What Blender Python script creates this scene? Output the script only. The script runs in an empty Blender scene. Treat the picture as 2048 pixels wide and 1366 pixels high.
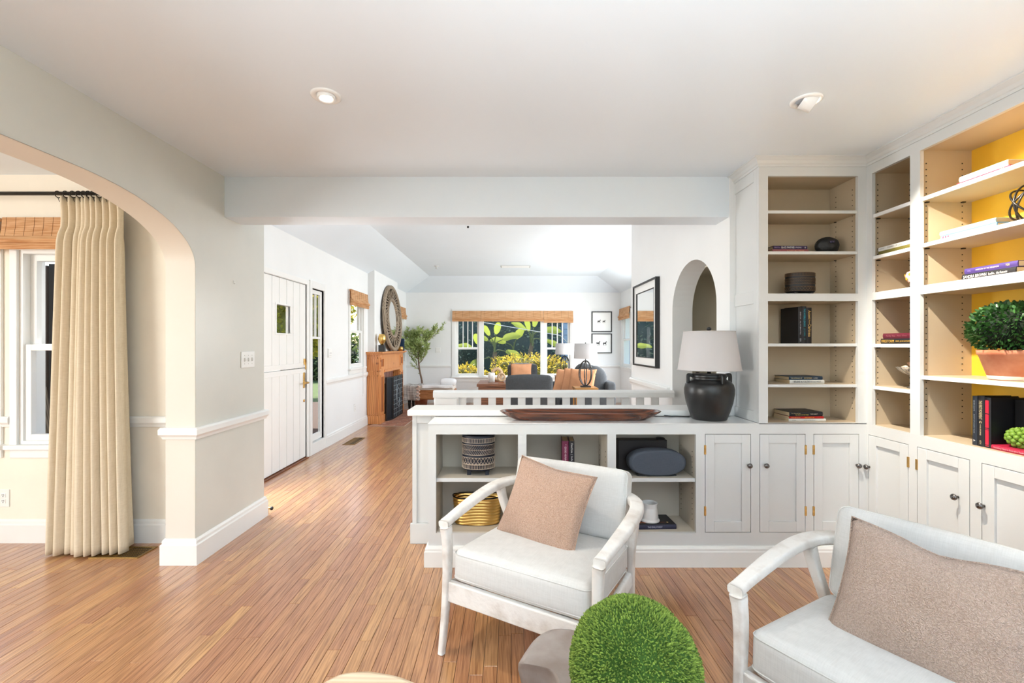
import bpy, bmesh, math, random
from mathutils import Vector, Matrix, Euler
random.seed(7)
SC = bpy.context.scene
COL = SC.collection
PI = math.pi

# ------------------------------------------------------------------ camera
FPX, VX, VY, EYE = 900.0, 1020.0, 690.0, 1.33      # focal length in px, vanishing point, eye height
cam_d = bpy.data.cameras.new('camera')
cam_d.sensor_fit = 'HORIZONTAL'; cam_d.sensor_width = 36.0
cam_d.lens = FPX / 2048 * 36.0
cam_d.shift_x = (1024 - VX) / 2048; cam_d.shift_y = (VY - 683) / 2048
cam_d.clip_start = 0.05; cam_d.clip_end = 300
cam = bpy.data.objects.new('camera', cam_d); COL.objects.link(cam)
cam.location = (0, 0, EYE); cam.rotation_euler = (PI / 2, 0, 0)
SC.camera = cam

def PX(x, Y): return (x - VX) / FPX * Y            # photo column -> X at depth Y
def PZ(y, Y): return EYE - (y - VY) / FPX * Y      # photo row -> height at depth Y

# ------------------------------------------------------------------ world, sun, fill lights, exposure
SC.view_settings.view_transform = 'Standard'
SC.view_settings.look = 'None'
SC.view_settings.gamma = 1.0
SC.view_settings.use_curve_mapping = False
SC.view_settings.exposure = 0.10
w = bpy.data.worlds.new('world'); SC.world = w; w.use_nodes = True
nt = w.node_tree; bg = nt.nodes['Background']
sky = nt.nodes.new('ShaderNodeTexSky'); sky.sky_type = 'NISHITA'; sky.sun_disc = False
sky.sun_elevation = math.radians(42); sky.sun_rotation = math.radians(-14)
sky.air_density = 1.0; sky.dust_density = 1.2; sky.altitude = 50
nt.links.new(sky.outputs[0], bg.inputs[0]); bg.inputs[1].default_value = 0.42

def light(name, kind, loc, energy, color=(1, 1, 1), rot=(0, 0, 0), **kw):
    d = bpy.data.lights.new(name, kind); d.energy = energy; d.color = color
    for k, v in kw.items(): setattr(d, k, v)
    o = bpy.data.objects.new(name, d); COL.objects.link(o)
    o.location = loc; o.rotation_euler = rot
    return o
def aim(o, target):
    o.rotation_euler = (Vector(target) - o.location).to_track_quat('-Z', 'Y').to_euler()

sun = light('sun', 'SUN', (-2, 18, 12), 8.0, (1.0, 0.95, 0.86), angle=math.radians(0.6))
aim(sun, (0.6, 8.0, 0.0))
# added area lights that fill the rooms, set where unseen windows are assumed
L = light('fill_light_rear', 'AREA', (0.1, -2.86, 1.32), 8, (0.93, 0.97, 1.0), shape='RECTANGLE', size=3.0, size_y=1.9)
aim(L, (0.1, 3, 1.32))
L = light('fill_light_rear_side', 'AREA', (2.40, -1.3, 1.35), 12, (0.93, 0.97, 1.0), shape='RECTANGLE', size=1.6, size_y=1.7)
aim(L, (-3, -1.3, 1.35))
L = light('fill_light_dining', 'AREA', (-5.1, -0.6, 1.4), 150, (1.0, 0.985, 0.95), shape='RECTANGLE', size=2.2, size_y=1.6)
aim(L, (0, 0.4, 1.4))
L = light('fill_light_living_side', 'AREA', (2.50, 7.4, 1.5), 150, (0.97, 0.985, 1.0), shape='RECTANGLE', size=3.2, size_y=1.5)
aim(L, (-3, 7.4, 1.3))
L = light('fill_light_entry', 'AREA', (-2.37, 3.85, 1.1), 42, (0.95, 0.975, 1.0), shape='RECTANGLE', size=0.42, size_y=1.8)  # added fill that brightens the stair-hall wall
aim(L, (3, 3.95, 1.2))

# ------------------------------------------------------------------ materials
MATS = {}
def srgb(r, g, b):
    f = lambda c: (c / 255 / 12.92) if c / 255 <= 0.04045 else ((c / 255 + 0.055) / 1.055) ** 2.4
    return (f(r), f(g), f(b), 1.0)
def mat(name, col, rough=0.5, metal=0.0, var=0.0, vscale=6.0, bump=0.0, bscale=60.0, stretch=(1, 1, 1),
        coat=0.0, spec=0.5, emit=None, estr=0.0, sheen=0.0, bdetail=4.0, trans=0.0, col2=None, contrast=(0.35, 0.65)):
    if name in MATS: return MATS[name]
    m = bpy.data.materials.new(name); m.use_nodes = True; MATS[name] = m
    t = m.node_tree; b = t.nodes['Principled BSDF']
    b.inputs['Base Color'].default_value = col
    b.inputs['Roughness'].default_value = rough; b.inputs['Metallic'].default_value = metal
    b.inputs['Coat Weight'].default_value = coat; b.inputs['Specular IOR Level'].default_value = spec
    b.inputs['Sheen Weight'].default_value = sheen
    b.inputs['Transmission Weight'].default_value = trans
    if emit: b.inputs['Emission Color'].default_value = emit; b.inputs['Emission Strength'].default_value = estr
    tc = t.nodes.new('ShaderNodeTexCoord'); mp = t.nodes.new('ShaderNodeMapping')
    mp.inputs['Scale'].default_value = stretch
    t.links.new(tc.outputs['Object'], mp.inputs['Vector'])
    if var > 0 or col2:
        n = t.nodes.new('ShaderNodeTexNoise'); n.inputs['Scale'].default_value = vscale; n.inputs['Detail'].default_value = 5
        t.links.new(mp.outputs[0], n.inputs['Vector'])
        r = t.nodes.new('ShaderNodeValToRGB')
        c2 = col2 or tuple(max(0, c * (1 - var)) for c in col[:3]) + (1,)
        c1 = col if col2 else tuple(min(1, c * (1 + var * 0.6)) for c in col[:3]) + (1,)
        r.color_ramp.elements[0].color = c2; r.color_ramp.elements[0].position = contrast[0]
        r.color_ramp.elements[1].color = c1; r.color_ramp.elements[1].position = contrast[1]
        t.links.new(n.outputs['Fac'], r.inputs['Fac']); t.links.new(r.outputs[0], b.inputs['Base Color'])
    if bump > 0:
        n2 = t.nodes.new('ShaderNodeTexNoise'); n2.inputs['Scale'].default_value = bscale; n2.inputs['Detail'].default_value = bdetail
        t.links.new(mp.outputs[0], n2.inputs['Vector'])
        bp = t.nodes.new('ShaderNodeBump'); bp.inputs['Strength'].default_value = bump; bp.inputs['Distance'].default_value = 0.01
        t.links.new(n2.outputs['Fac'], bp.inputs['Height']); t.links.new(bp.outputs[0], b.inputs['Normal'])
    return m

def wood(name, c_dark, c_light, axis='Y', rough=0.4, scale=1.0, coat=0.0, tone=False, knots=False, bump=0.05, wmix=0.38, ramp=(0.22, 0.72)):
    if name in MATS: return MATS[name]
    m = bpy.data.materials.new(name); m.use_nodes = True; MATS[name] = m
    t = m.node_tree; b = t.nodes['Principled BSDF']
    b.inputs['Roughness'].default_value = rough; b.inputs['Coat Weight'].default_value = coat
    b.inputs['Coat Roughness'].default_value = 0.22; b.inputs['Coat IOR'].default_value = 1.6
    tc = t.nodes.new('ShaderNodeTexCoord'); mp = t.nodes.new('ShaderNodeMapping')
    s = {'X': (1.2, 22, 22), 'Y': (22, 1.2, 22), 'Z': (22, 22, 1.2)}[axis]
    mp.inputs['Scale'].default_value = tuple(v * scale for v in s)
    src = tc.outputs['Object']
    if tone:
        at = t.nodes.new('ShaderNodeAttribute'); at.attribute_name = 'tone'
        ml = t.nodes.new('ShaderNodeVectorMath'); ml.operation = 'SCALE'; ml.inputs['Scale'].default_value = 41.0
        t.links.new(at.outputs['Vector'], ml.inputs[0])
        ad = t.nodes.new('ShaderNodeVectorMath'); ad.operation = 'ADD'
        t.links.new(tc.outputs['Object'], ad.inputs[0]); t.links.new(ml.outputs[0], ad.inputs[1]); src = ad.outputs[0]
    t.links.new(src, mp.inputs['Vector'])
    n = t.nodes.new('ShaderNodeTexNoise'); n.inputs['Scale'].default_value = 1.6; n.inputs['Detail'].default_value = 7
    n.inputs['Distortion'].default_value = 1.3
    t.links.new(mp.outputs[0], n.inputs['Vector'])
    wv = t.nodes.new('ShaderNodeTexWave'); wv.wave_type = 'BANDS'; wv.bands_direction = 'DIAGONAL'
    wv.inputs['Scale'].default_value = 1.1; wv.inputs['Distortion'].default_value = 9; wv.inputs['Detail'].default_value = 3
    wv.inputs['Detail Scale'].default_value = 0.6
    t.links.new(mp.outputs[0], wv.inputs['Vector'])
    mx = t.nodes.new('ShaderNodeMix'); mx.data_type = 'FLOAT'; mx.inputs[0].default_value = wmix
    t.links.new(n.outputs['Fac'], mx.inputs[2]); t.links.new(wv.outputs['Fac'], mx.inputs[3])
    r = t.nodes.new('ShaderNodeValToRGB')
    r.color_ramp.elements[0].position = ramp[0]; r.color_ramp.elements[0].color = c_dark
    r.color_ramp.elements[1].position = ramp[1]; r.color_ramp.elements[1].color = c_light
    t.links.new(mx.outputs[0], r.inputs['Fac'])
    out = r.outputs[0]
    if tone:
        hs = t.nodes.new('ShaderNodeHueSaturation')
        mr = t.nodes.new('ShaderNodeMapRange'); mr.inputs['To Min'].default_value = 0.82; mr.inputs['To Max'].default_value = 1.12
        t.links.new(at.outputs['Fac'], mr.inputs['Value']); t.links.new(mr.outputs[0], hs.inputs['Value'])
        mr2 = t.nodes.new('ShaderNodeMapRange'); mr2.inputs['To Min'].default_value = 0.488; mr2.inputs['To Max'].default_value = 0.508
        t.links.new(at.outputs['Fac'], mr2.inputs['Value']); t.links.new(mr2.outputs[0], hs.inputs['Hue'])
        t.links.new(out, hs.inputs['Color']); out = hs.outputs[0]
    if knots:
        v = t.nodes.new('ShaderNodeTexVoronoi'); v.inputs['Scale'].default_value = 5.0
        t.links.new(tc.outputs['Object'], v.inputs['Vector'])
        kr = t.nodes.new('ShaderNodeValToRGB'); kr.color_ramp.elements[0].position = 0.05; kr.color_ramp.elements[1].position = 0.13
        kr.color_ramp.elements[0].color = (0.25, 0.1, 0.03, 1); kr.color_ramp.elements[1].color = (1, 1, 1, 1)
        t.links.new(v.outputs['Distance'], kr.inputs['Fac'])
        mm = t.nodes.new('ShaderNodeMix'); mm.data_type = 'RGBA'; mm.blend_type = 'MULTIPLY'; mm.inputs[0].default_value = 0.9
        t.links.new(out, mm.inputs[6]); t.links.new(kr.outputs[0], mm.inputs[7]); out = mm.outputs[2]
    t.links.new(out, b.inputs['Base Color'])
    bp = t.nodes.new('ShaderNodeBump'); bp.inputs['Strength'].default_value = bump; bp.inputs['Distance'].default_value = 0.004
    t.links.new(n.outputs['Fac'], bp.inputs['Height']); t.links.new(bp.outputs[0], b.inputs['Normal'])
    return m

def glass_mat(name, tint=(1, 1, 1, 1), refl=0.007, rough=0.0):
    if name in MATS: return MATS[name]
    m = bpy.data.materials.new(name); m.use_nodes = True; MATS[name] = m
    t = m.node_tree; t.nodes.remove(t.nodes['Principled BSDF'])
    tr = t.nodes.new('ShaderNodeBsdfTransparent'); tr.inputs[0].default_value = tint
    gl = t.nodes.new('ShaderNodeBsdfGlossy'); gl.inputs['Roughness'].default_value = rough
    mx = t.nodes.new('ShaderNodeMixShader'); mx.inputs[0].default_value = refl
    t.links.new(tr.outputs[0], mx.inputs[1]); t.links.new(gl.outputs[0], mx.inputs[2])
    t.links.new(mx.outputs[0], t.nodes['Material Output'].inputs[0])
    return m

def boucle(name, c1, c2):
    if name in MATS: return MATS[name]
    m = bpy.data.materials.new(name); m.use_nodes = True; MATS[name] = m
    t = m.node_tree; b = t.nodes['Principled BSDF']; b.inputs['Roughness'].default_value = 0.95
    b.inputs['Sheen Weight'].default_value = 0.25
    tc = t.nodes.new('ShaderNodeTexCoord')
    v = t.nodes.new('ShaderNodeTexVoronoi'); v.inputs['Scale'].default_value = 230; v.inputs['Randomness'].default_value = 1
    n = t.nodes.new('ShaderNodeTexNoise'); n.inputs['Scale'].default_value = 85; n.inputs['Detail'].default_value = 3
    ad = t.nodes.new('ShaderNodeVectorMath'); ad.operation = 'MULTIPLY_ADD'
    ad.inputs[1].default_value = (0.02, 0.02, 0.02)
    t.links.new(tc.outputs['Object'], n.inputs['Vector'])
    t.links.new(n.outputs['Color'], ad.inputs[0]); t.links.new(tc.outputs['Object'], ad.inputs[2])
    t.links.new(ad.outputs[0], v.inputs['Vector'])
    r = t.nodes.new('ShaderNodeValToRGB'); r.color_ramp.elements[0].color = c1; r.color_ramp.elements[1].color = c2
    r.color_ramp.elements[0].position = 0.1; r.color_ramp.elements[1].position = 0.7
    t.links.new(v.outputs['Distance'], r.inputs['Fac']); t.links.new(r.outputs[0], b.inputs['Base Color'])
    bp = t.nodes.new('ShaderNodeBump'); bp.invert = True; bp.inputs['Strength'].default_value = 0.9; bp.inputs['Distance'].default_value = 0.006
    t.links.new(v.outputs['Distance'], bp.inputs['Height']); t.links.new(bp.outputs[0], b.inputs['Normal'])
    return m

def weave(name, c1, c2, scale=(300, 300, 300), rough=0.9, bump=0.25, var=0.5):
    """plain woven cloth: two crossed sets of threads"""
    if name in MATS: return MATS[name]
    m = bpy.data.materials.new(name); m.use_nodes = True; MATS[name] = m
    t = m.node_tree; b = t.nodes['Principled BSDF']; b.inputs['Roughness'].default_value = rough
    tc = t.nodes.new('ShaderNodeTexCoord')
    outs = []
    for st in ((1, 0.06, 0.06), (0.06, 0.06, 1)):
        mp = t.nodes.new('ShaderNodeMapping'); mp.inputs['Scale'].default_value = tuple(a * c for a, c in zip(st, scale))
        n = t.nodes.new('ShaderNodeTexNoise'); n.inputs['Scale'].default_value = 1.0; n.inputs['Detail'].default_value = 2
        t.links.new(tc.outputs['Object'], mp.inputs['Vector']); t.links.new(mp.outputs[0], n.inputs['Vector']); outs.append(n.outputs['Fac'])
    mx = t.nodes.new('ShaderNodeMix'); mx.data_type = 'FLOAT'; mx.inputs[0].default_value = 0.5
    t.links.new(outs[0], mx.inputs[2]); t.links.new(outs[1], mx.inputs[3])
    r = t.nodes.new('ShaderNodeValToRGB'); r.color_ramp.elements[0].color = c1; r.color_ramp.elements[1].color = c2
    r.color_ramp.elements[0].position = 0.5 - var / 2; r.color_ramp.elements[1].position = 0.5 + var / 2
    t.links.new(mx.outputs[0], r.inputs['Fac']); t.links.new(r.outputs[0], b.inputs['Base Color'])
    bp = t.nodes.new('ShaderNodeBump'); bp.inputs['Strength'].default_value = bump; bp.inputs['Distance'].default_value = 0.002
    t.links.new(mx.outputs[0], bp.inputs['Height']); t.links.new(bp.outputs[0], b.inputs['Normal'])
    return m

def bamboo(name, c1, c2):
    if name in MATS: return MATS[name]
    m = bpy.data.materials.new(name); m.use_nodes = True; MATS[name] = m
    t = m.node_tree; b = t.nodes['Principled BSDF']; b.inputs['Roughness'].default_value = 0.6
    tc = t.nodes.new('ShaderNodeTexCoord'); mp = t.nodes.new('ShaderNodeMapping')
    mp.inputs['Scale'].default_value = (6, 6, 150)
    n = t.nodes.new('ShaderNodeTexNoise'); n.inputs['Scale'].default_value = 1.0; n.inputs['Detail'].default_value = 3
    t.links.new(tc.outputs['Object'], mp.inputs['Vector']); t.links.new(mp.outputs[0], n.inputs['Vector'])
    r = t.nodes.new('ShaderNodeValToRGB'); r.color_ramp.elements[0].color = c1; r.color_ramp.elements[1].color = c2
    r.color_ramp.elements[0].position = 0.36; r.color_ramp.elements[1].position = 0.6
    t.links.new(n.outputs['Fac'], r.inputs['Fac']); t.links.new(r.outputs[0], b.inputs['Base Color'])
    tl = t.nodes.new('ShaderNodeBsdfTranslucent'); t.links.new(r.outputs[0], tl.inputs[0])
    ms = t.nodes.new('ShaderNodeMixShader'); ms.inputs[0].default_value = 0.35
    t.links.new(b.outputs[0], ms.inputs[1]); t.links.new(tl.outputs[0], ms.inputs[2]); t.links.new(ms.outputs[0], t.nodes['Material Output'].inputs[0])
    bp = t.nodes.new('ShaderNodeBump'); bp.inputs['Strength'].default_value = 0.5; bp.inputs['Distance'].default_value = 0.004
    t.links.new(n.outputs['Fac'], bp.inputs['Height']); t.links.new(bp.outputs[0], b.inputs['Normal'])
    return m

def leafmat(name, c1, c2, rough=0.45, trans=0.35):
    """leaf: diffuse plus translucent light from behind, colour varies from leaf to leaf"""
    if name in MATS: return MATS[name]
    m = bpy.data.materials.new(name); m.use_nodes = True; MATS[name] = m
    t = m.node_tree; b = t.nodes['Principled BSDF']; b.inputs['Roughness'].default_value = rough
    g = t.nodes.new('ShaderNodeNewGeometry')
    r = t.nodes.new('ShaderNodeValToRGB'); r.color_ramp.elements[0].color = c1; r.color_ramp.elements[1].color = c2
    t.links.new(g.outputs['Random Per Island'], r.inputs['Fac'])
    t.links.new(r.outputs[0], b.inputs['Base Color'])
    tl = t.nodes.new('ShaderNodeBsdfTranslucent'); t.links.new(r.outputs[0], tl.inputs[0])
    mx = t.nodes.new('ShaderNodeMixShader'); mx.inputs[0].default_value = trans
    t.links.new(b.outputs[0], mx.inputs[1]); t.links.new(tl.outputs[0], mx.inputs[2])
    t.links.new(mx.outputs[0], t.nodes['Material Output'].inputs[0])
    return m

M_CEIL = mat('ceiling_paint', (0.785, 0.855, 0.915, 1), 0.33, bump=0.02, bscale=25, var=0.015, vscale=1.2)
M_WALL = mat('wall_paint_white', (0.84, 0.85, 0.845, 1), 0.6, bump=0.05, bscale=30, var=0.02, vscale=2)
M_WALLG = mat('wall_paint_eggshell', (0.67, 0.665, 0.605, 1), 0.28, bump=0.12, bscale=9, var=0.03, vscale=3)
M_CREAM = mat('wall_paint_cream', (0.86, 0.80, 0.69, 1), 0.6, bump=0.05, bscale=30, var=0.02)
M_TRIM = mat('trim_paint', (0.84, 0.845, 0.825, 1), 0.32, var=0.01)
M_CAB = mat('cabinet_paint', (0.66, 0.672, 0.665, 1), 0.30, var=0.012, vscale=3)
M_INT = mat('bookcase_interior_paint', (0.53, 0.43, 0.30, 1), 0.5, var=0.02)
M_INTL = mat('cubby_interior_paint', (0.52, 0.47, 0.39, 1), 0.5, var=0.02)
M_YEL = mat('bookcase_back_yellow', (0.80, 0.47, 0.035, 1), 0.45, var=0.04)
M_DARK = mat('dark_gap', (0.03, 0.028, 0.025, 1), 0.8)
M_BLACK = mat('black_satin', (0.012, 0.012, 0.013, 1), 0.45)
M_MATBLK = mat('black_ceramic', (0.014, 0.014, 0.014, 1), 0.33, var=0.1)
M_IRON = mat('dark_iron', (0.04, 0.036, 0.032, 1), 0.35, metal=0.8)
M_PEWTER = mat('pewter', (0.16, 0.15, 0.145, 1), 0.28, metal=1.0)
M_BRASS = mat('brass', (0.62, 0.38, 0.13, 1), 0.3, metal=1.0, var=0.2, vscale=40)
M_GOLD = mat('gold_leaf', (0.78, 0.50, 0.16, 1), 0.28, metal=1.0, var=0.15, vscale=12)
M_CHROME = mat('brushed_nickel', (0.6, 0.57, 0.52, 1), 0.25, metal=1.0)
M_WHITE = mat('white_plastic', (0.88, 0.88, 0.86, 1), 0.35)
M_SHADE = mat('lamp_shade_linen', (0.56, 0.53, 0.52, 1), 0.85, bump=0.1, bscale=400)
M_PANE = glass_mat('window_glass')
M_LINEN = weave('chair_linen', (0.585, 0.575, 0.55, 1), (0.695, 0.685, 0.66, 1), scale=(420, 420, 420), bump=0.15)
M_CHWOOD = mat('whitewashed_wood', srgb(230, 227, 222), 0.55, col2=srgb(204, 196, 187), vscale=11, bump=0.3, bscale=45, contrast=(0.28, 0.52))
M_FLOOR = wood('oak_strip', srgb(132, 84, 48), srgb(194, 142, 96), 'Y', rough=0.30, scale=2.0, coat=0.8, tone=True, bump=0.02, wmix=0.12, ramp=(0.25, 0.62))
M_SUBF = mat('subfloor', srgb(70, 40, 20), 0.8)
M_PINE = wood('honey_pine', srgb(184, 108, 56), srgb(228, 158, 94), 'Z', rough=0.4, scale=0.8, knots=True)
M_WALNUT = wood('dark_walnut', srgb(46, 20, 10), srgb(112, 58, 32), 'X', rough=0.25, scale=0.9, coat=0.4)
M_BROWNW = wood('brown_wood', srgb(90, 52, 32), srgb(150, 96, 64), 'X', rough=0.45)
M_DRIFT = wood('grey_driftwood', srgb(90, 76, 60), srgb(178, 160, 138), 'Z', rough=0.7)
M_CURT = weave('curtain_linen', srgb(212, 196, 168), srgb(230, 216, 192), scale=(500, 500, 260), bump=0.1)
M_BAMBOO = bamboo('bamboo_weave', srgb(214, 158, 106), srgb(240, 198, 150))
M_CHAR = weave('charcoal_upholstery', srgb(52, 54, 56), srgb(82, 85, 88), scale=(300, 300, 300))
M_ORANGE = weave('apricot_cushion', srgb(204, 138, 96), srgb(224, 166, 124), scale=(300, 300, 300))
M_BOUC = boucle('blush_boucle', srgb(220, 184, 160), srgb(188, 150, 126))
M_BOUC2 = boucle('taupe_boucle', srgb(216, 190, 173), srgb(184, 157, 139))
M_PAGES = mat('book_pages', srgb(206, 186, 150), 0.9, bump=0.2, bscale=1.0, stretch=(4, 4, 900))
M_CONC = mat('grey_stone', srgb(160, 150, 144), 0.42, col2=srgb(128, 112, 102), vscale=7, bump=0.25, bscale=14)
M_PALE = wood('pale_wood', srgb(206, 180, 148), srgb(232, 212, 184), 'X', rough=0.5)

# ------------------------------------------------------------------ mesh builder
MW = {}
def tag(o, label=None, cat=None, group=None, kind=None):
    if label: o['label'] = label
    if cat: o['category'] = cat
    if group: o['group'] = group
    if kind: o['kind'] = kind
    return o
def thing(name, label, cat, loc=(0, 0, 0), rz=0.0, group=None, M=None):
    o = bpy.data.objects.new(name, None); COL.objects.link(o)
    o.empty_display_size = 0.05
    M = M if M is not None else Matrix.Translation(Vector(loc)) @ Matrix.Rotation(rz, 4, 'Z')
    o.matrix_basis = M; MW[o.name] = M.copy()
    return tag(o, label, cat, group)
def struct(name, loc=(0, 0, 0)):
    o = bpy.data.objects.new(name, None); COL.objects.link(o); o.location = loc
    o.empty_display_size = 0.05
    MW[o.name] = Matrix.Translation(Vector(loc)); o['kind'] = 'structure'
    return o

class MB:
    def __init__(s): s.v = []; s.f = []; s.sm = []
    def add(s, verts, faces, smooth=False, M=None):
        k = len(s.v)
        s.v += [tuple(M @ Vector(p)) if M else tuple(p) for p in verts]
        s.f += [tuple(i + k for i in f) for f in faces]; s.sm += [smooth] * len(faces)
        return s
    def box(s, x0, x1, y0, y1, z0, z1, M=None):
        if x0 > x1: x0, x1 = x1, x0
        if y0 > y1: y0, y1 = y1, y0
        if z0 > z1: z0, z1 = z1, z0
        v = [(x0, y0, z0), (x1, y0, z0), (x1, y1, z0), (x0, y1, z0), (x0, y0, z1), (x1, y0, z1), (x1, y1, z1), (x0, y1, z1)]
        return s.add(v, [(0, 3, 2, 1), (4, 5, 6, 7), (0, 1, 5, 4), (1, 2, 6, 5), (2, 3, 7, 6), (3, 0, 4, 7)], M=M)
    def prism(s, poly, axis, a, b, smooth=False, M=None):
        """2-D polygon extruded along an axis; poly in the other two axes in cyclic order x,y,z"""
        def P(p, t):
            return {'X': (t, p[0], p[1]), 'Y': (p[0], t, p[1]), 'Z': (p[0], p[1], t)}[axis]
        n = len(poly)
        v = [P(p, a) for p in poly] + [P(p, b) for p in poly]
        k = len(s.v)
        s.add(v, [tuple(range(n - 1, -1, -1)), tuple(range(n, 2 * n))], False, M)
        f = [(i, (i + 1) % n, n + (i + 1) % n, n + i) for i in range(n)]
        s.f += [tuple(i + k for i in q) for q in f]; s.sm += [smooth] * n
        return s
    def lathe(s, prof, c=(0, 0, 0), seg=32, M=None, smooth=True, sx=1.0, sy=1.0, wob=None):
        n = len(prof); v = []
        for i in range(seg):
            a = 2 * PI * i / seg
            for r, z in prof:
                q = 1 if wob is None else wob(a, z)
                v.append((c[0] + r * q * math.cos(a) * sx, c[1] + r * q * math.sin(a) * sy, c[2] + z))
        f = []
        for i in range(seg):
            j = (i + 1) % seg
            for k in range(n - 1):
                f.append((i * n + k, j * n + k, j * n + k + 1, i * n + k + 1))
        s.add(v, f, smooth, M)
        return s
    def sweep(s, path, section, up=(0, 0, 1), closed=False, scales=None, cap=True, smooth=True, M=None):
        """section: list of (side, up) pairs swept along path"""
        P = [Vector(p) for p in path]; n = len(P); m = len(section); v = []
        up = Vector(up)
        for i in range(n):
            if closed: d = P[(i + 1) % n] - P[i - 1]
            else: d = P[min(i + 1, n - 1)] - P[max(i - 1, 0)]
            d.normalize()
            u0 = up if abs(d.dot(up)) < 0.98 else Vector((0, 1, 0))
            side = d.cross(u0).normalized(); u = side.cross(d).normalized()
            sc = scales[i] if scales else 1.0
            if not isinstance(sc, tuple): sc = (sc, sc)
            for (a, b) in section: v.append(P[i] + side * a * sc[0] + u * b * sc[1])
        f = []
        for i in range(n if closed else n - 1):
            j = (i + 1) % n
            for k in range(m):
                l = (k + 1) % m
                f.append((i * m + k, i * m + l, j * m + l, j * m + k))
        k0 = len(s.v)
        s.add(v, f, smooth, M)
        if cap and not closed:
            s.f += [tuple(k0 + k for k in range(m)), tuple(k0 + (n - 1) * m + k for k in range(m - 1, -1, -1))]
            s.sm += [False, False]
        return s
    def tube(s, path, r, seg=8, closed=False, scales=None, M=None):
        sec = [(r * math.cos(2 * PI * k / seg), r * math.sin(2 * PI * k / seg)) for k in range(seg)]
        return s.sweep(path, sec, closed=closed, scales=scales, M=M)
    def rbox(s, x0, x1, y0, y1, z0, z1, r, n=6, bulge=(0, 0, 0), M=None):
        """box with rounded edges; bulge pushes the faces out in the middle"""
        c = Vector(((x0 + x1) / 2, (y0 + y1) / 2, (z0 + z1) / 2)); h = Vector(((x1 - x0) / 2, (y1 - y0) / 2, (z1 - z0) / 2))
        r = min(r, h.x, h.y, h.z)
        ts = []
        k = 4
        for q in range(k + 1): ts.append(-1 + (1 - math.cos(PI / 2 * q / k)) * 0.0 + q / k * 0.0)
        idx = {}; V = []; F = []
        def axis_samples(hh):
            inner = hh - r
            a = [-(inner + r * math.sin(PI / 4 * q / 2)) for q in (2, 1)] if r > 0 else []
            b = [-inner + 2 * inner * q / n for q in range(n + 1)]
            return [-hh] * 0 + a + b + [-q for q in a[::-1]]
        S = [axis_samples(h[i]) for i in range(3)]
        def vert(p, fx):
            q = Vector(p)
            inn = Vector((max(-(h.x - r), min(h.x - r, q.x)), max(-(h.y - r), min(h.y - r, q.y)), max(-(h.z - r), min(h.z - r, q.z))))
            d = q - inn
            d = d.normalized() * r if d.length > 1e-9 else d
            o = inn + d
            for ax in range(3):
                if bulge[ax]:
                    a, b2 = (ax + 1) % 3, (ax + 2) % 3
                    wgt = max(0, 1 - (o[a] / h[a]) ** 2) * max(0, 1 - (o[b2] / h[b2]) ** 2)
                    o[ax] += bulge[ax] * wgt * (o[ax] / h[ax])
            key = (round(q.x, 6), round(q.y, 6), round(q.z, 6))
            if key not in idx: idx[key] = len(V); V.append(o + c)
            return idx[key]
        for ax in range(3):
            a, b2 = (ax + 1) % 3, (ax + 2) % 3
            A = sorted(set([-h[a]] + S[a] + [h[a]])); B = sorted(set([-h[b2]] + S[b2] + [h[b2]]))
            for sg in (-1, 1):
                for i in range(len(A) - 1):
                    for j in range(len(B) - 1):
                        q = []
                        for (ii, jj) in ((i, j), (i + 1, j), (i + 1, j + 1), (i, j + 1)):
                            p = [0, 0, 0]; p[ax] = sg * h[ax]; p[a] = A[ii]; p[b2] = B[jj]; q.append(vert(p, ax))
                        if len(set(q)) < 3: continue
                        F.append(tuple(q) if sg > 0 else tuple(q[::-1]))
        return s.add(V, F, True, M)
    def ico(s, c, r, sub=2, M=None, scale=(1, 1, 1), smooth=True, disp=None):
        bm = bmesh.new(); bmesh.ops.create_icosphere(bm, subdivisions=sub, radius=1)
        v = []
        for p in bm.verts:
            q = p.co.copy(); k = disp(q) if disp else 1
            v.append((c[0] + q.x * r * scale[0] * k, c[1] + q.y * r * scale[1] * k, c[2] + q.z * r * scale[2] * k))
        f = [tuple(x.index for x in fc.verts) for fc in bm.faces]; bm.free()
        return s.add(v, f, smooth, M)
    def build(s, name, m, parent=None, local=False, bevel=0.0, seg=2, tone=None, recalc=False):
        me = bpy.data.meshes.new(name)
        vs = s.v
        if parent is not None and not local:
            inv = MW[parent.name].inverted(); vs = [tuple(inv @ Vector(p)) for p in vs]
        me.from_pydata(vs, [], s.f); me.materials.append(m)
        me.polygons.foreach_set('use_smooth', s.sm)
        if recalc:
            bm = bmesh.new(); bm.from_mesh(me); bmesh.ops.recalc_face_normals(bm, faces=bm.faces); bm.to_mesh(me); bm.free()
        if tone is not None:
            a = me.attributes.new('tone', 'FLOAT', 'FACE')
            a.data.foreach_set('value', tone if isinstance(tone, list) else [tone] * len(s.f))
        me.update()
        o = bpy.data.objects.new(name, me); COL.objects.link(o)
        if parent is not None: o.parent = parent; MW[o.name] = MW[parent.name]
        else: MW[o.name] = Matrix.Identity(4)
        if bevel > 0:
            b = o.modifiers.new('bevel', 'BEVEL'); b.width = bevel; b.segments = seg; b.limit_method = 'ANGLE'; b.angle_limit = math.radians(40)
            b.harden_normals = False
        return o
def B(*a): return MB().box(*a)
def sbox(name, x0, x1, y0, y1, z0, z1, m, parent=None, bevel=0.0):
    o = MB().box(x0, x1, y0, y1, z0, z1).build(name, m, parent, bevel=bevel)
    if parent is None: o['kind'] = 'structure'
    return o
def copy_tree(o, parent=None):
    c = o.copy(); COL.objects.link(c); c.parent = parent
    MW[c.name] = MW[o.name]
    for ch in list(o.children): copy_tree(ch, c)
    return c
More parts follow.
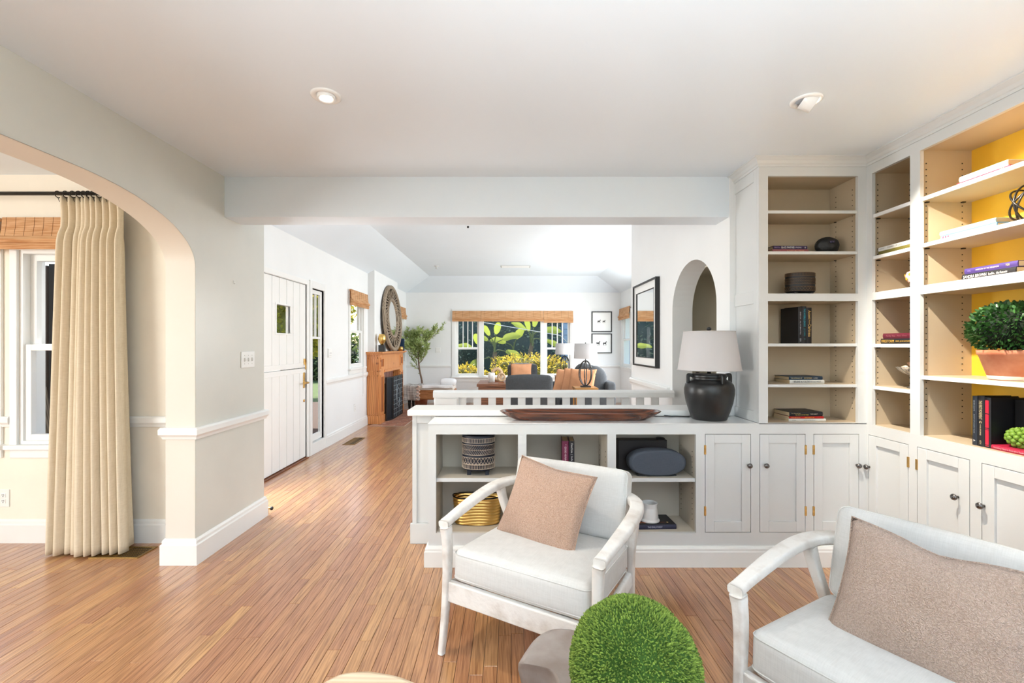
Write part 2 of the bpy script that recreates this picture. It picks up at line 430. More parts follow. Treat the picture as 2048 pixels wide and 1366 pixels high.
def smoothpath(pts, n=8):
    """Catmull-Rom through the points"""
    P = [Vector(p) for p in pts]; out = []
    for i in range(len(P) - 1):
        p0 = P[max(i - 1, 0)]; p1 = P[i]; p2 = P[i + 1]; p3 = P[min(i + 2, len(P) - 1)]
        for k in range(n):
            t = k / n
            out.append(0.5 * ((2 * p1) + (p2 - p0) * t + (2 * p0 - 5 * p1 + 4 * p2 - p3) * t * t + (3 * p1 - p0 - 3 * p2 + p3) * t ** 3))
    out.append(P[-1]); return out
def frameM(o, x, y, z):
    M = Matrix.Identity(4)
    for i, a in enumerate((x, y, z, o)):
        for k in range(3): M[k][i] = a[k]
    return M
FC = {}
def lettering(body, size, m, parent, M, align='LEFT', shear=0.0, ext=0.0004, name='lettering', fit=None):
    """flat raised print; M maps text plane (x along, y up, z out) to the parent's local space; fit = wanted width"""
    c = bpy.data.curves.new(name, 'FONT'); c.body = body; c.size = size; c.align_x = align; c.align_y = 'CENTER'
    c.extrude = ext; c.shear = shear; c.resolution_u = 2
    t = bpy.data.objects.new('tmp', c); COL.objects.link(t)
    bpy.context.view_layer.update()
    me = bpy.data.meshes.new_from_object(t.evaluated_get(bpy.context.evaluated_depsgraph_get()))
    bpy.data.objects.remove(t); bpy.data.curves.remove(c)
    if fit and len(me.vertices):
        xs = [v.co.x for v in me.vertices]; k = fit / max(1e-6, max(xs) - min(xs)); x0 = min(xs)
        for v in me.vertices: v.co.x = (v.co.x - x0) * k
    me.transform(M); me.materials.clear(); me.materials.append(m)
    o = bpy.data.objects.new(name, me); COL.objects.link(o); o.parent = parent; MW[o.name] = MW[parent.name]
    return o
def flat(name, rgb, rough=0.6): return mat(name, srgb(*rgb), rough)
# ================================================================== THE SETTING
XA, XA2 = -1.91, -2.09          # arch wall: room face, dining face
XD = -2.40                      # entry / living wall face
XR = 1.465                      # wall on the right of the stair hall
YB0, YB1 = 3.01, 3.21           # beam
YBK = 10.40                     # living room end wall
ZC = 2.455                      # front-room ceiling

# floor: subfloor slab with oak strips on it
floor = sbox('floor', -5.4, 2.9, -3.0, 10.6, -0.12, -0.012, M_SUBF)
def plank_ok(x, y0, y1):
    yc = (y0 + y1) / 2
    if x < -2.40 and y0 > 3.05: return False
    if x > 1.5 and 2.75 < y0 < 5.4: return False
    return True
rnd = random.Random(3)
cand = []
PW = 0.0572
ix = 0
x = -5.2
while x < 2.75:
    y = -2.9 - rnd.random()
    while y < YBK:
        ln = rnd.choice((0.45, 0.6, 0.8, 0.95, 1.1, 1.35, 1.6)) * (0.85 + 0.3 * rnd.random())
        y1 = min(y + ln, YBK + 0.1)
        ymax = 3.06 if x < -2.4 else (2.98 if x > 1.465 and y < 5.4 else y1)
        ye = min(y1, ymax)
        if ye - y > 0.02 and plank_ok(x, y, ye): cand.append((x, y, ye, rnd.random()))
        y = y1
    x += PW
def score(c):
    x, y0, y1, t = c
    a = 0.0; n = 8
    for k in range(n):
        y = y0 + (y1 - y0) * (k + .5) / n
        if y < 1.72: continue
        px = VX + FPX * (x + PW / 2) / y
        if not -30 < px < 2078: continue
        if y > 2.72 and -0.5 < x < 2.2: continue
        a += PW * (y1 - y0) / n / y ** 3
    return a
cand.sort(key=score, reverse=True)
def plank_mb(mb, c):
    x, y0, y1, t = c
    g = 0.0007; ch = 0.0011
    a, b, c0, d = x + g, x + PW - g, y0 + g, y1 - g
    v = [(a, c0, -0.012), (b, c0, -0.012), (b, d, -0.012), (a, d, -0.012),
         (a, c0, -ch), (b, c0, -ch), (b, d, -ch), (a, d, -ch),
         (a + ch, c0 + ch, 0), (b - ch, c0 + ch, 0), (b - ch, d - ch, 0), (a + ch, d - ch, 0)]
    f = [(0, 1, 5, 4), (1, 2, 6, 5), (2, 3, 7, 6), (3, 0, 4, 7), (4, 5, 9, 8), (5, 6, 10, 9), (6, 7, 11, 10), (7, 4, 8, 11), (8, 9, 10, 11)]
    mb.add(v, f)
rest = MB(); rt = []
for k, c in enumerate(cand):
    if k < 296:
        mb = MB(); plank_mb(mb, c); mb.build('plank', M_FLOOR, floor, tone=c[3])
    else:
        n0 = len(rest.f); plank_mb(rest, c); rt += [c[3]] * (len(rest.f) - n0)
o = rest.build('plank_field', M_FLOOR, floor, tone=rt); o['kind'] = 'stuff'

# wall helpers -------------------------------------------------------
def wall_y(name, y0, y1, x0, x1, z0, z1, holes, m):
    xs = sorted({x0, x1} | {h[0] for h in holes} | {h[1] for h in holes}); zs = sorted({z0, z1} | {h[2] for h in holes} | {h[3] for h in holes})
    mb = MB()
    for i in range(len(xs) - 1):
        for k in range(len(zs) - 1):
            cx, cz = (xs[i] + xs[i + 1]) / 2, (zs[k] + zs[k + 1]) / 2
            if any(h[0] < cx < h[1] and h[2] < cz < h[3] for h in holes): continue
            mb.box(xs[i], xs[i + 1], y0, y1, zs[k], zs[k + 1])
    o = mb.build(name, m); o['kind'] = 'structure'; return o
def wall_x(name, x0, x1, y0, y1, z0, z1, holes, m):
    ys = sorted({y0, y1} | {h[0] for h in holes} | {h[1] for h in holes}); zs = sorted({z0, z1} | {h[2] for h in holes} | {h[3] for h in holes})
    mb = MB()
    for i in range(len(ys) - 1):
        for k in range(len(zs) - 1):
            cy, cz = (ys[i] + ys[i + 1]) / 2, (zs[k] + zs[k + 1]) / 2
            if any(h[0] < cy < h[1] and h[2] < cz < h[3] for h in holes): continue
            mb.box(x0, x1, ys[i], ys[i + 1], zs[k], zs[k + 1])
    o = mb.build(name, m); o['kind'] = 'structure'; return o

# ceilings
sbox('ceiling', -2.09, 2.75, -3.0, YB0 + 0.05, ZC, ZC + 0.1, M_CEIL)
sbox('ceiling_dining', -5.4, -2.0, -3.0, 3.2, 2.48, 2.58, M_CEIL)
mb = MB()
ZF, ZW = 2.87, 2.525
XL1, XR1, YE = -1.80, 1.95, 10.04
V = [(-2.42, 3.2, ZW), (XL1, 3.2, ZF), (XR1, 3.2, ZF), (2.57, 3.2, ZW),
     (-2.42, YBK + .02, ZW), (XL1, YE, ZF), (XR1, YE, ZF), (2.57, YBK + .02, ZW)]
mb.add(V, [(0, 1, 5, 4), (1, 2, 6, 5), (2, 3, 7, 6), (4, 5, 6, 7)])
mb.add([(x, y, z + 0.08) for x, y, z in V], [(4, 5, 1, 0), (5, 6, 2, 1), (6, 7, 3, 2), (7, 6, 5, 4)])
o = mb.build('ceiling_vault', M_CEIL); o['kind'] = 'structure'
sbox('trim_beam', XA - 0.02, XR + 0.02, YB0, YB1, 2.185, ZC + 0.02, M_CEIL, bevel=0.004)
sbox('wall_above_beam', -2.6, 2.75, YB1 - 0.1, YB1 - 0.01, 2.19, 3.0, M_WALL)

# arch wall (left of the front room), one surface with the arch cut out of it
ya0, ya1, zs, zt = 0.45, 2.733, 1.80, 2.122
poly = [(-3.0, 0), (ya0, 0)]
arc = []
for k in range(25):
    a = PI / 2 * k / 24
    arc.append((ya1 - 0.80 * (1 - math.sin(a) ** (2 / 2.25) if a > 0 else 1) * 1.0, 0))
def corner(yj, sgn, wdt, n=22):
    pts = []
    for k in range(n + 1):
        a = PI / 2 * k / n                    # 0 at the jamb, 90 deg at the crown
        pts.append((yj + sgn * wdt * (1 - math.cos(a) ** (2 / 2.1)), zs + (zt - zs) * math.sin(a) ** (2 / 2.1)))
    return pts
left = corner(ya0, +1, 0.78); right = corner(ya1, -1, 0.78)
poly += left + right[::-1] + [(ya1, 0), (3.494, 0), (3.494, 2.6), (-3.0, 2.6)]
o = MB().prism(poly, 'X', XA2, XA, smooth=False).build('wall_arch', M_WALLG, recalc=True); o['kind'] = 'structure'
# soffit and jamb lining of the arch in the lighter dining paint
lin = [(ya0, 0)] + left + right[::-1] + [(ya1, 0)]
mb = MB()
n = len(lin)
eps = 0.0015
inner = []
for i, (y, z) in enumerate(lin):
    a = lin[max(i - 1, 0)]; b = lin[min(i + 1, n - 1)]
    d = Vector((b[0] - a[0], b[1] - a[1])).normalized()
    inner.append((y + d.y * eps, z - d.x * eps))
mb.add([(XA2 - 0.0005, y, z) for y, z in inner] + [(XA - 0.0008, y, z) for y, z in inner], [(i, i + 1, n + i + 1, n + i) for i in range(n - 1)], smooth=True)
o = mb.build('trim_arch_lining', mat('arch_lining_paint', (0.74, 0.69, 0.61, 1), 0.5)); o['kind'] = 'structure'
sbox('wall_entry_return', -2.46, XA2 + 0.01, 3.19, 3.494, 0, 2.7, M_WALL)

# dining room shell
WD = (-3.315, -2.76, 0.66, 1.97)           # dining window hole (x0,x1,z0,z1)
WD2 = (-4.1, -3.47, 0.66, 1.97)
wall_y('wall_dining_end', 3.04, 3.20, -5.4, -2.05, 0, 2.6, [WD, WD2], M_CREAM)
wall_x('wall_dining_side', -5.4, -5.2, -3.0, 3.2, 0, 2.6, [(-1.7, 0.5, 0.6, 2.2)], M_CREAM)
wall_y('wall_dining_rear', -3.1, -2.95, -5.4, -2.0, 0, 2.6, [], M_CREAM)
# front room rear / side
wall_y('wall_rear', -3.1, -2.95, -2.0, 2.75, 0, 2.6, [(-1.4, 1.6, 0.35, 2.28)], M_WALL)
wall_x('wall_right', 2.47, 2.62, -3.0, 3.06, 0, 2.6, [(-2.1, -0.5, 0.5, 2.2)], M_WALL)
wall_y('wall_behind_bookcase', 3.06, 3.12, XR + 0.05, 2.75, 0, 2.6, [], M_WALL)
# entry / living wall with door, side light and windows
DH = (4.245, 5.305, 0.0, 2.04); SH = (5.43, 5.79, 0.10, 2.02); W1 = (6.74, 7.34, 0.98, 2.10); W2 = (9.42, 10.08, 0.98, 2.10)
wall_x('wall_left', XD - 0.05, XD, 3.494, 10.6, 0, 3.0, [DH, SH, W1, W2, (3.63, 4.07, 0.15, 2.02)], M_WALL)
# stair-hall wall with arched opening
a0, a1 = 3.192, 4.06
poly = [(3.0, 0), (a0, 0), (a0, 1.62)]
rr = (a1 - a0) / 2
for k in range(1, 24):
    a = PI * k / 24
    poly.append((a0 + rr - rr * math.cos(a), 1.62 + 0.39 * math.sin(a)))
poly += [(a1, 1.62), (a1, 0), (5.43, 0), (5.43, 3.0), (3.0, 3.0)]
o = MB().prism(poly, 'X', XR, XR + 0.18).build('wall_stair_hall', M_WALL, recalc=True); o['kind'] = 'structure'
M_HALL_SHADE = mat('stair_hall_shaded_paint', (0.60, 0.55, 0.44, 1), 0.6)  # wall paint darkened: the landing's shade is put into its colour
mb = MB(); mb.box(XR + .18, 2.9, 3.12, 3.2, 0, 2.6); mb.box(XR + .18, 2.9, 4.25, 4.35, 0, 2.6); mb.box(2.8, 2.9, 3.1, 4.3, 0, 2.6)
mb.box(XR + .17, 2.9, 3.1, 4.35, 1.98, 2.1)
o = mb.build('wall_stair_landing', M_HALL_SHADE); o['kind'] = 'structure'
wall_y('wall_living_return', 5.28, 5.43, XR + 0.1, 2.75, 0, 3.0, [], M_WALL)
W3 = (9.52, 10.22, 0.85, 2.05)
wall_x('wall_living_right', 2.55, 2.71, 5.3, 10.6, 0, 3.0, [W3, (5.9, 8.9, 0.75, 2.2)], M_WALL)
WB = (-1.27, 1.41, 0.60, 2.10)
wall_y('wall_living_end', YBK, YBK + 0.16, -2.6, 2.75, 0, 3.0, [WB], M_WALL)

# baseboards, chair rails ------------------------------------------------
def base_profile(h=0.15, d=0.018):
    return [(0, 0), (d, 0), (d, h - 0.035), (d * 0.65, h - 0.028), (d * 0.65, h - 0.012), (d * 0.25, h), (0, h)]
def rail_profile(d=0.026, h=0.072):
    return [(0, 0), (d * .45, 0.004), (d * .6, h * .25), (d, h * .45), (d, h * .85), (d * .7, h), (0, h)]
def run(name, p0, p1, nrm, z0, prof, m=M_TRIM, mb=None, e0=0, e1=0):
    """profile (out, up) extruded from p0 to p1 (x,y) on a wall whose room side is nrm"""
    own = mb is None
    if own: mb = MB()
    d = Vector((p1[0] - p0[0], p1[1] - p0[1])).normalized()
    n = len(prof); v = []
    for (p, e, s) in ((p0, e0, -1), (p1, e1, 1)):
        for (a, u) in prof:
            v.append((p[0] + nrm[0] * a + d.x * e * a * s, p[1] + nrm[1] * a + d.y * e * a * s, z0 + u))
    f = [tuple(range(n)), tuple(range(2 * n - 1, n - 1, -1))] + [(i, n + i, n + (i + 1) % n, (i + 1) % n) for i in range(n)]
    mb.add(v, f)
    if own:
        o = mb.build(name, m, recalc=True); o['kind'] = 'structure'; return o
bp = base_profile(0.155, 0.022)
mb = MB()
run('', (XA, ya1), (XA, 3.494), (1, 0), 0, bp, mb=mb, e0=1, e1=1)
run('', (XA2, ya1), (XA, ya1), (0, -1), 0, bp, mb=mb, e0=1, e1=1)
run('', (XA2, ya1), (XA2, 3.04), (-1, 0), 0, bp, mb=mb, e0=1)
run('', (XA, 3.494), (XD, 3.494), (0, 1), 0, bp, mb=mb, e0=1)
o = mb.build('baseboard_arch_pier', M_TRIM, recalc=True); o['kind'] = 'structure'
run('baseboard_dining', (-5.2, 3.04), (XA2, 3.04), (0, -1), 0, bp)
rp = rail_profile(0.028, 0.075)
mb = MB()
run('', (XA, ya1), (XA, 3.494), (1, 0), 0.755, rp, mb=mb, e0=1, e1=1)
run('', (XA2, ya1), (XA, ya1), (0, -1), 0.755, rp, mb=mb, e0=1, e1=1)
run('', (XA2, ya1), (XA2, 3.04), (-1, 0), 0.755, rp, mb=mb, e0=1)
o = mb.build('trim_chair_rail_pier', M_TRIM, recalc=True); o['kind'] = 'structure'
mb = MB()
run('', (-2.775, 3.04), (XA2, 3.04), (0, -1), 0.775, rp, mb=mb); run('', (-3.42, 3.04), (-3.365, 3.04), (0, -1), 0.775, rp, mb=mb)
o = mb.build('trim_chair_rail_dining', M_TRIM, recalc=True); o['kind'] = 'structure'
run('baseboard_left', (XD, 5.83), (XD, 7.62), (1, 0), 0, bp)
run('baseboard_left_far', (XD, 9.2), (XD, YBK), (1, 0), 0, bp)
run('trim_chair_rail_left', (XD, 5.83), (XD, 7.62), (1, 0), 0.80, rail_profile(0.024, 0.08))
run('baseboard_living_end', (XD, YBK), (2.55, YBK), (0, -1), 0, bp)
mb = MB()
run('', (XD, YBK), (-1.36, YBK), (0, -1), 0.80, rp, mb=mb); run('', (1.50, YBK), (2.55, YBK), (0, -1), 0.80, rp, mb=mb)
o = mb.build('trim_chair_rail_living_end', M_TRIM, recalc=True); o['kind'] = 'structure'
run('trim_chair_rail_stair_wall', (XR, 4.12), (XR, 5.43), (-1, 0), 0.86, rail_profile(0.03, 0.08))

# half wall between the rooms
sbox('wall_half', -0.655, XR, 3.03, 3.19, 0, 0.862, M_CAB)
cap = MB(); cap.box(-0.678, XR, 2.965, 3.235, 0.862, 0.900)
o = cap.build('trim_half_wall_cap', M_TRIM, bevel=0.006, seg=3); o['kind'] = 'structure'
hw = MB()                                               # raised stiles around the panel beside the bookcase, and the foot board
hw.box(-0.655, -0.625, 3.015, 3.03, 0.13, 0.862); hw.box(-0.525, -0.49, 3.015, 3.03, 0.13, 0.862)
hw.box(-0.625, -0.525, 3.015, 3.03, 0.805, 0.862); hw.box(-0.668, -0.49, 3.008, 3.03, 0, 0.135)
o = hw.build('trim_half_wall_panel', M_CAB, bevel=0.003); o['kind'] = 'structure'

# ---------------------------------------------------------------- windows
def win_parts(root, M, w, h, mode='double', muntins=3, depth=0.06, casing=0.06, m=M_TRIM, meet=0.5, jd=0.15):
    """window in a hole of w x h; local x along, z up, y outwards through the wall; parts under root"""
    def part(name, mb, mt, parent=None, bevel=0.0):
        mb.v = [tuple(M @ Vector(p)) for p in mb.v]
        return mb.build(name, mt, parent or root, bevel=bevel)
    c = casing
    mb = MB(); mb.box(-c, 0, -0.018, 0.0, -c * .3, h + c); mb.box(w, w + c, -0.018, 0, -c * .3, h + c); mb.box(0, w, -0.018, 0, h, h + c)
    part('casing', mb, m, bevel=0.003)
    mb = MB(); mb.box(-c - .015, w + c + .015, -0.045, 0.02, -0.03, 0.0); mb.box(-c, w + c, -0.016, 0, -0.09, -0.03)
    part('sill', mb, m, bevel=0.004)
    mb = MB(); t = 0.022; mb.box(0, t, 0.002, jd, 0, h); mb.box(w - t, w, 0.002, jd, 0, h); mb.box(t, w - t, 0.002, jd, h - t, h); mb.box(t, w - t, 0.002, jd, 0, t)
    part('jamb', mb, m)
    def sash(name, z0, z1, y, nm, horiz=0):
        s = 0.042
        mb = MB(); mb.box(t, t + s, y, y + .035, z0, z1); mb.box(w - t - s, w - t, y, y + .035, z0, z1)
        mb.box(t + s, w - t - s, y, y + .035, z0, z0 + s); mb.box(t + s, w - t - s, y, y + .035, z1 - s, z1)
        sh = part(name, mb, m, bevel=0.002)
        xs = [t + s + (w - 2 * t - 2 * s) * k / (nm + 1) for k in range(nm + 2)]
        for k in range(1, nm + 1):
            mb = MB().box(xs[k] - .008, xs[k] + .008, y + .006, y + .03, z0 + s, z1 - s); part('muntin', mb, m, sh)
        for k in range(nm + 1):
            mb = MB().box(xs[k], xs[k + 1], y + .015, y + .019, z0 + s, z1 - s); part('pane', mb, M_PANE, sh)
    if mode == 'double':
        zm = h * meet
        sash('lower_sash', t, zm + .02, min(.055, jd * .1), 0); sash('upper_sash', zm - .02, h - t, min(.095, jd * .1 + .036), muntins)
    else:
        sash('fixed_sash', t, h - t, 0.07, muntins)

def yframe(x0, z0, y): return frameM((x0, y, z0), (1, 0, 0), (0, 1, 0), (0, 0, 1))          # window in a wall facing -Y
def lframe(y0, z0, x): return frameM((x, y0, z0), (0, 1, 0), (-1, 0, 0), (0, 0, 1))         # wall on the left, facing +X
def rframe(y1, z0, x): return frameM((x, y1, z0), (0, -1, 0), (1, 0, 0), (0, 0, 1))         # wall on the right, facing -X
r = struct('window_1', (-3.07, 3.04, 0.66)); win_parts(r, yframe(WD[0], WD[2], 3.04), WD[1] - WD[0], WD[3] - WD[2], muntins=0, casing=0.05, m=mat('window_paint_cool', (0.84, 0.86, 0.86, 1), 0.35))
r = struct('window_2', (-3.77, 3.04, 0.66)); win_parts(r, yframe(WD2[0], WD2[2], 3.04), WD2[1] - WD2[0], WD2[3] - WD2[2], muntins=0, casing=0.05)
r = struct('window_3', (XD, 7.04, 0.98)); win_parts(r, lframe(W1[0], W1[2], XD), W1[1] - W1[0], W1[3] - W1[2], muntins=0, jd=.06)
r = struct('window_4', (XD, 9.75, 0.98)); win_parts(r, lframe(W2[0], W2[2], XD), W2[1] - W2[0], W2[3] - W2[2], muntins=0, jd=.06)
r = struct('window_5', (2.55, 9.87, 0.85)); win_parts(r, rframe(W3[1], W3[2], 2.55), W3[1] - W3[0], W3[3] - W3[2], muntins=3)
# the wide window at the end of the living room: three lights between posts
r = struct('window_6', (0.07, YBK, WB[2])); yw = YBK
xl, xr, zl, zh = WB
mb = MB(); mb.box(xl - .07, xl, yw - .02, yw, zl - .09, zh + .06); mb.box(xr, xr + .07, yw - .02, yw, zl - .09, zh + .06); mb.box(xl, xr, yw - .02, yw, zh, zh + .06)
mb.build('casing', M_TRIM, r, bevel=0.003)
B(xl - .09, xr + .09, yw - .05, yw + .02, zl - .03, zl).build('sill', M_TRIM, r, bevel=0.004)
B(xl - .07, xr + .07, yw - .016, yw, zl - .12, zl - .03).build('apron', M_TRIM, r)
mb = MB(); t = 0.02; mb.box(xl, xl + t, yw, yw + .15, zl, zh); mb.box(xr - t, xr, yw, yw + .15, zl, zh); mb.box(xl + t, xr - t, yw, yw + .15, zh - t, zh); mb.box(xl + t, xr - t, yw, yw + .15, zl, zl + t)
mb.build('jamb', M_TRIM, r)
for xm in (-0.665, 0.765): B(xm - .055, xm + .055, yw + .02, yw + .14, zl, zh).build('mullion', M_TRIM, r, bevel=0.004)
def sash3(name, x0, x1, z0, z1, y, nm):
    s = 0.045; mb = MB()
    mb.box(x0, x0 + s, y, y + .035, z0, z1); mb.box(x1 - s, x1, y, y + .035, z0, z1); mb.box(x0 + s, x1 - s, y, y + .035, z0, z0 + s); mb.box(x0 + s, x1 - s, y, y + .035, z1 - s, z1)
    sh = mb.build(name, M_TRIM, r, bevel=0.002)
    xs = [x0 + s + (x1 - x0 - 2 * s) * k / (nm + 1) for k in range(nm + 2)]
    for k in range(1, nm + 1): B(xs[k] - .011, xs[k] + .011, y + .005, y + .03, z0 + s, z1 - s).build('muntin', M_TRIM, sh)
    for k in range(nm + 1): B(xs[k], xs[k + 1], y + .015, y + .019, z0 + s, z1 - s).build('pane', M_PANE, sh)
zm = PZ(697, YBK + .06)
for (x0, x1) in ((xl + t, -0.72), (0.82, xr - t)):
    sash3('lower_sash', x0, x1, zl + t, zm + .022, yw + .05, 0); sash3('upper_sash', x0, x1, zm - .022, zh - t, yw + .09, 3)
B(-0.61, 0.71, yw + .07, yw + .075, zl + t, zh - t).build('pane', M_PANE, r)

# ---------------------------------------------------------------- dutch door and side light
d = struct('door_1', (XD, 4.775, 0))
y0, y1, zsplit, ztop = DH[0], DH[1], 1.062, 2.035
M_DOOR = mat('door_paint', (0.87, 0.865, 0.84, 1), 0.3, var=0.01)
mb = MB(); mb.box(XD - .055, XD + .012, y1, y1 + .055, 0, ztop + .06); mb.box(XD - .055, XD + .012, y0 - .055, y0, 0, ztop + .06); mb.box(XD - .055, XD + .012, y0, y1, ztop + .008, ztop + .06)
mb.build('door_frame', M_DOOR, d, bevel=0.003)
B(XD - .12, XD + .03, y0, y1, -0.005, 0.012).build('threshold', wood('threshold_wood', srgb(90, 48, 22), srgb(140, 80, 40), 'Y'), d)
gy0, gy1, gz0, gz1 = 4.625, 4.925, 1.455, 1.75
for (nm, za, zb) in (('lower_leaf', 0.02, zsplit - .004), ('upper_leaf', zsplit + .004, ztop)):
    core = MB()
    hol = [(gy0, gy1, gz0, gz1)] if nm == 'upper_leaf' else []
    ysx = sorted({y0 + .004, y1 - .004} | {h[0] for h in hol} | {h[1] for h in hol}); zsx = sorted({za, zb} | {h[2] for h in hol} | {h[3] for h in hol})
    for i in range(len(ysx) - 1):
        for k in range(len(zsx) - 1):
            cy, cz = (ysx[i] + ysx[i + 1]) / 2, (zsx[k] + zsx[k + 1]) / 2
            if any(h[0] < cy < h[1] and h[2] < cz < h[3] for h in hol): continue
            core.box(XD - .055, XD - .021, ysx[i], ysx[i + 1], zsx[k], zsx[k + 1])
    lf = core.build(nm, M_DOOR, d)
    zr = zb - .055 if nm == 'lower_leaf' else za + .055
    (B(XD - .021, XD - .004, y0 + .004, y1 - .004, zr, zb) if nm == 'lower_leaf' else B(XD - .021, XD - .004, y0 + .004, y1 - .004, za, zr)).build('meeting_rail', M_DOOR, lf, bevel=0.002)
    p0, p1 = (za, zr) if nm == 'lower_leaf' else (zr, zb)
    for k in range(7):
        a = y0 + .004 + (y1 - y0 - .008) * k / 7 + .004; b = y0 + .004 + (y1 - y0 - .008) * (k + 1) / 7 - .004
        segs = [(a, b, p0, p1)]
        if nm == 'upper_leaf' and a < gy1 and b > gy0:
            segs = [(a, b, p0, gz0), (a, b, gz1, p1)]
            if a < gy0: segs.append((a, gy0, gz0, gz1))
            if b > gy1: segs.append((gy1, b, gz0, gz1))
        mb = MB()
        for (q0, q1, z0, z1) in segs: mb.box(XD - .021, XD - .006, q0, q1, z0, z1)
        mb.build('plank', M_DOOR, lf, bevel=0.003)
    if nm == 'upper_leaf':
        B(XD - .04, XD - .035, gy0, gy1, gz0, gz1).build('pane', M_PANE, lf)
        mb = MB(); f = .018; mb.box(XD - .03, XD + .004, gy0 - f, gy0, gz0 - f, gz1 + f); mb.box(XD - .03, XD + .004, gy1, gy1 + f, gz0 - f, gz1 + f); mb.box(XD - .03, XD + .004, gy0, gy1, gz0 - f, gz0); mb.box(XD - .03, XD + .004, gy0, gy1, gz1, gz1 + f)
        mb.build('window_frame', M_DOOR, lf, bevel=0.002)
        mb = MB(); mb.box(XD - .006, XD + .008, 5.242, 5.272, 1.10, 1.17); mb.tube([(XD + .012, 5.257, 1.045), (XD + .012, 5.257, 1.16)], .007)
        mb.build('bolt', M_BRASS, lf, bevel=0.002)
    else:
        pl = B(XD - .006, XD + .004, 5.23, 5.268, 0.83, 1.01).build('latch_plate', M_BRASS, lf, bevel=0.003)
        mb = MB(); mb.tube([(XD, 5.25, .89), (XD + .05, 5.25, .89)], .012); mb.tube(smoothpath([(XD + .05, 5.25, .89), (XD + .055, 5.22, .89), (XD + .05, 5.15, .887)], 5), .010)
        mb.build('lever_handle', M_BRASS, lf)
        MB().lathe([(0, 0), (.016, 0), (.016, .008), (0, .01)], seg=16, M=frameM((XD - .006, 5.25, .68), (0, 1, 0), (0, 0, 1), (1, 0, 0))).build('keyhole', M_BRASS, lf)
s = struct('window_added', (XD, 3.85, 0.0))  # unseen window added to carry the entry fill light
mb = MB(); mb.box(XD - .05, XD + .02, 3.57, 3.63, 0, 2.10); mb.box(XD - .05, XD + .02, 4.07, 4.13, 0, 2.10); mb.box(XD - .05, XD + .02, 3.63, 4.07, 2.02, 2.10); mb.box(XD - .05, XD + .02, 3.63, 4.07, 0, .15)
mb.build('casing', M_TRIM, s); B(XD - .034, XD - .03, 3.63, 4.07, .15, 2.02).build('pane', M_PANE, s)
s = struct('window_7', (XD, 5.61, 0.0))
sy0, sy1, sz0, sz1 = SH
mb = MB(); c = .045
mb.box(XD - .05, XD + .02, sy0 - .06, sy0, 0, sz1 + .09); mb.box(XD - .05, XD + .02, sy1, sy1 + .05, 0.0, sz1 + .09); mb.box(XD - .05, XD + .02, sy0, sy1, sz1, sz1 + .09); mb.box(XD - .05, XD + .02, sy0, sy1, 0, sz0 + .04)
mb.build('casing', M_TRIM, s, bevel=0.004)
mb = MB(); a, b = sy0 + .012, sy1 - .012; f = .05; za, zb = sz0 + .05, sz1 - .01
mb.box(XD - .045, XD - .015, a, a + f, za, zb); mb.box(XD - .045, XD - .015, b - f, b, za, zb); mb.box(XD - .045, XD - .015, a + f, b - f, za, za + .08); mb.box(XD - .045, XD - .015, a + f, b - f, zb - f, zb)
sh = mb.build('sash', M_TRIM, s, bevel=0.003)
zmid = 1.42
B(XD - .042, XD - .018, a + f, b - f, zmid - .013, zmid + .013).build('muntin', M_TRIM, sh)
B(XD - .042, XD - .018, (a + b) / 2 - .011, (a + b) / 2 + .011, zmid + .013, zb - f).build('muntin', M_TRIM, sh)
for (q0, q1, z0, z1) in ((a + f, b - f, za + .08, zmid - .013), (a + f, (a + b) / 2 - .011, zmid + .013, zb - f), ((a + b) / 2 + .011, b - f, zmid + .013, zb - f)):
    B(XD - .034, XD - .03, q0, q1, z0, z1).build('pane', M_PANE, sh)
# ================================================================== BUILT-IN BOOKCASES
YF = 2.71                              # face of the cabinets along the half wall
XF = 2.148                             # face of the cabinets along the right wall
SF = FPX / YF
def fx(x): return (x - VX) / SF
def fz(y): return EYE - (y - VY) / SF
ZT = 0.854                             # worktop height
YBACK = 3.0
FT = 0.02                              # face frame thickness

def grid_frame(root, name, uvs, holes, place, m=M_CAB, bevel=0.0025):
    """face frame with openings: place(u0,u1,v0,v1,mb) adds a box"""
    u0, u1, v0, v1 = uvs
    us = sorted({u0, u1} | {h[0] for h in holes} | {h[1] for h in holes}); vs = sorted({v0, v1} | {h[2] for h in holes} | {h[3] for h in holes})
    mb = MB()
    # verticals full height where no hole, then horizontal pieces
    cols = []
    for i in range(len(us) - 1):
        run_ = []
        for k in range(len(vs) - 1):
            cu, cv = (us[i] + us[i + 1]) / 2, (vs[k] + vs[k + 1]) / 2
            solid = not any(h[0] < cu < h[1] and h[2] < cv < h[3] for h in holes)
            if solid and run_ and run_[-1][1] == vs[k]: run_[-1][1] = vs[k + 1]
            elif solid: run_.append([vs[k], vs[k + 1]])
        cols.append(run_)
    for i, run_ in enumerate(cols):
        for a, b in run_: place(us[i], us[i + 1], a, b, mb)
    # weld so that bevels only catch the outer edges
    o = mb.build(name, m, root)
    bm = bmesh.new(); bm.from_mesh(o.data); bmesh.ops.remove_doubles(bm, verts=bm.verts, dist=1e-5); bm.to_mesh(o.data); bm.free()
    return o

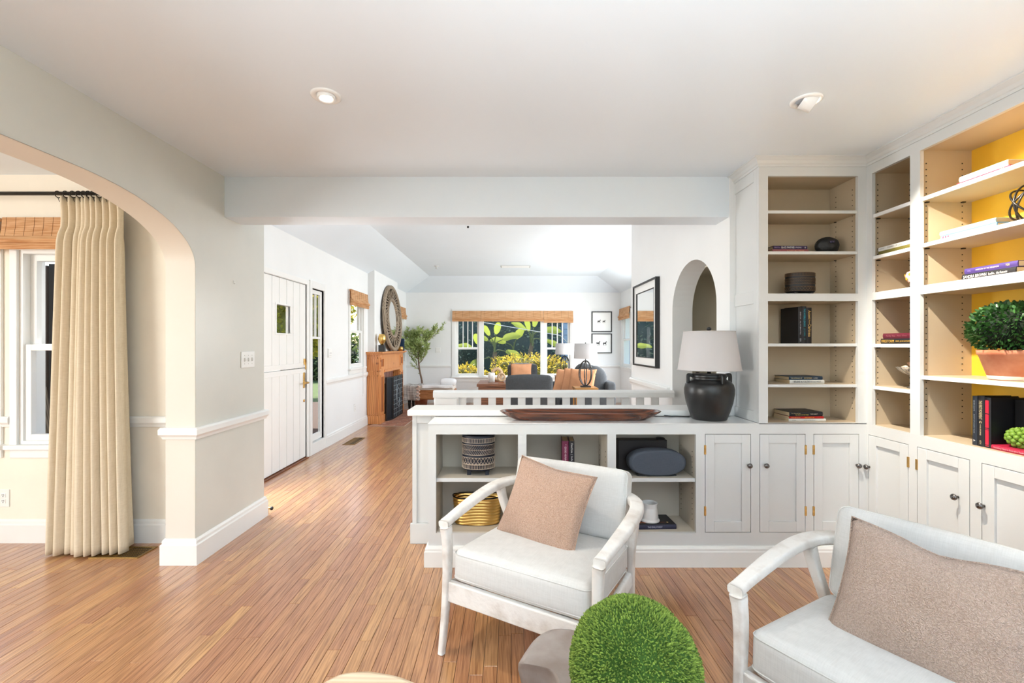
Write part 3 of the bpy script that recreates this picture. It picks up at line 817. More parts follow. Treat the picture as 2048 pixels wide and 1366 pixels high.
# ---- low open bookcase (three cubbies with a shelf each)
low = thing('low_bookcase', 'low white open bookcase of six cubbies against the half wall behind the armchair', 'bookcase', (0.33, YF, 0))
xs0, xs1 = -0.492, fx(1401)
zc0, zc1 = fz(1066), fz(869)
cub = [(fx(872), fx(1036)), (fx(1053), fx(1215)), (fx(1232), fx(1392))]
grid_frame(low, 'face_frame', (xs0, xs1, 0.115, ZT - .0005), [(a, b, zc0, zc1) for a, b in cub], lambda a, b, c, d, mb: mb.box(a, b, YF, YF + FT, c, d))
B(xs0, xs0 + .018, YF + FT, YBACK, 0.1, ZT - .02).build('end_panel', M_CAB, low)
B(xs0 + .018, xs1, YBACK - .012, YBACK, 0.1, ZT - .02).build('back_panel', M_INTL, low)
B(xs0 + .018, xs1, YF + FT, YBACK - .012, zc0 - .02, zc0).build('bottom', M_INTL, low)
B(xs0 + .018, xs1, YF + FT, YBACK - .012, zc1 + .004, zc1 + .02).build('top', M_INTL, low)
for k, (a, b) in enumerate(cub):
    lo = xs0 + .018 if k == 0 else (cub[k - 1][1] + a) / 2 + .004
    hi = xs1 - .01 if k == 2 else (b + cub[k + 1][0]) / 2 - .004
    mb = MB(); mb.box(a - .012, a - .002, YF + FT, YBACK - .012, zc0, zc1 + .004); mb.build('divider', M_INTL, low)
    mb = MB(); mb.box(b + .002, b + .012, YF + FT, YBACK - .012, zc0, zc1 + .004); mb.build('divider', M_INTL, low)
    sz = fz(958)
    B(a, b, YF + .024, YBACK - .014, sz - .022, sz).build('shelf', M_INTL, low, bevel=0.002)
    B(a, b, YF + .014, YF + .024, sz - .022, sz).build('shelf_edge', M_CAB, low, bevel=0.002)
    mb = MB()
    for yy in (YF + .06, YBACK - .05):
        for q in range(14):
            zz = zc0 + .06 + q * .032
            mb.box(b + .0005, b + .0022, yy - .0025, yy + .0025, zz - .0025, zz + .0025)
    mb.build('pin_holes', M_DARK, low)['kind'] = 'stuff'
pb = [(0, 0), (.022, 0), (.022, .09), (.018, .098), (.018, .108), (.010, .120), (0, .122)]
mb = MB(); run('', (xs0, YF), (xs1, YF), (0, -1), 0, pb, mb=mb, e0=1); run('', (xs0, YBACK), (xs0, YF), (-1, 0), 0, pb, mb=mb, e1=1)
mb.build('plinth', M_TRIM, low, recalc=True)

# ---- worktop over the low bookcase and first cabinet
wt = thing('worktop', 'glossy white worktop ledge carrying the long wooden bowl and black lamp', 'worktop', (0.5, YF, ZT))
B(xs0 - .004, 1.498, YF - .004, 3.028, ZT, ZT + .004).build('surface', mat('worktop_paint', (0.84, 0.84, 0.83, 1), 0.16, coat=0.3), wt, bevel=0.002)

def knob(root, p, n):
    x = Vector((0, 0, 1)); z = Vector(n); y = z.cross(x)
    M = frameM(p, x, y, z)
    return MB().lathe([(0, 0), (.006, 0), (.0055, .010), (.0065, .013), (.0135, .016), (.0155, .021), (.0135, .027), (.006, .031), (0, .032)], seg=16, M=M).build('knob', M_PEWTER, root)
def door_leaf(root, u0, u1, v0, v1, place, P, nrm, knob_u, knob_v, hinge_u):
    """shaker door in a face frame; P(u,out,v) -> world"""
    g = 0.003; s = 0.055
    mb = MB()
    for (a, b, c, d) in ((u0 + g, u0 + s, v0 + g, v1 - g), (u1 - s, u1 - g, v0 + g, v1 - g), (u0 + s, u1 - s, v0 + g, v0 + s + .01), (u0 + s, u1 - s, v1 - s, v1 - g)):
        place(a, b, c, d, mb, -0.001, 0.019)
    dr = mb.build('door', M_CAB, root, bevel=0.0015)
    mb = MB(); place(u0 + s - .004, u1 - s + .004, v0 + s + .006, v1 - s + .004, mb, 0.010, 0.016); mb.build('panel', M_CAB, dr)
    knob(dr, P(knob_u, -0.001, knob_v), nrm)
    if hinge_u is not None:
        for vv in (v0 + .13, v1 - .13 + .035):
            mb = MB(); place(hinge_u - .006, hinge_u + .006, vv - .028, vv + .028, mb, -0.005, 0.003)
            h = mb.build('hinge', M_BRASS, dr, bevel=0.001)
    return dr

# ---- base cabinets along the half wall
zd0, zd1 = fz(1065), fz(868)
bc = thing('base_cabinet', 'white base cabinet with three shaker doors facing the room, below the tall bookcase', 'cabinet', (1.66, YF, 0))
doors = [(fx(1410), fx(1502)), (fx(1519), fx(1611)), (fx(1627), fx(1718))]
xe = XF
grid_frame(bc, 'face_frame', (xs1, xe, 0.115, ZT - .0005), [(a, b, zd0, zd1) for a, b in doors], lambda a, b, c, d, mb: mb.box(a, b, YF, YF + FT, c, d))
placeY = lambda a, b, c, d, mb, o0, o1: mb.box(a, b, YF + o0, YF + o1, c, d)
PYf = lambda u, o, v: (u, YF + o, v)
hk = [(doors[0][1] - .017, doors[0][0]), (doors[1][0] + .032, doors[1][1]), (doors[2][1] - .016, doors[2][0])]
for (a, b), (ku, hu) in zip(doors, hk):
    door_leaf(bc, a, b, zd0, zd1, placeY, PYf, (0, -1, 0), ku, fz(930), hu)
B(xs1 + .01, xe, YF + .05, YF + .06, 0.1, ZT - .02).build('carcass', M_DARK, bc)
mb = MB(); run('', (xs1, YF), (xe, YF), (0, -1), 0, pb, mb=mb, e1=-1); mb.build('plinth', M_TRIM, bc, recalc=True)

# ---- tall bookcase along the half wall
tb = thing('tall_bookcase', 'tall narrow white bookcase with six shelf openings facing the room, right of the black lamp', 'bookcase', (1.82, YF, ZT))
x0, x1 = 1.498, XF
o0, o1 = fx(1536), fx(1716)
zr0, zr1 = fz(602), fz(587)                      # fixed rail
ztp = fz(352); zcr = 2.403
zbo = fz(846)
grid_frame(tb, 'face_frame', (x0, x1, ZT + .0045, zcr + .03), [(o0, o1, zbo, zr0), (o0, o1, zr1, ztp)], lambda a, b, c, d, mb: mb.box(a, b, YF, YF + FT, c, d))
yb = 2.965
B(x0 + .02, x1 + .0, yb, yb + .012, ZT + .005, ZC).build('back_panel', M_INT, tb)
B(o0 - .014, o0 - .002, YF + FT, yb, ZT + .005, ZC - .02).build('inner_side', M_INT, tb)
B(o1 + .012, o1 + .022, YF + FT, yb, ZT + .005, ZC - .02).build('inner_side', M_INT, tb)
B(o0 - .002, o1 + .012, YF + FT, yb, ztp + .006, ztp + .02).build('inner_top', M_INT, tb)
B(o0 - .002, o1 + .012, YF + FT, yb, zbo - .018, zbo).build('inner_bottom', M_INT, tb)
def tshelf(zt_, th=.018, front=YF + .008):
    s = B(o0 - .002, o1 + .012, front + .01, yb, zt_ - th, zt_).build('shelf', M_INT, tb)
    B(o0, o1 + .002, front, front + .012, zt_ - th, zt_).build('shelf_edge', M_CAB, s, bevel=0.0015)
for yy in (420, 502, 687, 769): tshelf(fz(yy))
B(o0 - .002, o1 + .012, YF + FT, yb, zr0 + .002, zr1).build('shelf', M_INT, tb)
mb = MB()
for yy in (YF + .06, yb - .055):
    q = zbo + .08
    while q < ztp - .05:
        mb.box(o1 + .0108, o1 + .0122, yy - .0025, yy + .0025, q - .0025, q + .0025); q += .032
mb.build('pin_holes', M_DARK, tb)['kind'] = 'stuff'
mb = MB()
for yy in (420, 502, 687, 769):
    z = fz(yy) - .018
    mb.box(o1 + .002, o1 + .012, yb - .06, yb - .05, z - .005, z)
mb.build('shelf_pins', M_IRON, tb)['kind'] = 'stuff'
# panelled outer side
mb = MB(); mb.box(x0 + .008, x0 + .02, YF + FT, 3.058, ZT + .0045, ZC - .003)
sd = mb.build('side_panel', M_CAB, tb)
ya, yb2 = YF + FT + .0005, 3.056
zmid0, zmid1 = PZ(605, 2.9), PZ(590, 2.9)
mb = MB()
mb.box(x0, x0 + .008, ya, ya + .04, ZT + .005, zcr + .03); mb.box(x0, x0 + .008, yb2 - .05, yb2, ZT + .005, zcr + .03)
for (c, d) in ((ZT + .005, ZT + .07), (zmid0 - .02, zmid1 + .01), (zcr - .07, zcr + .03)): mb.box(x0, x0 + .008, ya + .04, yb2 - .05, c, d)
mb.build('side_frame', M_CAB, sd, bevel=0.0015)
cr = [(0, 0), (.006, 0), (.008, .012), (.014, .016), (.022, .030), (.038, .044), (.044, .046), (.044, .052), (0, .052)]
mb = MB(); run('', (x0, YF), (x1, YF), (0, -1), zcr, cr, mb=mb, e0=1, e1=-1); run('', (x0, 3.01), (x0, YF), (-1, 0), zcr, cr, mb=mb, e1=1)
mb.build('crown_moulding', M_CAB, tb, recalc=True)

# ---- cabinets along the right wall
def ry(x): return FPX * XF / (x - VX)            # photo column on the right-hand face -> Y
rb = thing('corner_base_cabinet', 'white base cabinet with shaker doors along the yellow-backed wall bookcase', 'cabinet', (XF, 2.1, 0))
rd = [(ry(1817), ry(1737)), (ry(1940), ry(1834)), (ry(2092), ry(1963)), (1.33, 1.62)]
YR0 = 1.0
placeX = lambda a, b, c, d, mb, p0, p1: mb.box(XF + p0, XF + p1, a, b, c, d)
PXf = lambda u, o, v: (XF + o, u, v)
grid_frame(rb, 'face_frame', (YR0, YF + FT, 0.115, ZT - .0005), [(a, b, zd0, zd1) for a, b in rd], lambda a, b, c, d, mb: mb.box(XF, XF + FT, a, b, c, d))
kd = [(ry(1738) - .005, rd[0][0]), (rd[1][0] + .055, rd[1][1]), (rd[2][1] - .012, None), (1.36, None)]
zk = fz(932)
for (a, b), (ku, hu) in zip(rd, kd): door_leaf(rb, a, b, zd0, zd1, placeX, PXf, (-1, 0, 0), ku, zk + (.0 if hu else .0), hu)
B(XF + .05, XF + .06, YR0, YF, 0.1, ZT - .02).build('carcass', M_DARK, rb)
mb = MB(); run('', (XF, YF), (XF, YR0), (-1, 0), 0, pb, mb=mb, e0=-1); mb.build('plinth', M_TRIM, rb, recalc=True)

rt_ = thing('corner_bookcase', 'large white bookcase with yellow back panels along the right wall', 'bookcase', (XF, 2.0, ZT))
c1 = (ry(1820), ry(1744)); c2 = (1.62, ry(1840))
zb_ = 0.842
grid_frame(rt_, 'face_frame', (YR0, YF, ZT - .0003, zcr + .03), [(c[0], c[1], q0, q1) for c in (c1, c2) for (q0, q1) in ((zb_ + .014, zr0), (zr1, ztp))] + [(1.04, 1.56, q0, q1) for (q0, q1) in ((zb_ + .014, zr0), (zr1, ztp))],
           lambda a, b, c, d, mb: mb.box(XF, XF + FT, a, b, c, d))
xbk = XF + .285
B(xbk, xbk + .012, YR0, 3.0, ZT - .03, ZC).build('back_panel', M_YEL, rt_)
def rshelf(col, zt_, th=.02, front=XF + .008, m=M_INT):
    a, b = col[0] - .012, col[1] + .014
    s = B(front + .01, xbk, a, b, zt_ - th, zt_).build('shelf', m, rt_)
    B(front, front + .012, col[0], col[1] + .002, zt_ - th, zt_).build('shelf_edge', mat('shelf_edge_paint', (0.86, 0.86, 0.86, 1), 0.3), s, bevel=0.0015)
for (c, shelves) in ((c1, (2.105, 1.857, 1.336, 1.088)), (c2, (2.103, 1.860, 1.170)), ((1.04, 1.56), (2.1, 1.86, 1.2))):
    for z in shelves: rshelf(c, z)
    a, b = c
    B(XF + FT, xbk, b + .014, b + .024, ZT - .02, ZC - .02).build('inner_side', M_INT, rt_)
    B(XF + FT, xbk, a - .022, a - .012, ZT - .02, ZC - .02).build('inner_side', M_INT, rt_)
    B(XF + FT, xbk, a - .012, b + .014, ztp + .006, ztp + .02).build('inner_top', M_INT, rt_)
    B(XF + FT, xbk, a - .012, b + .014, zb_ - .01, zb_ + .014).build('inner_bottom', M_INT, rt_)
    B(XF + FT, xbk, a - .012, b + .014, zr0 + .002, zr1).build('shelf', M_INT, rt_)
    mb = MB()
    for xx in (XF + .045, XF + .235):
        q = zb_ + .1
        while q < ztp - .06:
            mb.box(xx - .0028, xx + .0028, b + .0128, b + .0142, q - .0028, q + .0028); q += .032
    mb.build('pin_holes', M_DARK, rt_)['kind'] = 'stuff'
    mb = MB()
    for z in shelves:
        for xx in (XF + .045, XF + .235): mb.box(xx - .008, xx + .008, b + .002, b + .014, z - .026, z - .020)
    mb.build('shelf_pins', M_IRON, rt_)['kind'] = 'stuff'
mb = MB(); run('', (XF, YF), (XF, YR0), (-1, 0), zcr, cr, mb=mb, e0=-1); mb.build('crown_moulding', M_CAB, rt_, recalc=True)
# ================================================================== FRONT ROOM FURNITURE
def rsec(w, h, r=0.3, n=3):
    """rounded rectangle section"""
    rr = min(w, h) * r; out = []
    for (cx, cy, a0) in ((w / 2 - rr, h / 2 - rr, 0), (-w / 2 + rr, h / 2 - rr, 90), (-w / 2 + rr, -h / 2 + rr, 180), (w / 2 - rr, -h / 2 + rr, 270)):
        for k in range(n + 1):
            a = math.radians(a0 + 90 * k / n); out.append((cx + rr * math.cos(a), cy + rr * math.sin(a)))
    return out
def pillow_mb(a, b, T, n=26, pinch=0.07, wr=0.006, seed=1, dent=0.0):
    """knife-edge cushion a x b (half sizes) in the local x-z plane, thickness along y, corners drawn out"""
    rn = random.Random(seed); ph = [rn.uniform(0, 6.28) for _ in range(8)]
    mb = MB(); V = []; idx = {}
    for side in (-1, 1):
        for i in range(n + 1):
            for k in range(n + 1):
                u, v = -1 + 2 * i / n, -1 + 2 * k / n
                edge = i in (0, n) or k in (0, n)
                if edge and (0, i, k) in idx: idx[(side, i, k)] = idx[(0, i, k)]; continue
                px = a * u * (1 - pinch * (1 - abs(v) ** 2.2)); pz = b * v * (1 - pinch * (1 - abs(u) ** 2.2))
                prof = ((1 - abs(u) ** 2.4) * (1 - abs(v) ** 2.4)) ** 0.62
                wv = wr * math.sin(5 * u + 3.1 * v + ph[0]) * math.sin(4 * v - 2 * u + ph[1]) + wr * .7 * math.sin(9 * u * v + ph[2] + 3 * u)
                cr_ = wr * 1.6 * math.sin(10 * (abs(u) + abs(v)) + ph[3]) * max(0, abs(u * v) - .2)
                py = side * (T * prof) + side * prof * (wv + cr_)
                if dent: pz -= dent * max(0, v) * math.exp(-(u / .35) ** 2)
                idx[(side, i, k)] = len(V)
                if edge: idx[(0, i, k)] = len(V)
                V.append((px, py, pz))
    F = []
    for side in (-1, 1):
        for i in range(n):
            for k in range(n):
                q = [idx[(side, i, k)], idx[(side, i + 1, k)], idx[(side, i + 1, k + 1)], idx[(side, i, k + 1)]]
                F.append(tuple(q) if side < 0 else tuple(q[::-1]))
    mb.add(V, F, True); return mb

def make_armchair(label):
    t = thing('armchair', label, 'armchair')
    # arms run into one bowed back rail
    for s in (-1, 1):
        pts = [(s * .352, -.352, .548), (s * .362, -.22, .562), (s * .372, -.03, .580), (s * .368, .14, .592), (s * .335, .25, .598), (s * .26, .325, .600), (s * .13, .360, .602), (0.0, .366, .602)]
        path = smoothpath(pts, 6); n = len(path)
        sc = []
        for i in range(n):
            q = i / (n - 1); w_ = 1.0 + .35 * math.sin(PI * min(1, max(0, (q - .1) / .8))); sc.append((w_ if q > .03 else 1.05, 1.0 + .25 * math.sin(PI * q)))
        MB().sweep(path, rsec(.046, .030), scales=sc).build('arm', M_CHWOOD, t, local=True)
        # front leg: swells up into the arm, tapers to the floor
        lp = smoothpath([(s * .345, -.375, 0), (s * .342, -.352, .16), (s * .340, -.338, .33), (s * .342, -.334, .46), (s * .348, -.338, .535)], 6)
        n = len(lp); sc = [(.62 + .45 * (i / n), .70 + .42 * (i / n)) if i < n * .85 else (1.07, 1.12 + .5 * (i / n - .85)) for i in range(n)]
        MB().sweep(lp, rsec(.042, .046), up=(0, 1, 0), scales=sc).build('leg', M_CHWOOD, t, local=True)
        lp = smoothpath([(s * .300, .345, 0), (s * .308, .295, .18), (s * .322, .24, .36), (s * .345, .195, .50), (s * .355, .175, .580)], 6)
        sc = [(.62 + .42 * (i / n), .62 + .42 * (i / n)) for i in range(n)]
        MB().sweep(lp, rsec(.042, .050), up=(0, 1, 0), scales=sc).build('leg', M_CHWOOD, t, local=True)
        MB().sweep([(s * .330, -.335, .262), (s * .318, 0, .245), (s * .305, .275, .225)], rsec(.026, .070)).build('side_rail', M_CHWOOD, t, local=True)
        MB().sweep([(s * .20, -.33, .285), (s * .19, .28, .250)], rsec(.05, .016)).build('seat_slat', M_CHWOOD, t, local=True)
    MB().box(-.335, .335, -.352, -.322, .218, .305).build('front_rail', M_CHWOOD, t, local=True, bevel=0.005)
    MB().box(-.30, .30, .238, .262, .20, .265).build('back_rail', M_CHWOOD, t, local=True, bevel=0.005)
    # seat cushion, slightly lower at the back
    Ms = Matrix.Translation((0, -.345, .306)) @ Matrix.Rotation(math.radians(-3.0), 4, 'X')
    sc_ = MB().rbox(-.312, .312, 0, .565, 0, .142, .035, n=7, bulge=(0.004, .006, .016), M=Ms).build('seat_cushion', M_LINEN, t, local=True)
    def piping(parent, M, x0, x1, y0, y1, z, r):
        pts = []
        for (cx, cy, a0) in ((x1 - r, y1 - r, 0), (x0 + r, y1 - r, 90), (x0 + r, y0 + r, 180), (x1 - r, y0 + r, 270)):
            for k in range(5):
                a = math.radians(a0 + 22.5 * k); pts.append((cx + r * math.cos(a), cy + r * math.sin(a), z))
        MB().tube(pts, .0026, 6, closed=True, M=M).build('piping', M_LINEN, parent, local=True)
    piping(sc_, Ms, -.3115, .3115, .001, .564, .121, .033); piping(sc_, Ms, -.3115, .3115, .001, .564, .022, .033)
    Mb = Matrix.Translation((0, .165, .428)) @ Matrix.Rotation(math.radians(-17), 4, 'X')
    bc_ = MB().rbox(-.296, .296, 0, .13, 0, .325, .034, n=7, bulge=(.004, .018, .006), M=Mb).build('back_cushion', M_LINEN, t, local=True)
    Mb2 = Mb @ Matrix.Rotation(math.radians(90), 4, 'X')       # local: x, z, -y
    piping(bc_, Mb2, -.2955, .2955, .001, .324, -.022, .033); piping(bc_, Mb2, -.2955, .2955, .001, .324, -.108, .033)
    # curved lower back spindle frame behind the cushion
    MB().sweep([(-.235, .345, .595), (-.20, .27, .25)], rsec(.03, .018), up=(0, 1, 0)).build('back_slat', M_CHWOOD, t, local=True)
    MB().sweep([(.235, .345, .595), (.20, .27, .25)], rsec(.03, .018), up=(0, 1, 0)).build('back_slat', M_CHWOOD, t, local=True)
    return t
ch1 = make_armchair('whitewashed wood armchair with white linen cushions in front of the low bookcase')
ch2 = copy_tree(ch1)
ch2['label'] = 'whitewashed wood armchair cut off by the photo edge, in front of the wall cabinets'
ch1['group'] = ch2['group'] = 'pair of whitewashed armchairs'
def place(o, x, y, rz, z=0.0):
    M = Matrix.Translation((x, y, z)) @ Matrix.Rotation(math.radians(rz), 4, 'Z')
    o.matrix_basis = M @ Matrix.Diagonal((1, .92, 1, 1)); MW[o.name] = o.matrix_basis.copy()
    return M
C1 = place(ch1, 0.176, 2.065, -30)
C2 = place(ch2, 1.176, 1.305, -58)
# cushions: local x-z plane, front towards -y
def cushion(label, name, mt, chair, a, b, T, M, seed, dent=0.0):
    t = thing(name, label, 'cushion', M=M, group='bouclé throw cushions')
    body = pillow_mb(a, b, T, seed=seed, dent=dent).build('cover', mt, t, local=True)
    pts = []
    for (u0, v0, u1, v1) in ((-1, -1, 1, -1), (1, -1, 1, 1), (1, 1, -1, 1), (-1, 1, -1, -1)):
        for k in range(10):
            u = u0 + (u1 - u0) * k / 10; v = v0 + (v1 - v0) * k / 10
            z = b * v * (1 - .07 * (1 - abs(u) ** 2.2))
            if dent: z -= dent * max(0, v) * math.exp(-(u / .35) ** 2)
            pts.append((a * u * (1 - .07 * (1 - abs(v) ** 2.2)), 0, z))
    MB().tube(pts, .0032, 6, closed=True).build('seam', mt, t, local=True)
    return t
cushion('square blush bouclé cushion leaning in the armchair by the low bookcase', 'throw_cushion', M_BOUC, ch1, .215, .192, .082,
        C1 @ Matrix.Translation((-.035, .034, .577)) @ Matrix.Rotation(math.radians(-7), 4, 'Z') @ Matrix.Rotation(math.radians(-27), 4, 'X') @ Matrix.Rotation(math.radians(5), 4, 'Y'), 3, .006)
cushion('taupe bouclé cushion with a pushed-in top edge in the cut-off armchair', 'throw_cushion', M_BOUC2, ch2, .225, .195, .088,
        C2 @ Matrix.Translation((.02, .024, .562)) @ Matrix.Rotation(math.radians(2), 4, 'Z') @ Matrix.Rotation(math.radians(-26), 4, 'X') @ Matrix.Rotation(math.radians(3), 4, 'Y'), 11, .022)

# ---- stone stool with a broken edge
st = thing('stone_stool', 'rough grey stone stool with a polished top under the moss ball', 'stool', (0.27, 1.18, 0))
outl = [(-.244, .212), (-.215, .275), (-.177, .338), (-.114, .381), (-.03, .370), (.12, .330), (.24, .25), (.29, .164), (.304, .118), (.30, -.02), (.20, -.16), (.05, -.20), (-.08, -.12), (-.128, .02), (-.133, .118), (-.142, .165), (-.171, .191)]
sp = smoothpath(outl + [outl[0]], 3)[:-1]
def stone_ring(z, k, seed):
    rn = random.Random(seed); ph = rn.uniform(0, 6)
    out = []
    for i, p in enumerate(sp):
        a = math.atan2(p.y, p.x); q = k * (1 + .03 * math.sin(3 * a + ph) + .015 * math.sin(7 * a + 2 * ph))
        out.append((p.x * q, p.y * q, z))
    return out
rings = [[(p.x * .94, p.y * .94, .355) for p in sp], [(p.x, p.y, .345) for p in sp], [(p.x * 1.005, p.y * 1.005, .325) for p in sp], stone_ring(.27, .93, 2), stone_ring(.19, .84, 3), stone_ring(.10, .86, 4), stone_ring(.03, .92, 5), stone_ring(.0, .90, 5)]
n = len(sp); V = [p for r_ in rings for p in r_]; F = []
for k in range(len(rings) - 1):
    for i in range(n): F.append((k * n + i, (k + 1) * n + i, (k + 1) * n + (i + 1) % n, k * n + (i + 1) % n))
mb = MB(); mb.add(V, F, True); kk = len(mb.v)
mb.f.append(tuple(range(n - 1, -1, -1))[::-1]); mb.sm.append(False); mb.f.append(tuple(range((len(rings) - 1) * n, len(rings) * n))[::-1]); mb.sm.append(False)
mb.build('block', M_CONC, st, local=True)

# ---- moss ball
mo = thing('moss_ball', 'bright green moss ball on the grey stone stool', 'moss ball', (0.313, 1.135, .355))
R = .163
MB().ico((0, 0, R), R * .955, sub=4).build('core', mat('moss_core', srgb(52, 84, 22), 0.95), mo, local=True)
rn = random.Random(5); mb = MB()
N = 15000
for i in range(N):
    z = 1 - 2 * (i + .5) / N; a = i * 2.399963
    rr_ = math.sqrt(1 - z * z)
    d = Vector((rr_ * math.cos(a) + rn.uniform(-.02, .02), rr_ * math.sin(a) + rn.uniform(-.02, .02), z + rn.uniform(-.02, .02))).normalized()
    if d.z < -.93: continue
    low = .5 + .5 * math.sin(9 * d.x + 2) * math.sin(8 * d.y + 1) * math.sin(7 * d.z)
    h = R * (.975 + .04 * low) + rn.uniform(-.0025, .003)
    tn = d.orthogonal().normalized(); bt = d.cross(tn); c = d * h + Vector((0, 0, R)); lean = (tn * rn.uniform(-1, 1) + bt * rn.uniform(-1, 1)) * .0045
    w_ = rn.uniform(.0013, .0022); ph = rn.uniform(0, 6.28)
    base = [tuple(d * (R * .93) + Vector((0, 0, R)) + (tn * math.cos(ph + k * 2.094) + bt * math.sin(ph + k * 2.094)) * w_ * .9) for k in range(3)]
    mid = [tuple(c - d * .003 + lean * .7 + (tn * math.cos(ph + k * 2.094) + bt * math.sin(ph + k * 2.094)) * w_ * 1.15) for k in range(3)]
    mb.add(base + mid + [tuple(c + lean)], [(0, 1, 4, 3), (1, 2, 5, 4), (2, 0, 3, 5), (3, 4, 6), (4, 5, 6), (5, 3, 6)], True)
o = mb.build('moss', leafmat('moss_tuft', srgb(72, 104, 28), srgb(152, 178, 74), 0.8, 0.12), mo, local=True); o['kind'] = 'stuff'

# ---- pale stump stool at the bottom edge of the frame
ps = thing('stump_stool', 'pale wooden stump stool just peeping in at the bottom edge', 'stool', (-0.375, 1.005, 0))
out2 = smoothpath([(-.02, .255), (.08, .23), (.17, .17), (.22, .05), (.2, -.1), (.1, -.2), (-.05, -.22), (-.17, -.14), (-.21, .02), (-.16, .16), (-.10, .24), (-.02, .255)], 5)[:-1]
n = len(out2); mb = MB()
rg = [(1, .40), (.99, .418), (.93, .425)]
V = [(p.x * .88, p.y * .88, 0) for p in out2]
for k, z in rg: V += [(p.x * k, p.y * k, z) for p in out2]
F = [(k * n + i, k * n + (i + 1) % n, (k + 1) * n + (i + 1) % n, (k + 1) * n + i) for k in range(3) for i in range(n)]
mb.add(V, F, True); mb.f += [tuple(range(n))[::-1], tuple(range(3 * n, 4 * n))]; mb.sm += [False, False]
mb.build('stump', M_PALE, ps, local=True)

# ---- curtain, rod and rings
yr = 2.90; zr_ = PZ(387, yr)
rod = thing('curtain_rod', 'dark metal curtain rod across the dining window wall', 'curtain rod', (-2.6, yr, zr_))
MB().tube([(-4.6, yr, zr_), (-2.60, yr, zr_)], .0125, 12).build('rod', M_IRON, rod)
MB().tube([(-2.60, yr, zr_), (-2.60, 3.04, zr_)], .010, 10).build('bracket', M_IRON, rod)
cu = thing('curtain', 'floor-length cream pleated curtain gathered on the dark rod beside the arch', 'curtain', (-2.78, 2.93, 0))
xa, xb = PX(112, 2.9), PX(246, 2.93)
NP, NS, NZ = 10, 220, 46
ztop_ = PZ(392, 2.9)
V = []
rn = random.Random(2); amp = [rn.uniform(.75, 1.25) for _ in range(NP + 2)]; cen = [rn.uniform(-.12, .12) for _ in range(NP + 2)]
for k in range(NZ + 1):
    q = k / NZ; z = ztop_ + (0.012 - ztop_) * q
    pinch = math.exp(-((q - .075) / .03) ** 2)
    for i in range(NS + 1):
        s_ = i / NS
        f = s_ * NP; j = int(min(f, NP - 1)); fr = f - j
        sp_l = -.012 * q * 6.5 * (1 - s_) ** 2 * .12
        left = xa - .004 * q; right_ = xb + .062 * q ** 1.5
        # gather: pleats crowd together in the middle of the heading
        ss = s_ + (.045 * math.sin(2 * PI * s_) * (1 - q * .5))
        wv = math.sin(2 * PI * (f + cen[j] * math.sin(PI * fr) + .15 * q * math.sin(4 * s_ + 2)))
        sharp = math.copysign(abs(wv) ** .75, wv)
        a_ = (.046 + .030 * q) * amp[j] * (1 - .55 * pinch) * (1 - .35 * (q < .05))
        x = left + (right_ - left) * ss + .010 * math.sin(2 * PI * f * 1.0 + 1.3) * (.3 + q)
        y = 2.93 + a_ * sharp - .03 * q * math.sin(PI * s_) - .015 * q
        V.append((x, min(y, 3.012), z))
F = [(k * (NS + 1) + i, k * (NS + 1) + i + 1, (k + 1) * (NS + 1) + i + 1, (k + 1) * (NS + 1) + i) for k in range(NZ) for i in range(NS)]
mb = MB(); mb.add(V, F, True)
cl = mb.build('cloth', M_CURT, cu)
sl = cl.modifiers.new('thick', 'SOLIDIFY'); sl.thickness = .003
for k in range(NP + 1):
    s_ = (k + .25) / NP
    if s_ > 1: break
    ss = s_ + .045 * math.sin(2 * PI * s_)
    x = xa + (xb - xa) * ss
    pts = [(x, yr + .021 * math.cos(a), zr_ - .006 + .021 * math.sin(a)) for a in [2 * PI * q / 14 for q in range(14)]]
    MB().tube(pts, .0028, 6, closed=True).build('ring', M_IRON, cu)
    MB().tube([(x, yr, zr_ - .027), (x, yr + .01, zr_ - .05)], .0018, 5).build('hook', M_IRON, cu)

# ---- woven roman shades
def shade(label, M, w, h, folds=(.62, .80, 1.0), stitch=.12, proj=.05, group='woven bamboo roman shades'):
    """local x along, y towards the room is negative, z down from the head"""
    t = thing('roman_shade', label, 'blind', M=M, group=group)
    MB().box(0, w, -.03, 0, -.02, 0).build('headrail', M_BAMBOO, t, local=True)
    z0 = 0.0
    z1 = -h * folds[0]
    sec = [(-.030, z0), (-.034, z1 * .5), (-.044, z1), (-.036, z1 - .006), (-.026, z1 * .5), (-.022, z0)]
    MB().prism([(y, z) for y, z in sec], 'X', 0, w).build('valance', M_BAMBOO, t, local=True, recalc=True)
    za = z1
    for k in range(1, len(folds)):
        zb_ = -h * folds[k]; p = -.042 - .012 * (k % 2)
        sec = [(-.022, za + .012), (p, za + .004), (p - .016, (za + zb_) / 2), (p, zb_), (-.024, zb_ + .004), (-.018, (za + zb_) / 2)]
        MB().prism(sec, 'X', 0, w).build('fold', M_BAMBOO, t, local=True, recalc=True)
        za = zb_
    mb = MB(); x = stitch / 2
    while x < w:
        mb.tube([(x, -.0305, 0), (x, -.0345, z1 * .5), (x, -.0445, z1)], .0011, 4); x += stitch
    o = mb.build('stitching', mat('shade_cord', srgb(120, 72, 36), 0.9), t, local=True); o['kind'] = 'stuff'
    return t
shade('woven bamboo roman shade over the dining window, left of the curtain', yframe(-3.375, PZ(437, 3.02), 3.02), .66, .215, stitch=.062)
t = shade('woven bamboo shade seen as a sliver at the far left edge', yframe(-4.05, PZ(437, 3.02), 3.02), .64, .23, stitch=.062)

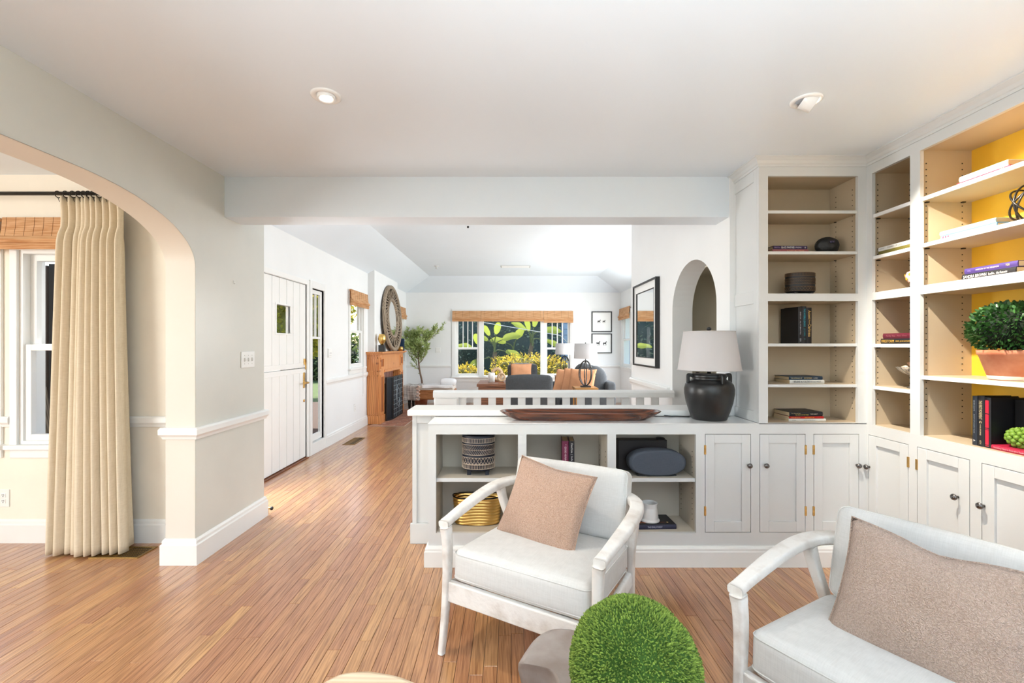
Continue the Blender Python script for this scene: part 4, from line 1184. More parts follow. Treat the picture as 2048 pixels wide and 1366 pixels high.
# ---- table lamp on the worktop
lx, ly, lz = PX(1418, 2.87), 2.87, ZT + .004
la = thing('table_lamp', 'black pottery table lamp with grey linen drum shade on the worktop', 'lamp', (lx, ly, lz))
prof = [(0, 0), (.098, 0), (.106, .006), (.122, .05), (.140, .11), (.149, .165), (.150, .195), (.143, .222), (.125, .243), (.104, .252), (.100, .258), (.104, .268), (.106, .282), (.100, .288), (.06, .290), (0, .290)]
MB().lathe(prof, seg=48).build('body', M_MATBLK, la, local=True)
for a in (0, 180, 100, 280):
    M_ = Matrix.Rotation(math.radians(a), 4, 'Z')
    pts = smoothpath([(.100, 0, .276), (.128, 0, .282), (.134, 0, .272), (.134, 0, .232)], 4)
    MB().sweep(pts, rsec(.022, .014), up=(0, 1, 0), M=M_).build('handle', M_MATBLK, la, local=True)
MB().lathe([(0, .288), (.012, .288), (.012, .36), (0, .36)], seg=16).build('stem', M_CHROME, la, local=True)
MB().tube(smoothpath([(.02, 0, .30), (.025, -.005, .34), (.02, 0, .37)], 4), .002, 6).build('wire', mat('pale_cable', (.7, .68, .62, 1), .5), la, local=True)
zs0, zs1 = PZ(740, ly) - lz, PZ(663, ly) - lz
sh_ = MB().lathe([(.191, zs0 + .003), (.191, zs0), (.188, zs0), (.152, zs1), (.155, zs1 + .001)][::-1], seg=64)
sh_ = MB().lathe([(.1895, zs0), (.1535, zs1), (.1515, zs1 + .001), (.1875, zs0 + .001), (.1895, zs0)], seg=64).build('lamp_shade', M_SHADE, la, local=True)
for (r_, z) in ((.1898, zs0 + .003), (.1538, zs1 - .001)):
    MB().tube([(r_ * math.cos(2 * PI * k / 48), r_ * math.sin(2 * PI * k / 48), z) for k in range(48)], .0022, 6, closed=True).build('trim', M_SHADE, sh_, local=True)
mb = MB()
for k in range(3):
    a = 2 * PI * k / 3 + .4; mb.tube([(0, 0, zs1 - .01), (.152 * math.cos(a), .152 * math.sin(a), zs1 - .004)], .002, 6)
mb.build('spider', M_CHROME, la, local=True)
MB().tube([(0, 0, .36), (0, 0, zs1 - .006)], .006, 8).build('harp', M_CHROME, la, local=True)
MB().lathe([(0, zs1 - .008), (.006, zs1 - .008), (.006, zs1 + .004), (.013, zs1 + .009), (.0145, zs1 + .017), (.010, zs1 + .026), (0, zs1 + .029)], seg=16).build('finial', M_BLACK, la, local=True)
cd = thing('lamp_cord', 'thin black cable trailing from the black lamp behind the long bowl', 'cable', (lx - .2, 2.96, lz))
MB().tube(smoothpath([(lx - .1, 2.93, lz + .004), (lx - .17, 2.965, lz + .004), (lx - .22, 2.955, lz + .006), (lx - .30, 2.985, lz + .012), (lx - .38, 2.99, lz + .02), (lx - .44, 2.985, lz + .004)], 8), .0026, 6).build('cable', M_BLACK, cd)

# ---- long wooden dough bowl
bx0, bx1, by, bz = PX(1000, 2.86), PX(1320, 2.86), 2.852, ZT + .004
bw = thing('dough_bowl', 'long dark brown carved wooden dough bowl on the worktop', 'bowl', ((bx0 + bx1) / 2, by, bz))
hl, hw_ = (bx1 - bx0) / 2, .112
def ring(kx, ky, z, n=72, wob=0):
    out = []
    for i in range(n):
        a = 2 * PI * i / n; c_, s_ = math.cos(a), math.sin(a)
        x = hl * kx * math.copysign(abs(c_) ** .62, c_); y = hw_ * ky * math.copysign(abs(s_) ** .72, s_)
        out.append((x, y, z + wob * (math.sin(3 * a) * .5 + math.sin(7 * a + 1) * .3) + wob * 1.6 * abs(c_) ** 8))
    return out
rings = [ring(.80, .55, 0), ring(.815, .60, .004), ring(.90, .82, .022), ring(.97, .95, .043), ring(1, 1, .053, wob=.0015), ring(.985, .97, .0555, wob=.0015), ring(.955, .87, .053, wob=.0015), ring(.92, .74, .030), ring(.83, .55, .014), ring(.5, .3, .011)]
V = [p for r_ in rings for p in r_]; n = 72
F = [(k * n + i, k * n + (i + 1) % n, (k + 1) * n + (i + 1) % n, (k + 1) * n + i) for k in range(len(rings) - 1) for i in range(n)]
mb = MB(); mb.add(V, F, True); mb.f += [tuple(range(n))[::-1], tuple(range((len(rings) - 1) * n, len(rings) * n))]; mb.sm += [False, True]
mb.build('bowl', M_WALNUT, bw, local=True)

# ---- uplighter added out of view behind the camera to brighten the ceiling
fl = thing('added_uplighter', 'slim white uplighter added unseen behind the camera to brighten the ceiling', 'lamp', (0.45, -0.75, 0))
MB().lathe([(0, 0), (.15, 0), (.15, .015), (.02, .03), (0, .03)], seg=32).build('base', M_WHITE, fl, local=True)
MB().tube([(0, 0, .02), (0, 0, 1.06)], .012, 12).build('pole', M_WHITE, fl, local=True)
MB().lathe([(.02, 1.05), (.16, 1.13), (.165, 1.14), (.155, 1.135), (.02, 1.065)], seg=40).build('lamp_shade', M_WHITE, fl, local=True)
L = light('uplighter_fill', 'SPOT', (.45, -0.75, 1.10), 760, (0.90, 0.955, 1.0), rot=(PI, 0, 0), spot_size=math.radians(150), spot_blend=.7, shadow_soft_size=.1)
# ---- recessed lights
def downlight(label, x, y, tilt, aimdir, watts, cone):
    t = thing('recessed_light', label, 'light', (x, y, ZC))
    MB().lathe([(.066, 0), (.066, -.004), (.060, -.008), (.050, -.008), (.042, -.003), (.040, .0)], seg=40).build('trim_ring', M_WHITE, t, local=True)
    MT = Matrix.Rotation(math.radians(aimdir), 4, 'Z') @ Matrix.Rotation(math.radians(-tilt), 4, 'Y')
    dz = -.040 if tilt > 15 else -.016
    MB().lathe([(.040, .014), (.040, dz), (.036, dz - .002), (.028, dz + .004), (.024, dz + .010), (0, dz + .010)], seg=32, M=MT).build('eyeball', M_WHITE, t, local=True)
    lens = mat('lamp_lens', (1, 1, 1, 1), .4, emit=(1, .93, .82, 1), estr=14)
    MB().lathe([(0, dz + .009), (.024, dz + .009)], seg=24, M=MT).build('lens', lens, t, local=True)
    p = Vector((x, y, ZC)) + (MT @ Vector((0, 0, dz - .012)))
    d = Matrix.Rotation(math.radians(aimdir), 3, 'Z') @ Matrix.Rotation(math.radians(-tilt * .72), 3, 'Y') @ Vector((0, 0, -1))
    L = light('lamp_beam', 'SPOT', p, watts, (1.0, .90, .76), spot_size=math.radians(cone), spot_blend=.5, shadow_soft_size=.018)
    L.rotation_euler = d.to_track_quat('-Z', 'Y').to_euler()
    return t
downlight('round white recessed ceiling light on the side of the arch', PX(652, 2.03), 2.03, 4, 0, 62, 96)
downlight('tilted white eyeball ceiling light aimed at the wall bookcase', PX(1612, 2.07), 2.07, 58, -14, 215, 86)
# ================================================================== THINGS ON THE SHELVES AND WALLS
def bmat(rgb): return mat('book_%d_%d_%d' % rgb, srgb(*rgb), 0.5)
M_TITLE = {}
def tmat(rgb): return mat('print_%d_%d_%d' % rgb, srgb(*rgb), 0.5)
def book(label, L, W, T, rgb, M, title=None, group=None, pages=None, hard=True):
    """local x along the spine, spine at y=0 facing -y, z through the thickness; title: list of (text, x, size, colour[, width])"""
    t = thing('book', label, 'book', M=M, group=group)
    c = .0022 if hard else .0008
    e = .003 if hard else .0
    mb = MB(); mb.box(0, L, .003, W, 0, c); mb.box(0, L, .003, W, T - c, T)
    n = 6; sec = [(.004, 0)] + [(.004 - .004 * math.sin(PI * k / n) - .0, T * k / n) for k in range(1, n)] + [(.004, T), (.006, T), (.006, 0)]
    mb.prism(sec, 'X', 0, L, smooth=False)
    mb.build('cover', bmat(rgb), t, local=True, recalc=True)
    B(e, L - e, .005, W - e, c, T - c).build('pages', M_PAGES, t, local=True)
    for q in (title or []):
        tx, x, sz, col = q[:4]; fit = q[4] if len(q) > 4 else None
        zz = q[5] if len(q) > 5 else T / 2
        lettering(tx, sz, tmat(col), t, frameM((x, -.0006, zz), (1, 0, 0), (0, 0, 1), (0, -1, 0)), fit=fit, ext=.0003)
    return t
def flatM(x, y, z, rz=0): return Matrix.Translation((x, y, z)) @ Matrix.Rotation(math.radians(rz), 4, 'Z')
def standM(x, y, z, h, rz=0):       # spine towards -y, book stands on z, reading top to bottom
    return Matrix.Translation((x, y, z)) @ Matrix.Rotation(math.radians(rz), 4, 'Z') @ frameM((0, 0, h), (0, 0, -1), (0, 1, 0), (1, 0, 0))
RX = Matrix.Rotation(math.radians(-90), 4, 'Z')   # turns things towards the room for the right-hand wall
def flatR(y, x, z, rz=0): return Matrix.Translation((x, y, z)) @ RX @ Matrix.Rotation(math.radians(rz), 4, 'Z')
def standR(y, x, z, h, rz=0): return Matrix.Translation((x, y, z)) @ RX @ Matrix.Rotation(math.radians(rz), 4, 'Z') @ frameM((0, 0, h), (0, 0, -1), (0, 1, 0), (1, 0, 0))
WHT = (226, 226, 222); GLD = (214, 176, 96)

# tall bookcase facing the room ------------------------------------
ysp = YF + .06
z = fz(502); s_ = FPX / ysp
X = lambda px, Y=ysp: PX(px, Y)
book('rose paperback lying under the purple book on the second shelf', .222, .15, .0235, (146, 78, 80), flatM(X(1545), ysp, z), [('LOST IN TIME', .09, .014, (206, 150, 116), .105), ('ORTIZ', .012, .008, (196, 130, 110), .04)], 'books in the tall bookcase')
mb = MB()
book('dark purple paperback lying on the rose book', .214, .15, .022, (48, 30, 66), flatM(X(1547), ysp, z + .0236, 2), [('SMITH', .006, .009, (150, 130, 180), .035), ('BLACK PANTHER', .050, .017, WHT, .082), ('UPRISING', .136, .013, (190, 186, 196), .040), ('8', .196, .014, WHT)], 'books in the tall bookcase')
g = thing('geode', 'black faceted round geode ornament on the second shelf of the tall bookcase', 'ornament', (X(1654, 2.83), 2.83, z))
rn = random.Random(4); ph = [rn.uniform(0, 6) for _ in range(4)]
MB().ico((0, 0, .056), .072, sub=3, scale=(1, .7, .79), smooth=False, disp=lambda q: 1 + .03 * math.sin(5 * q.x + ph[0]) * math.cos(4 * q.z + ph[1]) + .015 * math.sin(17 * q.x + 13 * q.z)).build('shell', mat('black_rock', (.008, .008, .009, 1), .55, bump=.5, bscale=50), g, local=True)
for k, (a, b, r_) in enumerate(((-.010, .072, .010), (.008, .074, .009), (-.004, .058, .007), (.016, .064, .007))):
    MB().ico((a, -.0525 + .004 * k, b), r_, sub=1, scale=(1, .5, 1), smooth=False).build('crystal', mat('violet_crystal', srgb(66, 60, 84), .25), g, local=True)

# banded tribal planters: dark body with raised pale bands
def planter(label, M, r, h, sx, sy, bands, legs=True, dark=(20, 24, 34), pale=(196, 176, 146), tk=1.0):
    t = thing('planter', label, 'planter', M=M, group='dark planters with carved pale bands')
    zl = h * .12 if legs else 0
    md = mat('planter_dark_%d' % dark[2], srgb(*dark), .5); mp = mat('planter_pale_%d' % pale[2], srgb(*pale), .7)
    MB().lathe([(0, zl), (r * .90, zl), (r * .97, zl + h * .03), (r, zl + h * .08), (r, h * .98), (r * .985, h), (r * .92, h), (r * .91, h * .86), (0, h * .84)], seg=56, sx=sx, sy=sy).build('pot', md, t, local=True)
    if legs:
        for a in (40, 140, 220, 320):
            a = math.radians(a); cx, cy = r * .72 * math.cos(a) * sx, r * .72 * math.sin(a) * sy
            B(cx - .012, cx + .012, cy - .012, cy + .012, 0, zl + .004).build('foot', md, t, local=True, bevel=.003)
    P = lambda a, z, o=.0014: ((r + o) * math.cos(a) * sx, (r + o) * math.sin(a) * sy, z)
    def arc_tube(mb, pts, w_): mb.tube(pts, w_, 4)
    for (kind, z0, z1) in bands:
        z0, z1 = zl + (h - zl) * z0, zl + (h - zl) * z1
        bd = MB()
        for z_ in (z0, z1): bd.tube([P(2 * PI * k / 48, z_) for k in range(48)], .0013 * tk, 4, closed=True)
        if kind == 'ticks':
            for k in range(64): a = 2 * PI * k / 64; bd.tube([P(a, z0), P(a, z1)], .0011 * tk, 4)
        elif kind == 'chevron':
            zm = (z0 + z1) / 2
            bd.tube([P(2 * PI * k / 48, zm) for k in range(48)], .001 * tk, 4, closed=True)
            for k in range(56):
                a = 2 * PI * k / 56; d = 2 * PI / 56 * 1.6
                bd.tube([P(a, z0), P(a + d, zm), P(a, z1)], .001 * tk, 4)
        else:
            for k in range(30):
                a = 2 * PI * k / 30; d = PI / 30
                bd.tube([P(a, z0), P(a + d, (z0 + z1) / 2), P(a + 2 * d, z0)], .0013 * tk, 4); bd.tube([P(a, z1), P(a + d, (z0 + z1) / 2), P(a + 2 * d, z1)], .0013 * tk, 4)
        o = bd.build('band', mp, t, local=True); o['kind'] = 'stuff'
    return t
planter('black planter with bronze carved bands in the tall bookcase', flatM(X(1600, 2.82), 2.82, zr1), .086, .138, 1.0, .72, (('ticks', .83, .98), ('chevron', .42, .70), ('net', .07, .28)), True, (16, 15, 18), (126, 98, 70), .72)

zb1 = fz(687)
T3 = [(.026, .226, (22, 22, 26), [('ENEMY OF', .03, .010, (190, 188, 196), .045), ('ALL MY BEAUTIFUL', .085, .010, (190, 188, 196), .085), ('EDS', .195, .014, (200, 200, 206), .018)], 'plain black hardback standing at the back of the trio'),
      (.030, .231, (16, 20, 28), [('THE INVISIBLE LEAGUE', .014, .018, (64, 170, 190), .112), ('LE CARRE', .135, .016, (40, 120, 130), .05), ('P', .20, .012, (60, 150, 160))], 'black hardback with turquoise spine lettering in the middle of the trio'),
      (.036, .224, (20, 20, 26), [('Ascent', .018, .030, (224, 186, 110), .055), ('from', .076, .016, (206, 166, 96), .026), ('Darkness', .106, .030, (224, 186, 110), .075)], 'black hardback with gold spine lettering at the end of the trio')]
u = 0.0
base = Matrix.Translation((X(1597, 2.79), 2.79, zb1)) @ Matrix.Rotation(math.radians(8), 4, 'Z')
for (T, hh, rgb, tt, lab) in T3:
    book(lab + ' in the tall bookcase', hh, .15, T, rgb, base @ Matrix.Translation((u, 0, 0)) @ frameM((0, 0, hh), (0, 0, -1), (0, 1, 0), (1, 0, 0)), tt, 'books in the tall bookcase'); u += T + .0006
z = fz(769)
book('white paperback with black spine title lying on the fifth shelf', .212, .15, .023, (222, 220, 214), flatM(X(1579), ysp - .005, z, 0), [('I BELIEVE IN YOUTH', .018, .017, (30, 30, 34), .100), ('MARY ALICE WRIGHT', .122, .008, (90, 90, 94), .068)], 'books in the tall bookcase', hard=False)
book('thin dark blue hardback with yellow boards on the white paperback', .210, .15, .021, (16, 44, 66), flatM(X(1578), ysp - .004, z + .0232, 2), [('THE INTERNALS OF', .008, .010, (196, 190, 150), .072), ('NOVEMBER', .092, .010, (206, 180, 120), .052), ('LUNN', .152, .009, (190, 190, 180), .026)], 'books in the tall bookcase')
z = zbo
book('thin white paperback at the bottom of the lowest stack in the tall bookcase', .226, .16, .018, (214, 212, 204), flatM(X(1575), ysp - .015, z), [('LEVINE', .02, .007, (130, 130, 130), .022), ('NOTES ON THE MARGIN', .09, .007, (150, 150, 150), .07)], 'books in the tall bookcase', hard=False)
book('thin red paperback between the white and black books', .214, .155, .013, (176, 26, 18), flatM(X(1576), ysp - .014, z + .0182, 1), [('NOTES AND NOTICES', .012, .006, (220, 150, 90), .055), ('MERCHANT OF', .095, .007, (232, 170, 60), .058)], 'books in the tall bookcase', hard=False)
book('thick black hardback on top of the lowest stack in the tall bookcase', .210, .155, .027, (20, 21, 26), flatM(X(1577), ysp - .014, z + .0314, 3), [('Tom Clancy and Steve', .008, .007, (190, 170, 120), .06, .019), ('THE TEETH OF THE TIGER', .034, .009, (206, 180, 90), .085, .009), ('TOM CLANCY', .13, .009, (200, 190, 170), .045)], 'books in the tall bookcase')

# wall bookcase, first column ---------------------------------------
XS = XF + .035
def yR(px, x=XS): return FPX * x / (px - VX)
z = 1.857
book('olive green hardback lying under the white book in the corner column', .215, .15, .026, (112, 104, 46), flatR(yR(1757), XS, z), None, 'books in the wall bookcase')
book('white paperback lying on the olive book in the corner column', .215, .15, .022, (224, 224, 222), flatR(yR(1756), XS, z + .0262), [('PRESSLEY', .012, .007, (150, 150, 150), .034), ('CABARET OF LOVE', .065, .014, (150, 150, 146), .10)], 'books in the wall bookcase')
z = 1.336
book('black hardback with gold title lying under the maroon book', .240, .16, .031, (24, 25, 30), flatR(yR(1761), XS, z), [('FIRESTORM', .008, .021, (200, 160, 70), .085), ('IRIS JOHANSEN', .105, .010, (200, 160, 70), .105)], 'books in the wall bookcase')
book('maroon hardback lying on the black book in the corner column', .230, .155, .030, (96, 26, 44), flatR(yR(1764), XS + .004, z + .0312), [('Family Ties', .025, .013, (150, 90, 100), .06), ('No. One', .10, .012, (140, 80, 92), .06)], 'books in the wall bookcase')
# painted clay jar
z = zr1
j = thing('painted_jar', 'small amber clay jar with a painted floral band in the corner column', 'jar', (XF + .135, 2.478, z))
pr = [(0, 0), (.034, 0), (.040, .010), (.062, .035), (.078, .060), (.080, .078), (.070, .100), (.050, .115), (.040, .124), (.038, .150), (.044, .158), (.060, .166), (.068, .176), (.060, .184), (.050, .186), (.040, .180), (0, .178)]
MB().lathe(pr, seg=36).build('body', mat('amber_clay', srgb(150, 84, 30), .25, var=.35, vscale=16, coat=.4), j, local=True)
bandm = mat('painted_band', srgb(236, 214, 200), .5, col2=srgb(226, 160, 170), vscale=26)
MB().lathe([(.0665, .040), (.0795, .060), (.0815, .078), (.0735, .097)], seg=36).build('painted_band', bandm, j, local=True)
MB().lathe([(.0400, .128), (.0392, .148)], seg=36).build('neck_band', mat('neck_paint', srgb(232, 222, 196), .5), j, local=True)
fm = mat('flower_yellow', srgb(222, 170, 40), .5)
for k in range(16):
    a = 2 * PI * k / 16; zz = .058 if k % 2 else .080; r_ = .0805 if k % 2 else .0825
    d = Vector((math.cos(a), math.sin(a), 0)); s2 = Vector((-math.sin(a), math.cos(a), 0))
    MB().lathe([(.0, .0016), (.007, .001), (.009, -.002)], seg=10, M=frameM((d.x * r_, d.y * r_, zz), s2, (0, 0, 1), d)).build('flower', fm, j, local=True)
# glass compote with shells
z = 1.088
M_CUT = mat('cut_glass', (.93, .93, .93, 1), .05, trans=.9, spec=.6)
g = thing('glass_compote', 'cut glass pedestal dish filled with seashells in the corner column', 'dish', (XF + .125, 2.505, z))
prf = [(0, 0), (.046, 0), (.050, .004), (.036, .012), (.017, .022), (.013, .040), (.016, .058), (.024, .066), (.060, .082), (.085, .104), (.094, .118), (.090, .119), (.080, .106), (.055, .086), (.02, .074), (0, .073)]
MB().lathe(prf, seg=40, wob=lambda a, zz: 1 + (.05 * math.cos(10 * a) if zz > .06 else .03 * math.cos(8 * a)), smooth=False).build('dish', M_CUT, g, local=True)
def shell(label, p, rz, L, r, col):
    t = thing('seashell', label, 'shell', M=Matrix.Translation(p) @ Matrix.Rotation(math.radians(rz), 4, 'Z') @ Matrix.Rotation(math.radians(84), 4, 'Y'), group='seashells in the glass dish')
    prf = [(0, -L / 2)]; n = 12
    for k in range(1, n):
        q = k / n; rr = r * math.sin(PI * min(1, q * 1.05) ** .75) * (1 + .10 * (k % 2)); prf.append((max(.0005, rr), -L / 2 + L * q))
    prf.append((0, L / 2))
    MB().lathe(prf, seg=16, sx=1, sy=.8).build('whorl', mat('shell_%d' % col[1], srgb(*col), .45, var=.25, vscale=30), t, local=True)
gx, gy, gz = XF + .125, 2.505, z
shell('long peach cone shell on top of the glass dish', (gx - .03, gy + .01, gz + .136), 80, .085, .016, (228, 176, 138))
shell('round white shell beside the cone shell in the glass dish', (gx - .01, gy - .055, gz + .128), 20, .062, .026, (226, 216, 206))
shell('cream whorled shell at the rim of the glass dish', (gx - .045, gy + .035, gz + .112), 110, .05, .016, (216, 200, 180))
shell('small grey shell lying low in the glass dish', (gx + .0, gy + .02, gz + .107), 50, .048, .018, (200, 186, 176))
shell('ivory shell at the back of the glass dish', (gx + .045, gy - .02, gz + .112), 150, .06, .02, (222, 206, 190))

# wall bookcase, wide column ----------------------------------------
z = 2.103
book('red hardback with gold title lying on the top shelf of the wall bookcase', .235, .155, .020, (176, 22, 50), flatR(yR(1909), XS + .01, z), [('Now, Discover Your Strengths', .018, .013, (214, 170, 150), .135), ('ill', .195, .016, (222, 190, 120), .018)], 'books in the wall bookcase')
book('white hardback lying on the red book on the top shelf', .215, .15, .026, (222, 222, 218), flatR(yR(1913), XS + .012, z + .0202), None, 'books in the wall bookcase')
z = 1.860
book('sky blue hardback with a red patch lying under the pale teal book', .265, .17, .025, (104, 164, 210), flatR(yR(1876), XS + .012, z), [('III', .012, .020, (200, 50, 70), .032)], 'books in the wall bookcase')
book('pale teal hardback lying on the sky blue book', .265, .175, .021, (160, 190, 188), flatR(yR(1875), XS + .010, z + .0252), None, 'books in the wall bookcase')
ob = thing('wire_orb', 'dark bronze orb of crossing metal rings on the wall bookcase', 'ornament', (XF + .12, FPX * (XF + .12) / (2066 - VX), z))
for k, (ax, an) in enumerate((('Y', 0), ('Y', 60), ('X', 55), ('X', -50))):
    M_ = Matrix.Translation((0, 0, .088)) @ Matrix.Rotation(math.radians(an), 4, ax) @ Matrix.Rotation(math.radians(25 * k), 4, 'Z')
    MB().tube([(.083 * math.cos(2 * PI * q / 40), .083 * math.sin(2 * PI * q / 40) if k else .083 * math.sin(2 * PI * q / 40), 0) for q in range(40)], .0042, 8, closed=True, M=M_ @ Matrix.Rotation(math.radians(90 if k < 2 else 0), 4, 'X')).build('ring', M_IRON, ob, local=True)
z = zr1
book('black hardback with silver title under the purple book on the middle rail', .232, .155, .030, (26, 26, 30), flatR(yR(1921), XS + .006, z), [('SANDRA BROWN', .008, .020, (206, 204, 200), .105), ('hello, darkness', .122, .016, (206, 204, 200), .078)], 'books in the wall bookcase')
book('purple hardback lying on the black book on the middle rail', .228, .155, .026, (70, 52, 116), flatR(yR(1925), XS + .008, z + .0302), [('OSC', .016, .010, (150, 130, 180), .016), ('SHADOW OF THE HEGEMON', .054, .010, (206, 190, 190), .100), ('TOR', .182, .013, (226, 206, 140), .016)], 'books in the wall bookcase')
# boxwood in terracotta
z = 1.170
px_, py_ = XF + .135, FPX * (XF + .135) / (2024 - VX)
bx = thing('potted_boxwood', 'round clipped boxwood in a terracotta pot on the wall bookcase', 'plant', (px_, py_, z))
M_TERRA = mat('terracotta', srgb(178, 98, 64), .8, col2=srgb(206, 140, 108), vscale=9, bump=.1, bscale=40)
MB().lathe([(0, 0), (.072, 0), (.076, .004), (.108, .112), (.113, .116), (.115, .136), (.108, .138), (.102, .120), (0, .115)], seg=40).build('pot', M_TERRA, bx, local=True)
MB().lathe([(.0765, .003), (.0815, .018), (.0812, .020)], seg=40, wob=lambda a, zz: 1 + (.01 * math.sin(7 * a) if zz > .01 else 0)).build('limescale', mat('limescale', srgb(226, 210, 196), .9), bx, local=True)
cz = .232; rr = .148
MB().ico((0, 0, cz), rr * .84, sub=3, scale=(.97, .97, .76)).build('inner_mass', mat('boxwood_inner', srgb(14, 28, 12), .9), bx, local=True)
rn = random.Random(8); mb = MB()
def leaf(mb, p, d, up, L, w_):
    d = d.normalized(); sd = d.cross(up).normalized(); nn = sd.cross(d).normalized()
    pts = [p, p + d * L * .35 + sd * w_ + nn * w_ * .3, p + d * L * .75 + sd * w_ * .75 + nn * w_ * .25, p + d * L, p + d * L * .75 - sd * w_ * .75 + nn * w_ * .25, p + d * L * .35 - sd * w_ + nn * w_ * .3, p + d * L * .5]
    mb.add([tuple(q) for q in pts], [(0, 1, 6), (1, 2, 6), (2, 3, 6), (3, 4, 6), (4, 5, 6), (5, 0, 6)], True)
for i in range(1900):
    zz = 1 - 2 * (i + .5) / 1900; a = i * 2.399963; q = math.sqrt(1 - zz * zz)
    n_ = Vector((q * math.cos(a), q * math.sin(a), zz))
    if n_.z < -.75: continue
    sc = rn.uniform(.86, 1.0)
    p = Vector((n_.x * rr * sc * .97, n_.y * rr * sc * .97, n_.z * rr * .80 * sc)) + Vector((0, 0, cz))
    d = n_ + Vector((rn.uniform(-.9, .9), rn.uniform(-.9, .9), rn.uniform(-.7, .9)))
    leaf(mb, p, d, n_.orthogonal() + Vector((0, 0, .2)), rn.uniform(.016, .025), rn.uniform(.0045, .007))
o = mb.build('foliage', leafmat('boxwood_leaf', srgb(28, 62, 24), srgb(74, 122, 60), .35, .1), bx, local=True); o['kind'] = 'stuff'
# standing books, lying pink book, green artichoke
z = zb_ + .0145
u = FPX * (XS + .015) / (1943.5 - VX)
for (T, hh, rgb, tt, lab) in ((.022, .232, (26, 34, 46), [('SEVEN DAYS', .02, .009, (130, 136, 140), .05), ('SECRETS OF ANCIENT RUINS', .085, .009, (120, 126, 130), .09), ('A', .205, .014, (210, 206, 200))], 'slate blue hardback standing first in the wall bookcase row'),
                              (.033, .236, (18, 19, 26), [('THE FIRST MOVEMENT', .022, .020, (206, 190, 150), .088), ('G', .117, .016, (206, 190, 150)), ('A NOVEL OF SUSPENSE', .132, .008, (200, 184, 146), .052), ('CITY', .208, .010, (206, 190, 150), .018)], 'black hardback with cream title standing second in the wall bookcase row'),
                              (.027, .232, (20, 20, 26), [('I', .016, .001, (200, 24, 50))], 'black hardback with a red spine standing third in the wall bookcase row')):
    t = book(lab, hh, .16, T, rgb, standR(u, XS + .015, z, hh), tt, 'books in the wall bookcase')
    if T == .027:
        for (a, b) in ((.014, .074), (.078, .140), (.144, .147), (.150, .218), (.222, .225)):
            B(a, b, -.0012, .0, .005, .020).build('red_label', bmat((196, 26, 56)), t, local=True)
    u -= T + .0008
yb_k = u
book('black hardback standing with its cover to the room behind the green artichoke', .225, .158, .028, (22, 22, 26), Matrix.Translation((XF + .155, yb_k, z)) @ RX @ frameM((0, 0, 0), (0, 0, 1), (1, 0, 0), (0, 1, 0)) , None, 'books in the wall bookcase')
mb = MB()
for (a, b, l) in ((.02, .03, .035), (-.018, .03, .03), (.022, -.018, .03), (-.03, .0, .025)):
    pass
pk = thing('pink_book', '', 'book'); bpy.data.objects.remove(pk)
book('crimson paperback lying flat under the green artichoke', .25, .12, .020, (176, 30, 62), flatR(yb_k - .004, XS + .012, z), [('Everything I Need to Know about Reading Women', .012, .010, (214, 150, 160), .15)], 'books in the wall bookcase', hard=False)
ar = thing('artichoke', 'green artificial artichoke on the crimson book', 'ornament', (XF + .105, yb_k - .075, z + .0205))
MB().ico((0, 0, .042), .040, sub=2, scale=(.95, 1.15, .95)).build('heart', mat('artichoke_heart', srgb(74, 110, 24), .6), ar, local=True)
rn = random.Random(3)
M_ART = leafmat('artichoke_scale', srgb(84, 122, 26), srgb(138, 172, 62), .5, .1)
for i in range(60):
    zz = 1 - 2 * (i + .5) / 60; a = i * 2.399963; q = math.sqrt(1 - zz * zz)
    n_ = Vector((q * math.cos(a), q * math.sin(a), zz)); p = Vector((n_.x * .038, n_.y * .046, n_.z * .038 + .042))
    MB().ico(tuple(p), .0125, sub=1, scale=(1, 1, 1)).build('scale', M_ART, ar, local=True)

# low bookcase -------------------------------------------------------
zsh = fz(958)
planter('oval navy planter with three carved cream bands on short feet in the low bookcase', flatM(PX(957, 2.835), 2.835, zsh), .102, .247, 1.0, .72, (('ticks', .80, .92), ('chevron', .46, .74), ('net', .20, .38), ('ticks', .06, .18)), True, (20, 26, 40), (206, 188, 168))
zlo = zc0
gb = thing('gold_basket', 'oval rippled gold metal basket on the bottom of the low bookcase', 'basket', (PX(955, 2.87), 2.87, zlo))
n = 60; rows = []
NR = 11
for k in range(NR * 4 + 1):
    q = k / (NR * 4); zz = .004 + .165 * q
    row = []
    for i in range(n):
        a = 2 * PI * i / n
        bulge = .006 * abs(math.sin(PI * q * NR * .82 + .9 * math.sin(2 * a + 1) + .5 * math.sin(5 * a)))
        taper = .90 + .10 * q
        row.append(((.152 * taper + bulge) * math.copysign(abs(math.cos(a)) ** .8, math.cos(a)), (.062 * taper + bulge) * math.copysign(abs(math.sin(a)) ** .8, math.sin(a)), zz + .006 * abs(math.cos(a)) ** 4 * q))
    rows.append(row)
V = [p for r_ in rows for p in r_]; nr = len(rows)
F = [(k * n + i, k * n + (i + 1) % n, (k + 1) * n + (i + 1) % n, (k + 1) * n + i) for k in range(nr - 1) for i in range(n)]
mb = MB(); mb.add(V, F, True); mb.f.append(tuple(range(n))[::-1]); mb.sm.append(False)
o = mb.build('rippled_wall', M_GOLD, gb, local=True); sl = o.modifiers.new('thick', 'SOLIDIFY'); sl.thickness = .004
MB().tube([(p[0], p[1], p[2] + .002) for p in rows[-1]], .004, 6, closed=True).build('rim', mat('dark_bronze', srgb(40, 32, 26), .4, metal=.6), gb, local=True)
hb = .205
t = book('burgundy hardback standing beside a black book in the low bookcase', hb, .16, .040, (108, 34, 66), standM(PX(1124, 2.83), 2.82, zsh, hb, -4), [('*', .02, .014, WHT), ('GOOD HUMANS', .034, .016, (222, 200, 206), .10)], 'books in the low bookcase')
